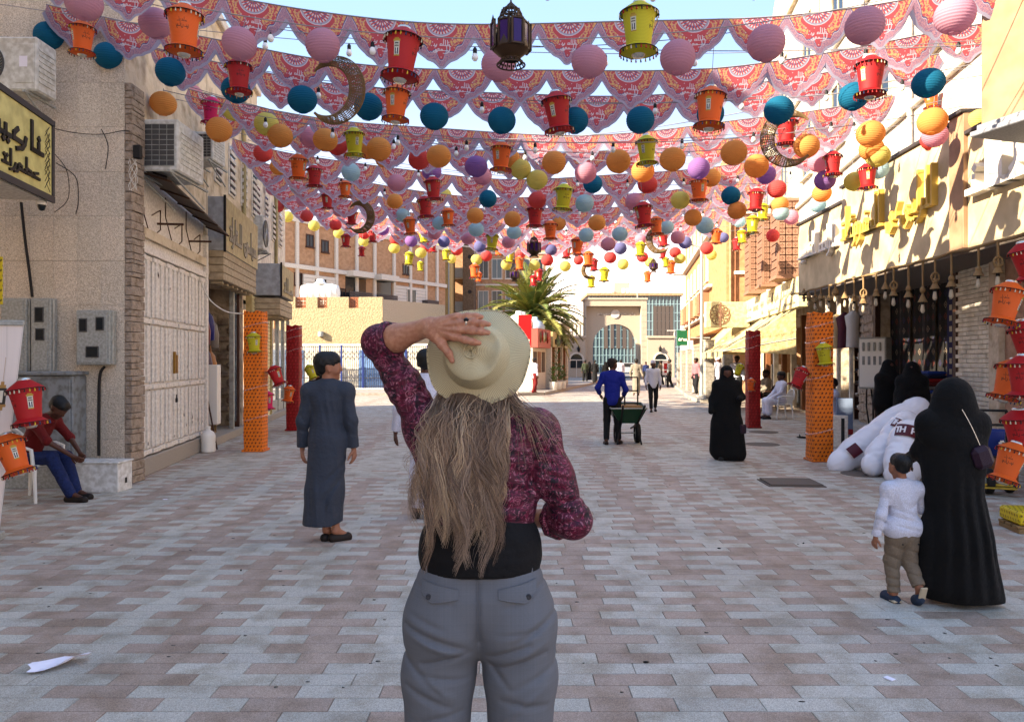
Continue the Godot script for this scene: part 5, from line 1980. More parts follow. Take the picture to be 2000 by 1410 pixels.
func apartment_block():
	# facade receding to the right, nearest at its left end
	var o := V(-14.9, 0, -48.0)
	var e := V(0.647, 0, -1.0)
	var fb := frame(e)
	var t := thing("apartment_block", "peach and white apartment block with dark slatted balconies", "building", o, fb)
	var L := 17.4
	var h := 10.6
	var b := MB.new()
	b.span(V(0, 0, -8), V(L, h, 0.0))
	part("wall", b, M.peach2, t)
	b = MB.new()
	b.span(V(-0.1, h, -8), V(L + 0.1, h + 0.35, 0.15), 0.02)
	part("parapet", b, M.trim, t)
	var S := func(u: float) -> float:
		var q := (u - 1000.0) / FOCAL
		return (-14.9 - 48.0 * q) / (q - 0.647) * 1.191 if true else 0.0
	for u in [540, 578, 617, 655, 695, 730, 768, 800, 830, 852]:
		var x: float = S.call(u)
		b = MB.new()
		b.span(V(x - 0.12, 3.5, 0.0), V(x + 0.12, h, 0.16), 0.01)
		part("pilaster", b, M.trim, t)
	for y in [4.8, 7.6]:
		b = MB.new()
		b.span(V(0, y, 0.0), V(L, y + 0.28, 0.2), 0.01)
		part("band", b, M.trim, t)
	# white boarded panels with windows
	for a in [[590, 655, 5.4], [770, 830, 5.4]]:
		var x0: float = S.call(a[0])
		var x1: float = S.call(a[1])
		for s in 8:
			b = MB.new()
			b.span(V(x0, a[2] + s * 0.24, 0.0), V(x1, a[2] + 0.225 + s * 0.24, 0.13), 0.01)
			part("board", b, M.trim, t)
		win(t, (x0 + x1) * 0.5 - 0.5, a[2] + 0.4, 1.0, 1.3, 0.12, M.trim, M.pane)
	for a in [[598, 9.2], [628, 9.0], [575, 6.6], [662, 5.9], [787, 8.3]]:
		win(t, S.call(a[0]), a[1], 0.55, 0.7, 0.0, M.wood_dark, M.pane)
	# balconies with dark slatted fronts
	for a in [[674, 714], [729, 764]]:
		var x0: float = S.call(a[0])
		var x1: float = S.call(a[1])
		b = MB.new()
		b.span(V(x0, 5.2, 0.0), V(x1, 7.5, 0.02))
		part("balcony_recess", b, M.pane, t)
		for s in 9:
			b = MB.new()
			b.span(V(x0 - 0.1, 5.05 + s * 0.16, 0.5), V(x1 + 0.1, 5.19 + s * 0.16, 0.56), 0.01)
			part("balcony_slat", b, M.shutter_grey, t)
		for s in 3:
			b = MB.new()
			b.span(V(lerpf(x0, x1, s * 0.5) - 0.08, 4.55, 0.0), V(lerpf(x0, x1, s * 0.5) + 0.08, 5.04, 0.5), 0.02)
			part("bracket", b, M.shutter_grey, t)
		b = MB.new()
		b.span(V(x0, 7.5, 0.0), V(x1, 7.9, 0.8), 0.01)
		part("canopy", b, M.trim, t)
	# carved bay
	var x: float = S.call(833)
	b = MB.new()
	b.span(V(x - 0.7, 3.9, 0.0), V(x + 0.7, 6.4, 0.7), 0.02)
	var bay := part("carved_bay", b, M.shutter_grey, t)
	b = MB.new()
	lattice_panel(b, x - 0.5, 4.1, 1.0, 2.0, 0.72, 0.25, 0.02)
	part("lattice", b, M.lattice, bay)
	# cream sunlit slab beyond
	t = thing("cream_slab_tower", "narrow sunlit cream wall with pockmarks beside the apartment block", "building", P(855, 705, 63.0) * V(1, 0, 1))
	b = MB.new()
	b.span(V(-0.3, 0, -5), V(1.05, 12.6, 0.0))
	part("wall", b, mat(Color(0.80, 0.68, 0.45), 0.9, M.speck, 0.3), t)
	b = MB.new()
	b.tube([V(0.9, 0, 0.1), V(0.9, 12.0, 0.1)], 0.06, 8)
	part("drain_pipe", b, M.metal_grey, t)

func middle_buildings():
	var t := thing("balcony_building", "tan building with white balconies between the tower and palm", "building", P(893, 705, 68.0) * V(1, 0, 1))
	var k := 68.0 / FOCAL
	var b := MB.new()
	b.span(V(-0.7, 0, -6), V(0.6, 13.0, -1.0))
	part("wall", b, M.peach2, t)
	for s in 4:
		b = MB.new()
		b.span(V(-0.7, 3.0 + s * 3.0, -1.0), V(0.5, 3.9 + s * 3.0, 0.1), 0.02)
		part("balcony", b, M.trim, t)
	t = thing("round_window_stair_tower", "brown stair tower with small round windows", "building", P(915, 705, 66.0) * V(1, 0, 1))
	b = MB.new()
	b.span(V(-0.5, 0, -4), V(0.45, 13.5, 0.0))
	part("wall", b, mat(Color(0.40, 0.33, 0.26), 0.9, M.patch, 0.4), t)
	for y in [4.6, 7.6, 10.6]:
		b = MB.new()
		b.xf = Transform3D(Basis(Vector3.RIGHT, PI / 2), V(0.1, y, 0.0))
		b.lathe([V2(0.17, 0.0), V2(0.17, 0.03), V2(0.13, 0.03), V2(0.001, 0.01)], 16)
		part("round_window", b, M.black, t)
	t = thing("peach_flats", "peach block of flats with tall windows behind the palm tree", "building", P(925, 705, 70.0) * V(1, 0, 1))
	b = MB.new()
	b.span(V(0, 0, -8), V(6.6, 12.0, 0.0))
	part("wall", b, M.peach2, t)
	for r in 3:
		for c in 5:
			win(t, 0.45 + c * 1.25, 3.4 + r * 2.9, 0.85, 1.7, 0.0, M.trim, M.pane if (r + c) % 2 == 0 else M.pane_blue)
		b = MB.new()
		b.span(V(0, 5.6 + r * 2.9, 0.0), V(6.6, 5.75 + r * 2.9, 0.12), 0.01)
		part("band", b, M.trim, t)
	t = thing("distant_block", "pale distant building between the palm and the gateway", "building", P(1090, 705, 95.0) * V(1, 0, 1))
	b = MB.new()
	b.span(V(-3.5, 0, -8), V(3.4, 6.4, 0.0))
	part("wall", b, M.gate_stone, t)
	for c in 14:
		b = MB.new()
		b.span(V(-3.3 + c * 0.48, 4.2, 0.0), V(-3.1 + c * 0.48, 6.2, 0.1), 0.01)
		part("fin", b, M.trim, t)
	# wall closing the square on the left behind the fence
	t = thing("grey_shed", "low grey shed wall between beige house and the stalls", "shed", P(850, 705, 50.0) * V(1, 0, 1))
	b = MB.new()
	b.span(V(-2.0, 0, -4), V(5.6, 3.0, 0.0))
	part("wall", b, M.gate_stone, t)
	for s in 16:
		b = MB.new()
		b.span(V(-1.95 + s * 0.47, 0.1, 0.0), V(-1.55 + s * 0.47, 2.95, 0.03), 0.008)
		part("cladding_panel", b, M.gate_stone, t)
	win(t, -1.4, 1.6, 0.9, 0.8, 0.03, M.trim, M.pane)

func stalls():
	# row of stalls on the left pavement; their fronts run from (1.2, -39) to (4.4, -51)
	var A := V(1.2, 0.14, -39.5)
	var fb := frame(V(0.26, 0, -1))
	var t := thing("juice_stall", "first white and red stall at the left pavement with fruit picture board", "stall", A, fb)
	var b := MB.new()
	b.span(V(0, 0, -2.4), V(3.2, 2.2, -0.15))
	part("body", b, M.trim, t)
	b = MB.new()
	b.span(V(-0.05, 2.2, -2.4), V(3.2, 3.2, 0.15), 0.01)
	part("fascia_board", b, mat(Color(0.62, 0.30, 0.26), 0.6, M.grain, 1.0), t)
	for k in 5:
		b = MB.new()
		b.ball(V(0.5 + k * 0.45, 2.75 + 0.08 * (k % 2), 0.17), V(0.16, 0.3, 0.04), 8, 6)
		part("fruit_picture", b, [M.straw, mat(Color(0.6, 0.12, 0.05), 0.6), M.sign_cream][k % 3], t)
	for k in 3:
		b = MB.new()
		b.span(V(0.2 + k * 1.0, 0.9, -0.149), V(0.95 + k * 1.0, 2.0, -0.12), 0.01)
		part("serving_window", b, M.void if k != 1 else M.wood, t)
	t = thing("coffee_stall", "second beige stall with dark raised lettering on the left pavement", "stall", A + fb * V(3.6, 0, 0), fb)
	b = MB.new()
	b.span(V(0, 0, -2.4), V(5.2, 2.3, -0.25))
	part("body", b, M.sign_cream, t)
	for k in 7:
		b = MB.new()
		b.span(V(0.05 + k * 0.83, 0, -0.25), V(0.2 + k * 0.83, 2.3, 0.1), 0.01)
		part("post", b, M.trim if k % 2 == 0 else M.wood, t)
	b = MB.new()
	b.span(V(0, 2.3, -2.4), V(5.2, 3.15, 0.2), 0.01)
	part("fascia_board", b, M.sign_gold, t)
	b = MB.new()
	letters(b, "qhwh alrwaN", 4.9, 2.6, 4.4, 0.42, 0.11, 0.06)
	part("lettering", shifted(b, 0.2), M.letter_dark, t)
	for k in 6:
		b = MB.new()
		b.span(V(0.25 + k * 0.83, 0.95, -0.24), V(0.82 + k * 0.83, 2.1, -0.2))
		part("window", b, M.pane if k % 2 == 0 else M.void, t)
	for k in 3:
		t = thing("roof_tank", ["small domed white water tank on the first stall roof", "domed pale blue water tank on the second stall roof", "small white water tank at the near stall edge"][k], "water tank", A + fb * V([0.9, 3.9, 0.1][k], [3.2, 3.1, 3.2][k], -0.9), fb)
		b = MB.new()
		b.lathe([V2(0.001, 0), V2(0.55, 0.0), V2(0.58, 0.35), V2(0.42, 0.62), V2(0.18, 0.75), V2(0.16, 0.9), V2(0.001, 0.92)], 16)
		part("tank", b, M.ac_white if k != 1 else mat(Color(0.62, 0.70, 0.78), 0.5), t)
	t = thing("cup_sign", "cut-out sign of a steaming coffee cup above the stall", "sign", A + fb * V(7.6, 3.15, 0.1))
	b = MB.new()
	b.lathe([V2(0.16, 0.12), V2(0.34, 0.35), V2(0.38, 0.62)], 16)
	part("cup", b, M.plastic_white, t)
	b = MB.new()
	b.lathe([V2(0.1, 0.02), V2(0.5, 0.08), V2(0.55, 0.14)], 16)
	part("saucer", b, M.plastic_white, t)
	for k in 3:
		b = MB.new()
		var q := []
		for s in 8: q.append(V(-0.18 + k * 0.18 + 0.05 * sin(s * 1.1), 0.68 + s * 0.08, 0))
		b.tube(q, 0.035, 6)
		part("steam", b, M.plastic_white, t)
	# red sign panel beside the hat
	t = thing("red_sign_panel", "plain bright red sign panel on a white pillar by the first stall", "sign", P(1025, 705, 38.0) * V(1, 0, 1) + V(0, 0.14, 0))
	part("pillar", one_box(V(0.5, 2.6, 0.3), 0.02), M.letter_white, t, V(0.0, 1.3, -0.05))
	b = MB.new()
	b.span(V(-0.32, 2.55, 0.0), V(0.32, 3.78, 0.1))
	b.span(V(0.06, 2.2, 0.0), V(0.32, 2.551, 0.1))
	part("panel", b, mat(Color(0.85, 0.01, 0.02), 0.5), t)
	# planters
	for k in 5:
		var p := A + fb * V(1.0 + k * 0.62, 0, 0.75 + 0.1 * (k % 2))
		t = thing("planter", "white bucket planter with leafy plant by the stalls, %s from the viewer" % nth(k), "potted plant", p, Basis(), "planters by the stalls")
		b = MB.new()
		b.lathe([V2(0.001, 0), V2(0.19, 0.0), V2(0.24, 0.4), V2(0.26, 0.42), V2(0.2, 0.40), V2(0.001, 0.36)], 14)
		part("pot", b, M.plastic_white, t)
		b = MB.new()
		var hh: float = [0.7, 1.3, 1.6, 0.8, 0.5][k]
		for s in 46:
			var a := rng.randf() * TAU
			var y := 0.4 + hh * rng.randf()
			var dir := V(cos(a), rng.randf_range(0.1, 0.9), sin(a)).normalized()
			var q := V(cos(a), 0, sin(a)) * rng.randf() * 0.16 + V(0, y, 0)
			var sd := dir.cross(Vector3.UP).normalized() * 0.05
			b.quad(q - sd * 0.3, q + dir * 0.13 - sd, q + dir * 0.30, q + dir * 0.13 + sd)
		part("leaves", b, M.leaf, t)

func palm():
	rng.seed = 77
	var d := 46.0
	var base := V((1040 - 1000) / FOCAL * d, 0.14, -d)
	var t := thing("date_palm", "large date palm with sunlit arching fronds behind the stalls", "palm tree", base)
	var b := MB.new()
	var pr := []
	for k in 40: pr.append(V2(0.30 + (0.05 if k % 2 == 0 else 0.0) - k * 0.001, k * 0.11))
	b.lathe(pr, 14)
	part("trunk", b, M.trunk, t)
	var green := [lin(Color(0.40, 0.46, 0.26)), lin(Color(0.48, 0.52, 0.28)), lin(Color(0.60, 0.60, 0.34)), lin(Color(0.35, 0.41, 0.25)), lin(Color(0.55, 0.53, 0.30))]
	for f in 120:
		b = MB.new()
		var az := f * 2.39996 + rng.randf_range(-0.2, 0.2)
		var lift := lerpf(1.42, -0.55, pow(f / 119.0, 0.85)) + rng.randf_range(-0.1, 0.1)
		var len := rng.randf_range(2.7, 3.5)
		var p := V(cos(az) * 0.15, 4.25, sin(az) * 0.15)
		var dir := V(cos(az) * cos(lift), sin(lift), sin(az) * cos(lift))
		var spine := [p]
		var segs := 14
		for s in segs:
			p += dir * len / segs
			spine.append(p)
			dir = (dir + Vector3.DOWN * (0.055 + 0.05 * s / segs)).normalized()
		b.col = lin(Color(0.45, 0.42, 0.22))
		b.tube(spine, 0.022, 4, false)
		b.col = green[rng.randi() % 5]
		for s in range(2, segs * 3):
			var q := s / 3.0
			var i0 := int(q)
			if i0 >= segs: break
			var c: Vector3 = (spine[i0] as Vector3).lerp(spine[i0 + 1], q - i0)
			var tg: Vector3 = (spine[i0 + 1] - spine[i0]).normalized()
			var sx := tg.cross(Vector3.UP).normalized()
			var up := sx.cross(tg).normalized()
			var ll := 0.52 * sin(PI * clampf(0.12 + 0.85 * q / segs, 0, 1)) + 0.08
			for side in [-1.0, 1.0]:
				var ld: Vector3 = (sx * side * 0.8 + tg * 0.62 + up * 0.22 + V(rng.randf_range(-0.12, 0.12), rng.randf_range(-0.12, 0.12), 0)).normalized()
				var wv: Vector3 = tg * 0.075
				b.quad(c - wv * 0.4, c + ld * ll * 0.5 - wv * 0.7 , c + ld * ll + Vector3.DOWN * 0.05, c + ld * ll * 0.5 + wv * 0.7)
		part("frond", b, M.frond, t)

func far_lamps():
	var t := thing("street_light", "tall twin-headed street light behind the gateway", "street light", V(17.0, 0, -104.0))
	var b := MB.new()
	b.lathe([V2(0.12, 0), V2(0.08, 11.0), V2(0.05, 12.2)], 8)
	part("pole", b, M.metal_grey, t)
	for s in [-1.0, 1.0]: part("lamp_head", one_box(V(1.2, 0.12, 0.4), 0.03), M.metal_grey, t, V(s * 0.7, 12.2, 0))
	t = thing("street_light", "white lamp column seen through the gateway arch", "street light", V(18.0, 0, -85.0))
	b = MB.new()
	b.lathe([V2(0.09, 0), V2(0.07, 5.0)], 8)
	part("pole", b, M.trim, t)
	part("lamp_head", one_box(V(0.9, 0.1, 0.3), 0.03), M.trim, t, V(-0.35, 5.0, 0))
	for k in 2:
		t = thing("parked_car", ["white car parked beyond the gateway arch on the left", "pale car parked beyond the gateway arch on the right"][k], "car", V([13.5, 17.6][k], 0, -92.0), Y(20))
		b = MB.new()
		b.prism(PackedVector2Array([V2(-2.1, 0.3), V2(2.1, 0.3), V2(2.15, 0.75), V2(1.3, 0.9), V2(0.7, 1.42), V2(-0.9, 1.45), V2(-1.7, 0.95), V2(-2.15, 0.85)]), -0.85, 0.85)
		part("body", b, M.plastic_white if k == 0 else M.metal_grey, t)
		b = MB.new()
		b.prism(PackedVector2Array([V2(1.1, 0.93), V2(0.62, 1.36), V2(-0.82, 1.38), V2(-1.45, 0.97)]), -0.86, 0.86)
		part("side_windows", b, M.pane, t)
		for x in [-1.3, 1.35]:
			for z in [-0.8, 0.8]:
				b = MB.new()
				b.xf = Transform3D(Basis(Vector3.RIGHT, PI / 2), V(x, 0.32, z - 0.1))
				b.lathe([V2(0.001, 0), V2(0.32, 0.0), V2(0.32, 0.2), V2(0.001, 0.2)], 16)
				part("wheel", b, M.rubber, t)

# ------------------------------------------------------------------ things standing on the street
func cloth_lantern_parts(t: Node3D, colour: String, s: float, detail := true):
	# s = overall height in metres; the lantern hangs from its own top at y = 0
	var key := "lantern mesh"
	if not M.has(key):
		var d := {}
		var b := MB.new()
		b.lathe([V2(0.335, -0.235), V2(0.34, -0.225), V2(0.26, -0.155), V2(0.13, -0.06), V2(0.12, -0.05)], 24)
		d.roof = b.mesh()
		b = MB.new()
		var pr := []
		for k in 13:
			var q := k / 12.0
			pr.append(V2(lerpf(0.215, 0.295, pow(q, 1.2)) + 0.003 * (k % 2), lerpf(-0.80, -0.225, q)))
		b.lathe(pr, 24, 0.018, 8)
		d.body = b.mesh()
		b = MB.new()
		b.lathe([V2(0.12, -0.95), V2(0.30, -0.90), V2(0.33, -0.885), V2(0.26, -0.84), V2(0.215, -0.80)], 24, 0.02, 8)
		d.skirt = b.mesh()
		b = MB.new()
		b.lathe([V2(0.12, -0.05), V2(0.11, -0.01), V2(0.07, 0.0), V2(0.001, 0.005)], 14)
		d.cap = b.mesh()
		b = MB.new()
		b.lathe([V2(0.001, -1.0), V2(0.09, -0.995), V2(0.12, -0.95)], 14)
		d.foot = b.mesh()
		b = MB.new()
		var r := RandomNumberGenerator.new()
		r.seed = 9
		for k in 24:
			var a := TAU * k / 24
			for q in [[0.34, -0.235], [0.33, -0.89]]:
				var p := V(cos(a) * q[0], q[1], sin(a) * q[0])
				b.col = lin([Color(0.6, 0.1, 0.1), Color(0.75, 0.6, 0.15), Color(0.12, 0.2, 0.35), Color(0.75, 0.7, 0.6), Color(0.1, 0.05, 0.05)][r.randi() % 5])
				b.tube([p, p + V(0.004, -0.025, 0), p + V(0, -0.062, 0.003)], [0.006, 0.011, 0.016], 5)
		d.tassels = b.mesh()
		b = MB.new()
		for q in [[0.34, -0.23], [0.332, -0.885]]:
			var pts := []
			for k in 25: pts.append(V(cos(TAU * k / 24) * q[0], q[1], sin(TAU * k / 24) * q[0]))
			b.tube(pts, 0.009, 5, false)
		d.piping = b.mesh()
		M[key] = d
		M.tassel = vmat(0.6)
	var d: Dictionary = M[key]
	var sc := Basis().scaled(Vector3.ONE * s)
	part("roof", d.roof, M["cloth " + colour], t, Vector3.ZERO, sc)
	part("body", d.body, M["print " + colour], t, Vector3.ZERO, sc)
	part("skirt", d.skirt, M["cloth " + colour], t, Vector3.ZERO, sc)
	part("piping", d.piping, M.trim_dark, t, Vector3.ZERO, sc)
	part("cap", d.cap, M.silver, t, Vector3.ZERO, sc)
	part("foot_ring", d.foot, M.silver, t, Vector3.ZERO, sc)
	part("tassels", d.tassels, M.tassel, t, Vector3.ZERO, sc).set_meta("kind", "stuff")

func cloth_lantern(label: String, colour: String, p: Vector3, s: float, turn := Basis(), group := "cloth lanterns") -> Node3D:
	var t := thing("cloth_lantern", label, "lantern", p, turn, group)
	cloth_lantern_parts(t, colour, s)
	return t

func post(label: String, p: Vector3, w: float, h: float, m: Material, wraps: Array):
	var t := thing("wrapped_post", label, "post", p, Basis(), "cloth-wrapped posts")
	var b := MB.new()
	# wrapped cloth: a square post with soft uneven faces
	var r := RandomNumberGenerator.new()
	r.seed = int(p.x * 100) + 500
	var rows := 26
	var per := 16
	var ring := func(k: int) -> Array:
		var y := h * k / rows
		var out := []
		for s in per:
			var a := TAU * s / per + PI / 4
			var q := V2(cos(a), sin(a))
			var sq := 1.0 / maxf(absf(q.x), absf(q.y))
			var rad := w * 0.5 * minf(sq, 1.28) * (1.0 + 0.018 * sin(k * 1.7 + s * 2.3) + 0.012 * sin(k * 0.6 + s))
			if k >= rows - 1: rad *= 0.985 + 0.03 * sin(s * 3.0)
			out.append(V(q.x * rad, y + (0.02 * sin(s * 2.0) if k == rows else 0.0), q.y * rad))
		return out
	for k in rows:
		var a: Array = ring.call(k)
		var c: Array = ring.call(k + 1)
		for s in per:
			var s2 := (s + 1) % per
			b.quad(a[s2], a[s], c[s], c[s2])
	var top: Array = ring.call(rows)
	for s in per: b.tri(top[(s + 1) % per], top[s], V(0, h - 0.02, 0))
	part("cloth_cover", b, m, t)
	for y in wraps:
		b = MB.new()
		var pts := []
		for s in 17:
			var a := TAU * s / 16 + PI / 4
			var q := V2(cos(a), sin(a))
			var rad := w * 0.515 * minf(1.0 / maxf(absf(q.x), absf(q.y)), 1.28)
			pts.append(V(q.x * rad, y + 0.06 * q.x, q.y * rad))
		b.tube(pts, 0.012, 6, false)
		part("plastic_wrap", b, M.wrap, t)
	b = MB.new()
	b.box(V(0, 0.02, 0), V(w * 1.08, 0.04, w * 1.08), 0.01)
	part("base", b, m, t)

func street_things():
	rng.seed = 61
	post("tall square post wrapped in orange dotted cloth by the left shops", P(499, 880, 14.1) * V(1, 0, 1), 0.37, 2.55, M.post_orange, [0.6, 1.15, 2.3])
	post("tall square post wrapped in orange dotted cloth by the white sacks", P(1601, 900, 12.7) * V(1, 0, 1), 0.36, 2.44, M.post_orange, [0.5, 1.4, 2.0, 2.25])
	post("slim square post wrapped in red cloth beside the left fence", P(574, 840, 18.3) * V(1, 0, 1), 0.33, 2.49, M.post_red, [1.9, 2.2, 2.38])
	post("slim square post wrapped in red cloth beside the cream awning", P(1471, 835, 19.0) * V(1, 0, 1), 0.32, 2.39, M.post_red, [2.0, 2.25])
	# lanterns tied to the posts
	var G := "lanterns tied to posts"
	cloth_lantern("yellow cloth lantern tied to the left orange post", "yellow", P(494, 648, 13.7), 0.40, Basis(Vector3.BACK, 0.06), G)
	cloth_lantern("red cloth lantern jutting from the left orange post", "red", P(531, 713, 14.1), 0.42, Basis(Vector3.BACK, 0.38), G)
	cloth_lantern("magenta cloth lantern low behind the left orange post", "magenta", P(519, 762, 14.5), 0.40, Basis(Vector3.BACK, 0.1), G)
	cloth_lantern("orange cloth lantern tied low on the left red post", "orange", P(566, 752, 17.9), 0.42, Basis(Vector3.BACK, -0.15), G)
	cloth_lantern("yellow cloth lantern tied to the right of the left red post", "yellow", P(600, 712, 18.2), 0.40, Basis(Vector3.BACK, 0.42), G)
	cloth_lantern("yellow cloth lantern tied to the right orange post", "yellow", P(1608, 668, 12.35), 0.40, Basis(Vector3.BACK, 0.12), G)
	cloth_lantern("red cloth lantern jutting left of the right orange post", "red", P(1573, 716, 12.5), 0.40, Basis(Vector3.BACK, -0.45), G)
	cloth_lantern("yellow cloth lantern tied to the left of the right red post", "yellow", P(1449, 710, 19.0), 0.34, Basis(Vector3.BACK, -0.4), G)
	cloth_lantern("orange cloth lantern tied low on the right red post", "orange", P(1468, 738, 18.7), 0.34, Basis(Vector3.BACK, -0.05), G)
	# the column of lanterns at the right edge
	var LS := [[1996, 470, "red", 8.2, 0.46, 0.25], [1978, 548, "orange", 8.0, 0.50, -0.25], [1996, 622, "red", 8.1, 0.46, 0.2], [2000, 690, "red", 7.8, 0.48, 0.0], [1985, 700, "orange", 8.3, 0.50, -0.3], [1990, 795, "red", 7.9, 0.52, 0.1], [1988, 862, "orange", 7.7, 0.46, -0.35]]
	for k in LS.size():
		var a: Array = LS[k]
		cloth_lantern("%s cloth lantern in the hanging column at the right edge, %s from the top" % [a[2], nth(k)], a[2], P(a[0], a[1], a[3]), a[4], Basis(Vector3.BACK, a[5]), "column of lanterns at the right edge")
	var b := MB.new()
	b.tube([V(0.25, 0.0, 0), V(0.25, 3.6, 0)], 0.035, 8)
	single("lantern_pole", "thin pole carrying the lantern column at the right edge", "pole", b, M.metal_grey, P(2000, 705, 8.2) * V(1, 0, 1))
	# poster stand, its lanterns
	var t := thing("roll_up_poster", "pale roll-up poster with gold lantern prints at the left edge", "poster", V(-4.86, 0, -7.0), Y(14))
	b = MB.new()
	b.quad(V(-0.55, 0.08, 0), V(0.16, 0.08, 0), V(0.36, 1.98, 0), V(-0.55, 1.98, 0))
	part("print", b, M.poster, t)
	b = MB.new()
	b.quad(V(0.16, 0.08, -0.01), V(-0.55, 0.08, -0.01), V(-0.55, 1.98, -0.01), V(0.36, 1.98, -0.01))
	part("backing", b, M.metal_grey, t)
	part("top_rail", one_box(V(0.93, 0.05, 0.04), 0.008), M.metal_grey, t, V(-0.1, 2.0, 0))
	part("foot", one_box(V(0.75, 0.08, 0.2), 0.01), M.metal_grey, t, V(-0.2, 0.04, 0))
	b = MB.new()
	b.tube([V(-0.1, 0.05, -0.1), V(-0.1, 1.95, -0.03)], 0.012, 6)
	part("rear_pole", b, M.metal_grey, t)
	cloth_lantern("big red cloth lantern hung on the left poster's side", "red", P(44, 738, 6.9), 0.46, Basis(Vector3.BACK, 0.16), "lanterns by the poster")
	cloth_lantern("orange cloth lantern hung low by the left poster", "orange", P(8, 845, 6.85), 0.42, Basis(Vector3.BACK, 0.35), "lanterns by the poster")
	t = thing("yellow_hanging_strip", "yellow dotted cloth strip hanging at the far left edge", "cloth", P(-2, 548, 7.4))
	b = MB.new()
	b.box(Vector3.ZERO, V(0.06, 0.46, 0.01), 0.003)
	part("cloth", b, M.post_yellow, t)
	# chairs
	plastic_chair("white plastic chair the man in red sits on", V(-5.72, 0, -9.15), Y(-98))
	plastic_chair("white plastic chair outside the right shops with seated man in white", P(1527, 818, 21.9) * V(1, 0, 1), Y(95))
	plastic_chair("dark plastic chair further back by the right shops", P(1497, 802, 25.5) * V(1, 0, 1), Y(95), M.wood_dark)
	sacks()
	hand_trolley()
	wheelbarrow()
	# yellow dotted box on a crate, right edge
	t = thing("yellow_dotted_box", "yellow dotted cloth-covered box on a low wooden pallet at right edge", "box", P(1995, 1030, 7.5) * V(1, 0, 1), Y(-8))
	part("cover", one_box(V(0.34, 0.13, 0.4), 0.02), M.post_yellow, t, V(0.06, 0.145, 0))
	for k in 3: part("pallet_slat", one_box(V(0.36, 0.025, 0.1), 0.004), M.straw, t, V(0.06, 0.06, -0.14 + k * 0.14))
	for x in [-0.08, 0.2]: part("pallet_block", one_box(V(0.06, 0.045, 0.4), 0.004), M.straw, t, V(x, 0.0225, 0))
	# paper litter
	t = thing("paper_sheet", "crumpled white sheet of paper lying on the paving", "paper", P(116, 1302, 4.15) * V(1, 0, 1) + V(0, 0.006, 0), Y(28))
	b = MB.new()
	var f := func(i: int, j: int) -> Vector3:
		var x := -0.14 + i * 0.04
		var z := (-0.075 + j * 0.03) * (1.0 - 0.3 * absf(sin(i * 0.7 + 0.4))) + 0.02 * sin(i * 0.9)
		return V(x + 0.012 * sin(j * 2.1), 0.008 + 0.010 * (1.0 + sin(i * 0.8 + j * 0.7)) + 0.035 * pow(i / 7.0, 2) * (j / 5.0), z)
	for i in 7:
		for j in 5: b.quad(f.call(i, j + 1), f.call(i + 1, j + 1), f.call(i + 1, j), f.call(i, j))
	part("sheet", b, M.paper, t)
	for k in 5:
		var q: Array = [[322, 976, "by the seated man's box"], [705, 838, "near the left red post"], [1120, 963, "in the middle of the street"], [1738, 1327, "in the lower right"], [466, 862, "beside the orange post"]][k]
		b = MB.new()
		b.box(Vector3.ZERO, V(0.05, 0.006, 0.035), 0.001, Y(k * 40))
		var d: float = 2475.0 / (q[1] - 705.0)
		single("litter_scrap", "tiny white scrap of litter on the paving " + q[2], "litter", b, M.paper, P(q[0], q[1], d) + V(0, 0.005, 0))
	for k in 4:
		var q: Array = [[1262, 1295, "below the walking woman"], [1570, 1062, "near the child"], [470, 1115, "lower left"], [1405, 1072, "right of the woman in the hat"]][k]
		b = MB.new()
		b.ball(Vector3.ZERO, V(0.018, 0.006, 0.007), 7, 5)
		var d: float = 2475.0 / (q[1] - 705.0)
		single("litter_scrap", "small dark stub of litter on the paving " + q[2], "litter", b, M.cable, P(q[0], q[1], d) + V(0, 0.006, 0), Y(k * 50))
	# covers in the paving
	t = thing("inspection_cover", "large rectangular brown inspection cover lifted at one edge", "cover", P(1545, 944, 10.35) * V(1, 0, 1), Y(-3))
	part("frame", one_box(V(0.74, 0.016, 0.62), 0.004), M.manhole, t, V(0, 0.004, 0))
	part("lid", one_box(V(0.68, 0.02, 0.56), 0.004), M.manhole, t, V(0, 0.022, 0))
	for k in 3:
		var q: Array = [[1490, 868, "right of the woman in black"], [1492, 844, "behind the woman in black"], [1690, 926, "in front of the white sacks"]][k]
		var d: float = 2475.0 / (q[1] - 705.0)
		t = thing("manhole_cover", "flat dark round manhole cover " + q[2], "manhole cover", P(q[0], q[1], d), Basis())
		b = MB.new()
		b.lathe([V2(0.33, 0.0), V2(0.33, 0.008), V2(0.31, 0.01), V2(0.30, 0.006), V2(0.001, 0.007)], 28)
		part("lid", b, M.manhole, t)
	# slippers
	t = thing("slipper_pair", "pair of dark slippers left on the paving by the orange post", "slippers", P(1568, 856, 16.4) * V(1, 0, 1))
	for k in 2:
		b = MB.new()
		b.ball(V(0, 0.02, 0), V(0.05, 0.02, 0.13), 10, 6)
		b.tube([V(-0.05, 0.025, -0.05), V(0, 0.07, -0.06), V(0.05, 0.025, -0.05)], 0.012, 6)
		part("slipper", b, M.sandal, t, V(k * 0.14, 0, k * 0.06), Y(60))
	# low bench far left
	t = thing("low_table", "low white topped table past the left orange post", "table", P(541, 800, 25.0) * V(1, 0, 1))
	part("top", one_box(V(0.45, 0.04, 0.4), 0.01), M.marble, t, V(0, 0.26, 0))
	for x in [-0.2, 0.2]:
		for z in [-0.17, 0.17]: part("leg", one_box(V(0.03, 0.24, 0.03)), M.black, t, V(x, 0.12, z))
	# stacked frames and boxes by the cabinet
	t = thing("leaning_panel", "pale framed panel leaning behind the right orange post", "panel", P(1638, 868, 14.6) * V(1, 0, 1), Y(-25) * Basis(Vector3.RIGHT, -0.15))
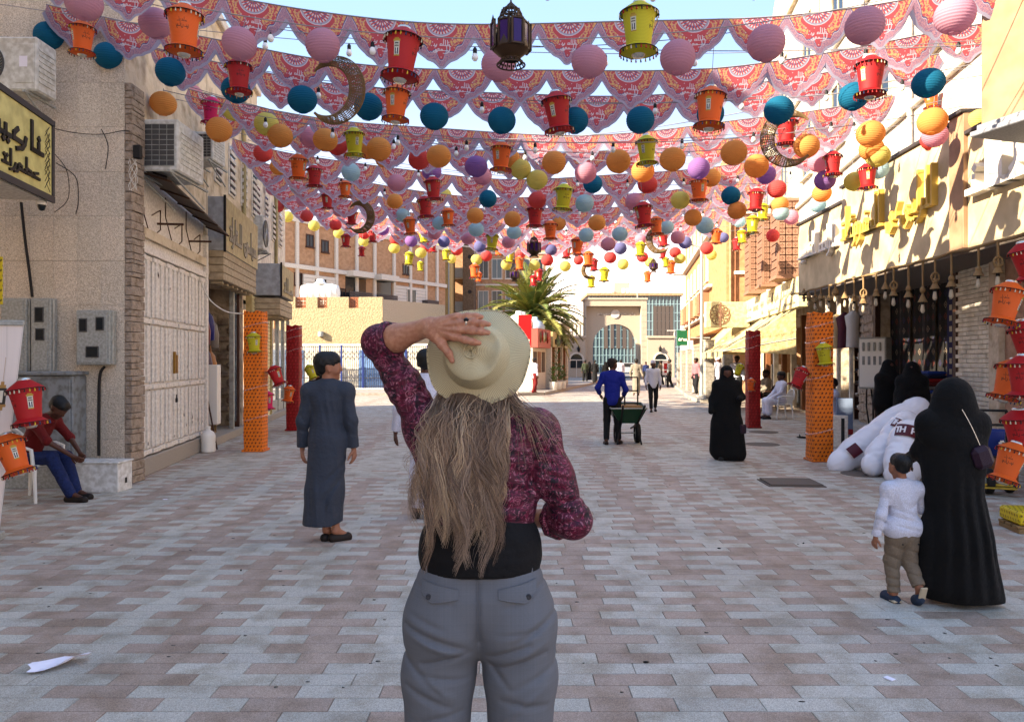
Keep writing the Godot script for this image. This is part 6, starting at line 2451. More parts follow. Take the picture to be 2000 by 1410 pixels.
	part("frame", one_box(V(0.34, 0.62, 0.05), 0.01), M.trim, t, V(0, 0.31, 0))
	part("dark_strip", one_box(V(0.06, 0.5, 0.01)), M.black, t, V(0.08, 0.31, 0.03))
	t = thing("carton", "blue and red printed carton standing by the electric cabinet", "carton", P(1650, 845, 16.5) * V(1, 0, 1), Y(-20))
	part("box", one_box(V(0.32, 0.85, 0.28), 0.006), mat(Color(0.42, 0.48, 0.58), 0.7, M.grain, 2.0), t, V(0, 0.425, 0))
	part("red_band", one_box(V(0.324, 0.12, 0.284), 0.004), mat(Color(0.5, 0.05, 0.06), 0.6), t, V(0, 0.14, 0))

func plastic_chair(label: String, p: Vector3, turn: Basis, m: Material = null):
	var t := thing("plastic_chair", label, "chair", p, turn, "plastic chairs")
	var mm: Material = m if m else M.plastic_white
	var b := MB.new()
	for s in [-1.0, 1.0]:
		for f in [-1.0, 1.0]:
			b = MB.new()
			b.tube([V(s * 0.25, 0, f * 0.25), V(s * 0.22, 0.3, f * 0.21), V(s * 0.21, 0.42, f * 0.20)], [0.022, 0.028, 0.034], 6, true, 0.7)
			part("leg", b, mm, t)
	b = MB.new()
	b.box(V(0, 0.425, 0), V(0.46, 0.025, 0.45), 0.012)
	part("seat", b, mm, t)
	for k in 6:
		b = MB.new()
		var x := -0.18 + k * 0.072
		b.tube([V(x, 0.43, 0.2), V(x * 1.05, 0.6, 0.26), V(x * 1.08, 0.8 - absf(x) * 0.25, 0.31)], 0.018, 6, true, 0.5)
		part("back_slat", b, mm, t)
	b = MB.new()
	var q := []
	for k in 13:
		var a := PI * k / 12.0
		q.append(V(cos(a) * 0.24, 0.56 + sin(a) * 0.28, 0.24 + sin(a) * 0.08))
	b.tube(q, 0.024, 7)
	part("back_frame", b, mm, t)
	for s in [-1.0, 1.0]:
		b = MB.new()
		b.tube([V(s * 0.23, 0.43, -0.2), V(s * 0.26, 0.62, -0.2), V(s * 0.265, 0.65, -0.1), V(s * 0.25, 0.64, 0.2), V(s * 0.23, 0.60, 0.25)], 0.022, 7)
		part("armrest", b, mm, t)

func sack_mesh(len: float, r: float, seed_: int) -> MB:
	var b := MB.new()
	var fn := FastNoiseLite.new()
	fn.seed = seed_
	fn.frequency = 2.6
	fn.fractal_octaves = 1
	var rows := 60
	var per := 64
	var ids := []
	for k in rows + 1:
		var q := float(k) / rows
		var rr := r * pow(maxf(0.0, 1.0 - pow(absf(q * 2 - 1), 3.4)), 0.42)
		for s in per + 1:
			var a := TAU * (s % per) / per
			var nn := V(cos(a), 0, sin(a))
			var p := nn * rr + V(0, (q - 0.5) * len, 0)
			var dent := fn.get_noise_3dv(p * 0.7) * 0.022 + fn.get_noise_3dv(p * 2.2 + V(9, 9, 9)) * 0.004 - 0.022 * exp(-pow((fposmod(q * 3.0, 1.0) - 0.5) / 0.10, 2)) + 0.004 * sin(a * 9.0 + fn.get_noise_3dv(p) * 9.0) + 0.002 * sin(q * 46.0 + fn.get_noise_3dv(p * 1.5) * 8.0)
			p += nn * dent * minf(1.0, rr / r * 1.2)
			p.z *= 0.86
			b.at(p, nn, V2(float(s) / per, q))
	for k in rows:
		for s in per:
			var q := k * (per + 1) + s
			b.i.append_array(PackedInt32Array([q, q + 1, q + per + 1, q + 1, q + per + 2, q + per + 1]))
	# smooth normals from the dented shape
	for j in b.n.size(): b.n[j] = Vector3.ZERO
	for j in range(0, b.i.size(), 3):
		var a := b.v[b.i[j]]
		var nn := (b.v[b.i[j + 2]] - a).cross(b.v[b.i[j + 1]] - a)
		for m in 3: b.n[b.i[j + m]] += nn
	for k in rows + 1:
		var q := k * (per + 1)
		var sum := b.n[q] + b.n[q + per]
		b.n[q] = sum
		b.n[q + per] = sum
	for j in b.n.size(): b.n[j] = b.n[j].normalized() if b.n[j].length() > 1e-9 else Vector3.UP
	return b

func sacks():
	var A := [["long sausage-shaped white plastic bale sloping down towards the post", V(5.62, 0.50, -11.75), V(0.95, 0.62, -0.1), 1.9, 0.25, 3],
		["white printed bale lying in the middle of the sack heap", V(5.52, 0.45, -11.2), V(0.7, 0.62, -0.35), 1.3, 0.21, 5],
		["white bale with maroon lettering nearest the woman in black", V(5.50, 0.36, -10.7), V(0.45, 0.75, -0.5), 1.1, 0.28, 8]]
	for k in 3:
		var y: Vector3 = (A[k][2] as Vector3).normalized()
		var z := V(0, 0, 1)
		var x := y.cross(z).normalized()
		z = x.cross(y).normalized()
		var t := thing("plastic_bale", A[k][0], "bale", A[k][1], Basis(x, y, z), "white plastic bales")
		part("wrapping", sack_mesh(A[k][3], A[k][4], A[k][5]), M.sack, t)
		# printed band: curved strip lying just above the wrapping
		var b := MB.new()
		var r0: float = A[k][4]
		var y0: float = [-0.62, 0.15, 0.10][k]
		var y1: float = [-0.44, 0.32, 0.30][k]
		var span: float = [0.7, 1.5, 1.7][k]
		for s in 16:
			var a0 := 2.0 - span * 0.5 + span * s / 16.0
			var a1 := 2.0 - span * 0.5 + span * (s + 1) / 16.0
			var rr := r0 * 1.06
			var f := func(a: float, yy: float) -> Vector3: return V(cos(a) * rr, yy, sin(a) * rr * 0.9)
			b.quad(f.call(a1, y0), f.call(a0, y0), f.call(a0, y1), f.call(a1, y1))
		part("maroon_band", b, M.sack_print, t)
		if k > 0:
			var tx := "TH PLUS"
			for c in tx.length():
				if tx[c] == " ": continue
				var a := 2.0 + span * 0.42 - span * 0.84 * c / (tx.length() - 1)
				var rr := r0 * 1.075
				var o := V(cos(a) * rr, (y0 + y1) * 0.5, sin(a) * rr * 0.9)
				var out := V(cos(a), 0, sin(a))
				part("letter", latin(tx[c], 0.10, 0.006), M.sack_text, t, o, Basis(Vector3.UP.cross(out), Vector3.UP, out))

func wheel(parent: Node, p: Vector3, r: float, w: float, axis := Vector3.RIGHT):
	var b := MB.new()
	var z := axis.cross(Vector3.UP).normalized() if absf(axis.y) < 0.9 else Vector3.FORWARD
	var bs := Basis(z.cross(axis).normalized(), axis, z)
	b.lathe([V2(r * 0.62, -w * 0.5), V2(r * 0.9, -w * 0.5), V2(r, -w * 0.3), V2(r, w * 0.3), V2(r * 0.9, w * 0.5), V2(r * 0.62, w * 0.5), V2(r * 0.6, 0), V2(r * 0.62, -w * 0.5)], 28)
	var o := part("wheel", b, M.rubber, parent, p, bs)
	b = MB.new()
	b.lathe([V2(0.001, -w * 0.35), V2(r * 0.6, -w * 0.25), V2(r * 0.6, w * 0.25), V2(0.001, w * 0.35)], 20)
	part("rim", b, M.metal_grey, o)
	return o

func hand_trolley():
	var t := thing("hand_trolley", "upright hand trolley with blue load and black tyres at the right", "trolley", P(1940, 962, 9.6) * V(1, 0, 1), Y(-20))
	for x in [-0.16, 0.16]:
		var b := MB.new()
		b.tube([V(x, 0.15, 0), V(x, 1.03, -0.05)], 0.018, 8)
		part("frame_bar", b, M.black, t)
	for y in [0.45, 0.85, 1.03]:
		var b := MB.new()
		b.tube([V(-0.16, y, -0.02), V(0.16, y, -0.02)], 0.016, 8)
		part("cross_bar", b, M.black, t)
	part("toe_plate", one_box(V(0.4, 0.015, 0.3), 0.004), M.yellow_paint, t, V(0, 0.1, 0.15))
	var b := MB.new()
	b.tube([V(-0.17, 0.35, 0.1), V(-0.17, 0.13, 0.2), V(0.17, 0.13, 0.2), V(0.17, 0.35, 0.1)], 0.017, 8)
	part("axle_guard", b, M.yellow_paint, t)
	wheel(t, V(-0.06, 0.16, 0.08), 0.16, 0.09)
	wheel(t, V(0.2, 0.16, -0.1), 0.16, 0.09)
	part("axle", one_box(V(0.34, 0.025, 0.025)), M.metal_grey, t, V(0.06, 0.16, -0.02))
	t = thing("blue_tub", "round blue plastic tub with white lettering behind the trolley", "tub", P(1945, 860, 10.1) * V(1, 0, 1))
	b = MB.new()
	b.lathe([V2(0.001, 0.4), V2(0.16, 0.4), V2(0.25, 0.62), V2(0.27, 0.74), V2(0.24, 0.74), V2(0.16, 0.45)], 24)
	part("bowl", b, M.blue_paint, t)
	b = MB.new()
	letters(b, "slam", 0.13, 0.6, 0.24, 0.1, 0.022, 0.01)
	part("lettering", shifted(b, 0.26), M.letter_white, t)
	part("stand", one_box(V(0.4, 0.4, 0.35), 0.01), M.wood, t, V(0, 0.2, 0))

func wheelbarrow():
	var p := P(1228, 862, 15.4) * V(1, 0, 1)
	var t := thing("wheelbarrow", "green tub wheelbarrow pushed by the man in blue shirt", "wheelbarrow", p)
	# tray: flared box open at the top
	var b := MB.new()
	var lo := [V(-0.22, 0.42, 0.25), V(0.16, 0.42, 0.25), V(0.16, 0.42, -0.35), V(-0.22, 0.42, -0.35)]
	var hi := [V(-0.40, 0.72, 0.40), V(0.30, 0.72, 0.40), V(0.36, 0.78, -0.65), V(-0.44, 0.78, -0.65)]
	for k in 4:
		var m := (k + 1) % 4
		b.quad(lo[k], lo[m], hi[m], hi[k])
		b.quad(lo[m] * V(0.96, 1, 0.96), lo[k] * V(0.96, 1, 0.96), hi[k] * V(0.97, 1, 0.97), hi[m] * V(0.97, 1, 0.97))
	b.quad(lo[0], lo[3], lo[2], lo[1])
	b.quad(lo[0] + V(0, 0.01, 0), lo[1] + V(0, 0.01, 0), lo[2] + V(0, 0.01, 0), lo[3] + V(0, 0.01, 0))
	part("tray", b, M.green_paint, t)
	b = MB.new()
	b.tube([hi[0], hi[1], hi[2], hi[3], hi[0]], 0.016, 6)
	part("rim", b, M.metal_grey, t)
	single("carton", "flattened brown carton lying in the wheelbarrow", "carton", one_box(V(0.5, 0.12, 0.6), 0.01), mat(Color(0.60, 0.46, 0.30), 0.9, M.grain, 2.0), p + V(-0.03, 0.70, -0.12), Y(6))
	for x in [-0.18, 0.14]:
		b = MB.new()
		b.tube([V(x, 0.25, -0.6), V(x, 0.40, 0.2), V(x * 1.3, 0.8, 0.85)], 0.02, 7)
		part("handle", b, M.black, t)
		b = MB.new()
		b.tube([V(x, 0.40, 0.2), V(x * 1.5, 0.0, 0.3)], 0.018, 7)
		part("leg", b, M.black, t)
	wheel(t, V(0.19, 0.2, -0.1), 0.2, 0.1)
	wheel(t, V(-0.22, 0.2, -0.1), 0.2, 0.1)
	part("axle", one_box(V(0.45, 0.025, 0.025)), M.metal_grey, t, V(-0.02, 0.2, -0.1))
	# folded hand truck standing in the tray
	var h := thing("folded_hand_truck", "black steel hand truck standing upright in the wheelbarrow", "hand truck", p + V(0.06, 0.5, -0.05))
	for x in [-0.13, 0.13]:
		b = MB.new()
		b.tube([V(x, 0, 0), V(x, 0.82, 0)], 0.016, 7)
		part("upright", b, M.black, h)
	for y in [0.1, 0.3, 0.55, 0.82]:
		b = MB.new()
		b.tube([V(-0.13, y, 0), V(0.13, y, 0)], 0.014, 7)
		part("rung", b, M.black, h)

# ------------------------------------------------------------------ what hangs above the street
const GLOBES := [
	# colour, then u, v, apparent size
	["mauve", [163, 5, 70], [303, 45, 62], [467, 85, 66], [630, 88, 68], [973, 126, 66], [1151, 120, 67], [1324, 112, 70], [1497, 84, 73], [1690, 50, 74], [1866, 30, 76]],
	["blue", [97, 71, 58], [212, 109, 56], [332, 140, 57], [460, 175, 55], [590, 194, 56], [719, 208, 55], [848, 227, 54], [980, 235, 54], [1123, 235, 53], [1251, 234, 56], [1388, 222, 54], [1522, 215, 56], [1668, 188, 56], [1814, 162, 60], [1158, 359, 39], [953, 388, 36], [1428, 382, 38]],
	["peach", [214, 171, 50], [318, 202, 49], [427, 253, 50], [547, 265, 48], [635, 273, 47], [716, 289, 44], [740, 291, 48], [751, 309, 39], [857, 305, 47], [995, 309, 41], [1082, 317, 48], [1208, 315, 47], [1256, 334, 44], [1314, 311, 49], [1389, 347, 38], [1434, 298, 50], [1478, 324, 47], [1576, 285, 50], [1701, 261, 52], [1703, 291, 48], [1822, 237, 54], [1911, 216, 46], [468, 296, 34], [544, 326, 34], [690, 372, 31], [771, 393, 32], [851, 411, 27], [928, 421, 33], [1001, 428, 33], [1090, 436, 31], [1166, 435, 34], [1440, 411, 37], [1354, 425, 35], [1524, 399, 33], [1606, 377, 37]],
	["coral", [299, 166, 48], [658, 283, 42], [818, 311, 42], [1265, 360, 38], [1823, 272, 46], [513, 299, 36], [542, 403, 24], [599, 422, 24], [655, 439, 24], [711, 457, 22], [772, 468, 23], [830, 483, 20], [892, 488, 23], [950, 500, 22], [1049, 391, 36], [1016, 497, 20], [1069, 508, 24], [1130, 508, 20], [1192, 503, 24], [1255, 502, 22], [1518, 369, 37], [1319, 493, 23], [1381, 485, 25], [1510, 460, 26]],
	["yellow", [454, 216, 40], [520, 242, 46], [1017, 330, 42], [1049, 351, 41], [1715, 304, 46], [1908, 237, 50], [1670, 354, 40], [561, 423, 23], [613, 441, 22], [661, 456, 20], [710, 472, 20], [770, 485, 22], [867, 381, 30], [822, 494, 22], [882, 506, 18], [931, 507, 22], [989, 517, 22], [1044, 518, 22], [1104, 520, 22], [1217, 516, 23], [1269, 512, 20], [1329, 391, 36], [1328, 505, 22], [1390, 498, 21]],
	["pink", [372, 185, 44], [607, 268, 44], [942, 343, 38], [1144, 337, 43], [596, 307, 34], [774, 357, 36], [532, 369, 27], [592, 391, 27], [662, 411, 26], [721, 428, 20], [778, 444, 25], [848, 456, 26], [914, 465, 27], [993, 473, 26], [1059, 477, 24], [1240, 394, 36], [1188, 477, 28], [1252, 467, 24], [1546, 424, 30], [1324, 464, 28], [1600, 315, 44], [1827, 264, 49]],
	["pale blue", [561, 255, 40], [513, 340, 30], [685, 336, 37], [580, 366, 28], [657, 388, 26], [717, 405, 25], [786, 420, 29], [858, 436, 28], [930, 448, 30], [1004, 454, 29], [1061, 456, 23], [1142, 397, 37], [1145, 459, 30], [1211, 457, 30], [1526, 416, 32], [1445, 433, 24], [1377, 440, 34], [1303, 444, 28], [1598, 399, 33], [1717, 330, 40]],
	["violet", [843, 335, 38], [930, 325, 44], [1365, 329, 44], [1496, 340, 40], [1612, 352, 41], [747, 448, 25], [803, 471, 24]],
	["slate", [511, 377, 24], [565, 397, 24], [627, 418, 23], [867, 472, 24], [937, 481, 24], [1076, 488, 24], [1212, 485, 25], [1339, 474, 25], [1413, 464, 22]]]
const CLOTH := [
	["orange", [161, 75, 72], [360, 58, 106], [776, 203, 80], [1390, 212, 90], [1818, 192, 46], [980, 307, 64], [583, 326, 54], [674, 370, 38], [682, 438, 22], [874, 424, 40], [798, 441, 40], [1075, 450, 42], [1129, 481, 40], [974, 488, 26], [1281, 442, 42], [1014, 515, 30], [927, 530, 32], [936, 541, 22], [1149, 506, 34], [1265, 540, 24], [1365, 369, 55], [1400, 461, 34], [1311, 521, 30]],
	["red", [464, 150, 76], [790, 108, 112], [1084, 220, 88], [1702, 150, 88], [1538, 255, 64], [1627, 320, 54], [1694, 345, 56], [613, 345, 48], [638, 392, 37], [687, 424, 34], [675, 470, 30], [727, 462, 27], [707, 491, 22], [844, 369, 52], [828, 405, 48], [843, 481, 27], [1045, 422, 50], [1255, 420, 56], [1107, 492, 30], [1293, 467, 34], [1052, 537, 28], [1042, 548, 24], [1159, 517, 28], [1296, 495, 22], [1479, 390, 50], [1439, 477, 28]],
	["yellow", [324, 250, 54], [1249, 57, 112], [691, 278, 62], [1262, 294, 64], [825, 461, 29], [800, 505, 30], [821, 520, 22], [871, 498, 26], [1103, 386, 58], [963, 472, 40], [996, 501, 28], [1252, 486, 32], [1181, 536, 32], [1155, 550, 26], [1490, 414, 38], [1471, 439, 40], [1449, 462, 30], [1300, 512, 22]],
	["magenta", [413, 216, 58]]]
const METAL := [[998, 65, 128], [720, 376, 26], [742, 458, 26], [1043, 481, 44], [1005, 535, 30], [1277, 518, 28], [1460, 450, 30]]
const ROWS := [7.2, 8.3, 9.3, 10.3, 11.3, 12.3, 13.6, 15.6, 17.4, 19.4, 21.4, 23.6, 26.0, 28.5]

func row_of(d: float) -> int:
	var best := 0
	for k in ROWS.size():
		if absf(log(ROWS[k] / d)) < absf(log(ROWS[best] / d)): best = k
	return best

func globe_mesh(ribs: int, seg: int) -> ArrayMesh:
	var b := MB.new()
	var pr := []
	var n := ribs * 4
	for k in n + 1:
		var a := lerpf(-1.27, 1.27, float(k) / n)
		var bulge := 0.034 * absf(sin(PI * k / 4.0))
		pr.append(V2(cos(a) * (0.985 + bulge), sin(a) * 0.97))
	b.lathe(pr, seg, 0.006, 8)
	return b.mesh()

func string_y(c: Vector3, x: float) -> float:
	return c.x + c.y * x + c.z * x * x

func fit(pts: Array) -> Vector3:      # least squares parabola y(x)
	var m := []
	for i in 3: m.append([0.0, 0.0, 0.0, 0.0])
	for p in pts:
		var q := [1.0, p.x, p.x * p.x]
		for i in 3:
			for j in 3: m[i][j] += q[i] * q[j]
			m[i][3] += q[i] * p.y
	m[2][2] += 40.0
	m[2][3] += 40.0 * 0.016
	m[1][1] += 4.0
	for i in 3:
		var pv: float = m[i][i]
		for j in range(i, 4): m[i][j] /= pv
		for k in 3:
			if k != i:
				var f: float = m[k][i]
				for j in range(i, 4): m[k][j] -= f * m[i][j]
	return V(m[0][3], m[1][3], maxf(m[2][3], 0.004))

func overhead():
	rng.seed = 71
	# everything that hangs, sorted into the rows of strings
	var items := []
	for g in GLOBES:
		for k in range(1, g.size()):
			var a: Array = g[k]
			var d: float = 0.38 * FOCAL / a[2]
			var r := row_of(d)
			items.append({"k": "globe", "c": g[0], "row": r, "p": P(a[0], a[1], ROWS[r]), "s": a[2] * ROWS[r] / FOCAL})
	for g in CLOTH:
		for k in range(1, g.size()):
			var a: Array = g[k]
			var d: float = clampf(0.56 * FOCAL / a[2], 7.2, 28.5)
			d = (d + 3.25 * FOCAL / (705.0 - a[1])) * 0.5
			var r := row_of(d)
			items.append({"k": "cloth", "c": g[0], "row": r, "p": P(a[0], a[1], ROWS[r] - 0.35), "s": a[2] * (ROWS[r] - 0.35) / FOCAL})
	for k in METAL.size():
		var a: Array = METAL[k]
		var d: float = (0.62 * FOCAL / a[2] + 3.25 * FOCAL / (705.0 - a[1])) * 0.5
		var r := row_of(d)
		items.append({"k": "metal", "c": "bronze", "row": r, "p": P(a[0], a[1], ROWS[r] - 0.25), "s": a[2] * (ROWS[r] - 0.25) / FOCAL})
	items.sort_custom(func(a, b): return a.p.x < b.p.x)
	var near_m := globe_mesh(15, 32)
	var far_m := globe_mesh(11, 20)
	var ring := MB.new()
	var rp := []
	for k in 17: rp.append(V(cos(TAU * k / 16) * 0.29, -0.955, sin(TAU * k / 16) * 0.29))
	ring.tube(rp, 0.02, 5, false)
	var ring_m := ring.mesh()
	var th := MB.new()
	th.tube([Vector3.ZERO, V(0, 1, 0)], 0.004, 4, false)
	var th_m := th.mesh()
	for r in ROWS.size():
		var tops := []
		for it in items:
			if it.row == r and it.k == "globe": tops.append(V2(it.p.x, it.p.y + it.s * 0.5 + 0.06))
		if tops.size() < 3: tops.append_array([V2(-4, 5.75), V2(0, 5.4), V2(4, 5.65)])
		var c := fit(tops)
		var d: float = ROWS[r]
		string_line("lantern_string", "thin string carrying the %s row of lanterns across the street" % nth(r), c, d, 0.006, "lantern strings")
		var count := {}
		for it in items:
			if it.row != r: continue
			var key: String = it.c + it.k
			count[key] = count.get(key, 0) + 1
			var which := nth(count[key] - 1)
			var kind: String = {"globe": "paper globe", "cloth": "tasselled cloth lantern", "metal": "pierced metal lantern"}[it.k]
			var label := "%s %s, %s %s one from left in %s hanging row" % [it.c, kind, which, it.c, nth(r)]
			var top: float = it.p.y + it.s * 0.5
			var sy := maxf(string_y(c, it.p.x), top + 0.03)
			if it.k == "globe":
				var t := thing("paper_globe", label, "paper lantern", it.p, Basis(Vector3.UP, rng.randf() * TAU) * Basis(Vector3.RIGHT, rng.randf_range(-0.25, 0.25)), "paper globes over the street")
				var sc := Basis().scaled(V(rng.randf_range(0.96, 1.03), rng.randf_range(0.94, 1.0), rng.randf_range(0.96, 1.03)) * it.s * 0.5)
				part("shade", near_m if d < 14.0 else far_m, M["globe " + it.c], t, Vector3.ZERO, sc)
				if d < 14.0: part("wire_ring", ring_m, M["globe " + it.c], t, Vector3.ZERO, sc)
				part("thread", th_m, M.wire, t, V(0, it.s * 0.48, 0), Basis().scaled(V(1, sy - top + 0.01, 1)))
			elif it.k == "cloth":
				var t := cloth_lantern(label, it.c, it.p + V(0, it.s * 0.5, 0), it.s, Basis(Vector3.UP, rng.randf() * TAU) * Basis(Vector3.RIGHT, rng.randf_range(-0.13, 0.13)), "cloth lanterns over the street")
				part("cord", th_m, M.wire, t, Vector3.ZERO, Basis().scaled(V(1, sy - top, 1)))
			else:
				metal_lantern(label, it.p, it.s, sy - top)
		# bulb string a little behind each row
		var cb := V(c.x + 0.14, c.y * 0.6, c.z)
		string_line("bulb_string", "thin cable carrying the %s row of white bulbs" % nth(r), cb, d + 0.55, 0.005, "bulb strings")
		var x := -4.3 + rng.randf() * 0.5
		var lim := 0.66 * d
		var nb := 0
		while x < minf(6.0, lim) and d < 24.0:
			if x > -lim:
				bulb("small white bulb in a black socket, %s from left on the %s bulb cable" % [nth(nb), nth(r)], V(x, string_y(cb, x), -d - 0.55))
				nb += 1
			x += rng.randf_range(1.0, 1.25)
	banners()
	crescents()
	# extra cables crossing at odd angles
	for k in 3:
		var q: Array = [[[-5.0, 5.6, -6.7], [0.0, 5.25, -7.0], [6.2, 6.3, -7.6]], [[-5.2, 6.1, -8.8], [0.6, 5.5, -7.6], [6.3, 6.8, -7.0]], [[-5.6, 5.9, -14.0], [1.0, 5.3, -12.5], [6.6, 5.9, -11.0]]][k]
		cable("long bare cable slung diagonally across the street, %s from the viewer" % nth(k), [V(q[0][0], q[0][1], q[0][2]), V(q[1][0], q[1][1], q[1][2]), V(q[2][0], q[2][1], q[2][2])], 0.007, M.wire, "slung_cable")

func string_line(called: String, label: String, c: Vector3, d: float, r: float, group: String):
	var b := MB.new()
	var x0 := -5.0 - 0.14 * maxf(0.0, d - 10.3)
	var x1 := 6.5 + 0.03 * d
	if d < 10.3: x0 = -6.6
	var pts := []
	for k in 31:
		var x := lerpf(x0, x1, k / 30.0)
		pts.append(V(x, string_y(c, x), -d))
	b.tube(pts, r, 5, false)
	single(called, label, "string", b, M.wire, Vector3.ZERO, Basis(), group)

func bulb(label: String, p: Vector3):
	if not M.has("bulb mesh"):
		var b := MB.new()
		b.lathe([V2(0.001, -0.165), V2(0.02, -0.162), V2(0.036, -0.14), V2(0.038, -0.12), V2(0.026, -0.085), V2(0.02, -0.075)], 12)
		var s := MB.new()
		s.lathe([V2(0.024, -0.085), V2(0.025, -0.03), V2(0.018, -0.015), V2(0.004, 0.0)], 10)
		M["bulb mesh"] = [b.mesh(), s.mesh()]
	var t := thing("light_bulb", label, "light bulb", p, Basis(), "bulbs over the street")
	part("glass", M["bulb mesh"][0], M.bulb, t)
	part("socket", M["bulb mesh"][1], M.black, t)

func metal_lantern(label: String, p: Vector3, s: float, cord: float):
	var t := thing("metal_lantern", label, "lantern", p + V(0, s * 0.5, 0), Y(20), "metal lanterns over the street")
	if not M.has("metal mesh"):
		var m := {}
		var b := MB.new()
		# pierced dome: ribs and hoops
		for k in 12:
			var a := TAU * k / 12
			var q := []
			for j in 7:
				var e := PI / 2 * j / 6.0
				q.append(V(cos(a) * cos(e) * 0.185, -0.34 + sin(e) * 0.26, sin(a) * cos(e) * 0.185))
			b.tube(q, 0.012, 5, false)
		for h in [[0.187, -0.34], [0.18, -0.27], [0.15, -0.19], [0.1, -0.125]]:
			var q := []
			for k in 19: q.append(V(cos(TAU * k / 18) * h[0], h[1], sin(TAU * k / 18) * h[0]))
			b.tube(q, 0.012, 5, false)
		for k in 12:
			for j in 3:
				var a := TAU * (k + 0.5) / 12
				var e := PI / 2 * (j * 2 + 1) / 6.0
				b.ball(V(cos(a) * cos(e) * 0.185, -0.34 + sin(e) * 0.26, sin(a) * cos(e) * 0.185), V(0.022, 0.026, 0.022), 6, 4)
		b.lathe([V2(0.035, -0.09), V2(0.05, -0.06), V2(0.02, -0.03), V2(0.012, 0.0)], 12)
		b.lathe([V2(0.2, -0.37), V2(0.21, -0.355), V2(0.19, -0.34)], 18)
		m.dome = b.mesh()
		b = MB.new()
		for k in 8:
			var a := TAU * k / 8
			var o := V(cos(a), 0, sin(a))
			var tn := V(-sin(a), 0, cos(a))
			var r := 0.29 if k % 2 == 0 else 0.255
			for sd in [-1.0, 1.0]: b.box(o * r + tn * sd * 0.085 + V(0, -0.56, 0), V(0.03, 0.40, 0.03), 0.004, Basis(o, Vector3.UP, o.cross(Vector3.UP)))
			for y in [-0.37, -0.75]: b.box(o * r + V(0, y, 0), V(0.03, 0.03, 0.2), 0.004, Basis(o, Vector3.UP, o.cross(Vector3.UP)))
			if k % 2 == 0: b.tube([o * r + V(0, -0.36, 0), o * r + V(0, -0.26, 0)], [0.03, 0.003], 6)
		b.lathe([V2(0.26, -0.765), V2(0.29, -0.75), V2(0.20, -0.36)], 8)
		m.frame = b.mesh()
		b = MB.new()
		for k in 8:
			var a := TAU * k / 8
			var o := V(cos(a), 0, sin(a))
			var r := 0.285 if k % 2 == 0 else 0.25
			b.box(o * r + V(0, -0.56, 0), V(0.012, 0.34, 0.12), 0.0, Basis(o, Vector3.UP, o.cross(Vector3.UP)))
		m.panes = b.mesh()
		b = MB.new()
		b.lathe([V2(0.13, -0.90), V2(0.16, -0.86), V2(0.27, -0.765)], 16)
		# pierced flared foot
		for k in 16:
			var a := TAU * k / 16
			b.tube([V(cos(a) * 0.13, -0.89, sin(a) * 0.13), V(cos(a) * 0.21, -0.985, sin(a) * 0.21)], 0.011, 5)
			b.ball(V(cos(a + 0.2) * 0.17, -0.94, sin(a + 0.2) * 0.17), V(0.018, 0.02, 0.018), 6, 4)
		for h in [[0.215, -0.985], [0.135, -0.895]]:
			var q := []
			for k in 19: q.append(V(cos(TAU * k / 18) * h[0], h[1], sin(TAU * k / 18) * h[0]))
			b.tube(q, 0.013, 5, false)
		m.foot = b.mesh()
		M["metal mesh"] = m
	var m: Dictionary = M["metal mesh"]
	var sc := Basis().scaled(Vector3.ONE * s)
	part("pierced_dome", m.dome, M.bronze, t, Vector3.ZERO, sc)
	part("frame", m.frame, M.bronze, t, Vector3.ZERO, sc)
	part("purple_glass", m.panes, M.purple_glass, t, Vector3.ZERO, sc)
	part("pierced_foot", m.foot, M.bronze, t, Vector3.ZERO, sc)
	var th := MB.new()
	th.tube([Vector3.ZERO, V(0, maxf(cord, 0.05), 0)], 0.008, 5, false)
	part("chain", th, M.bronze, t)

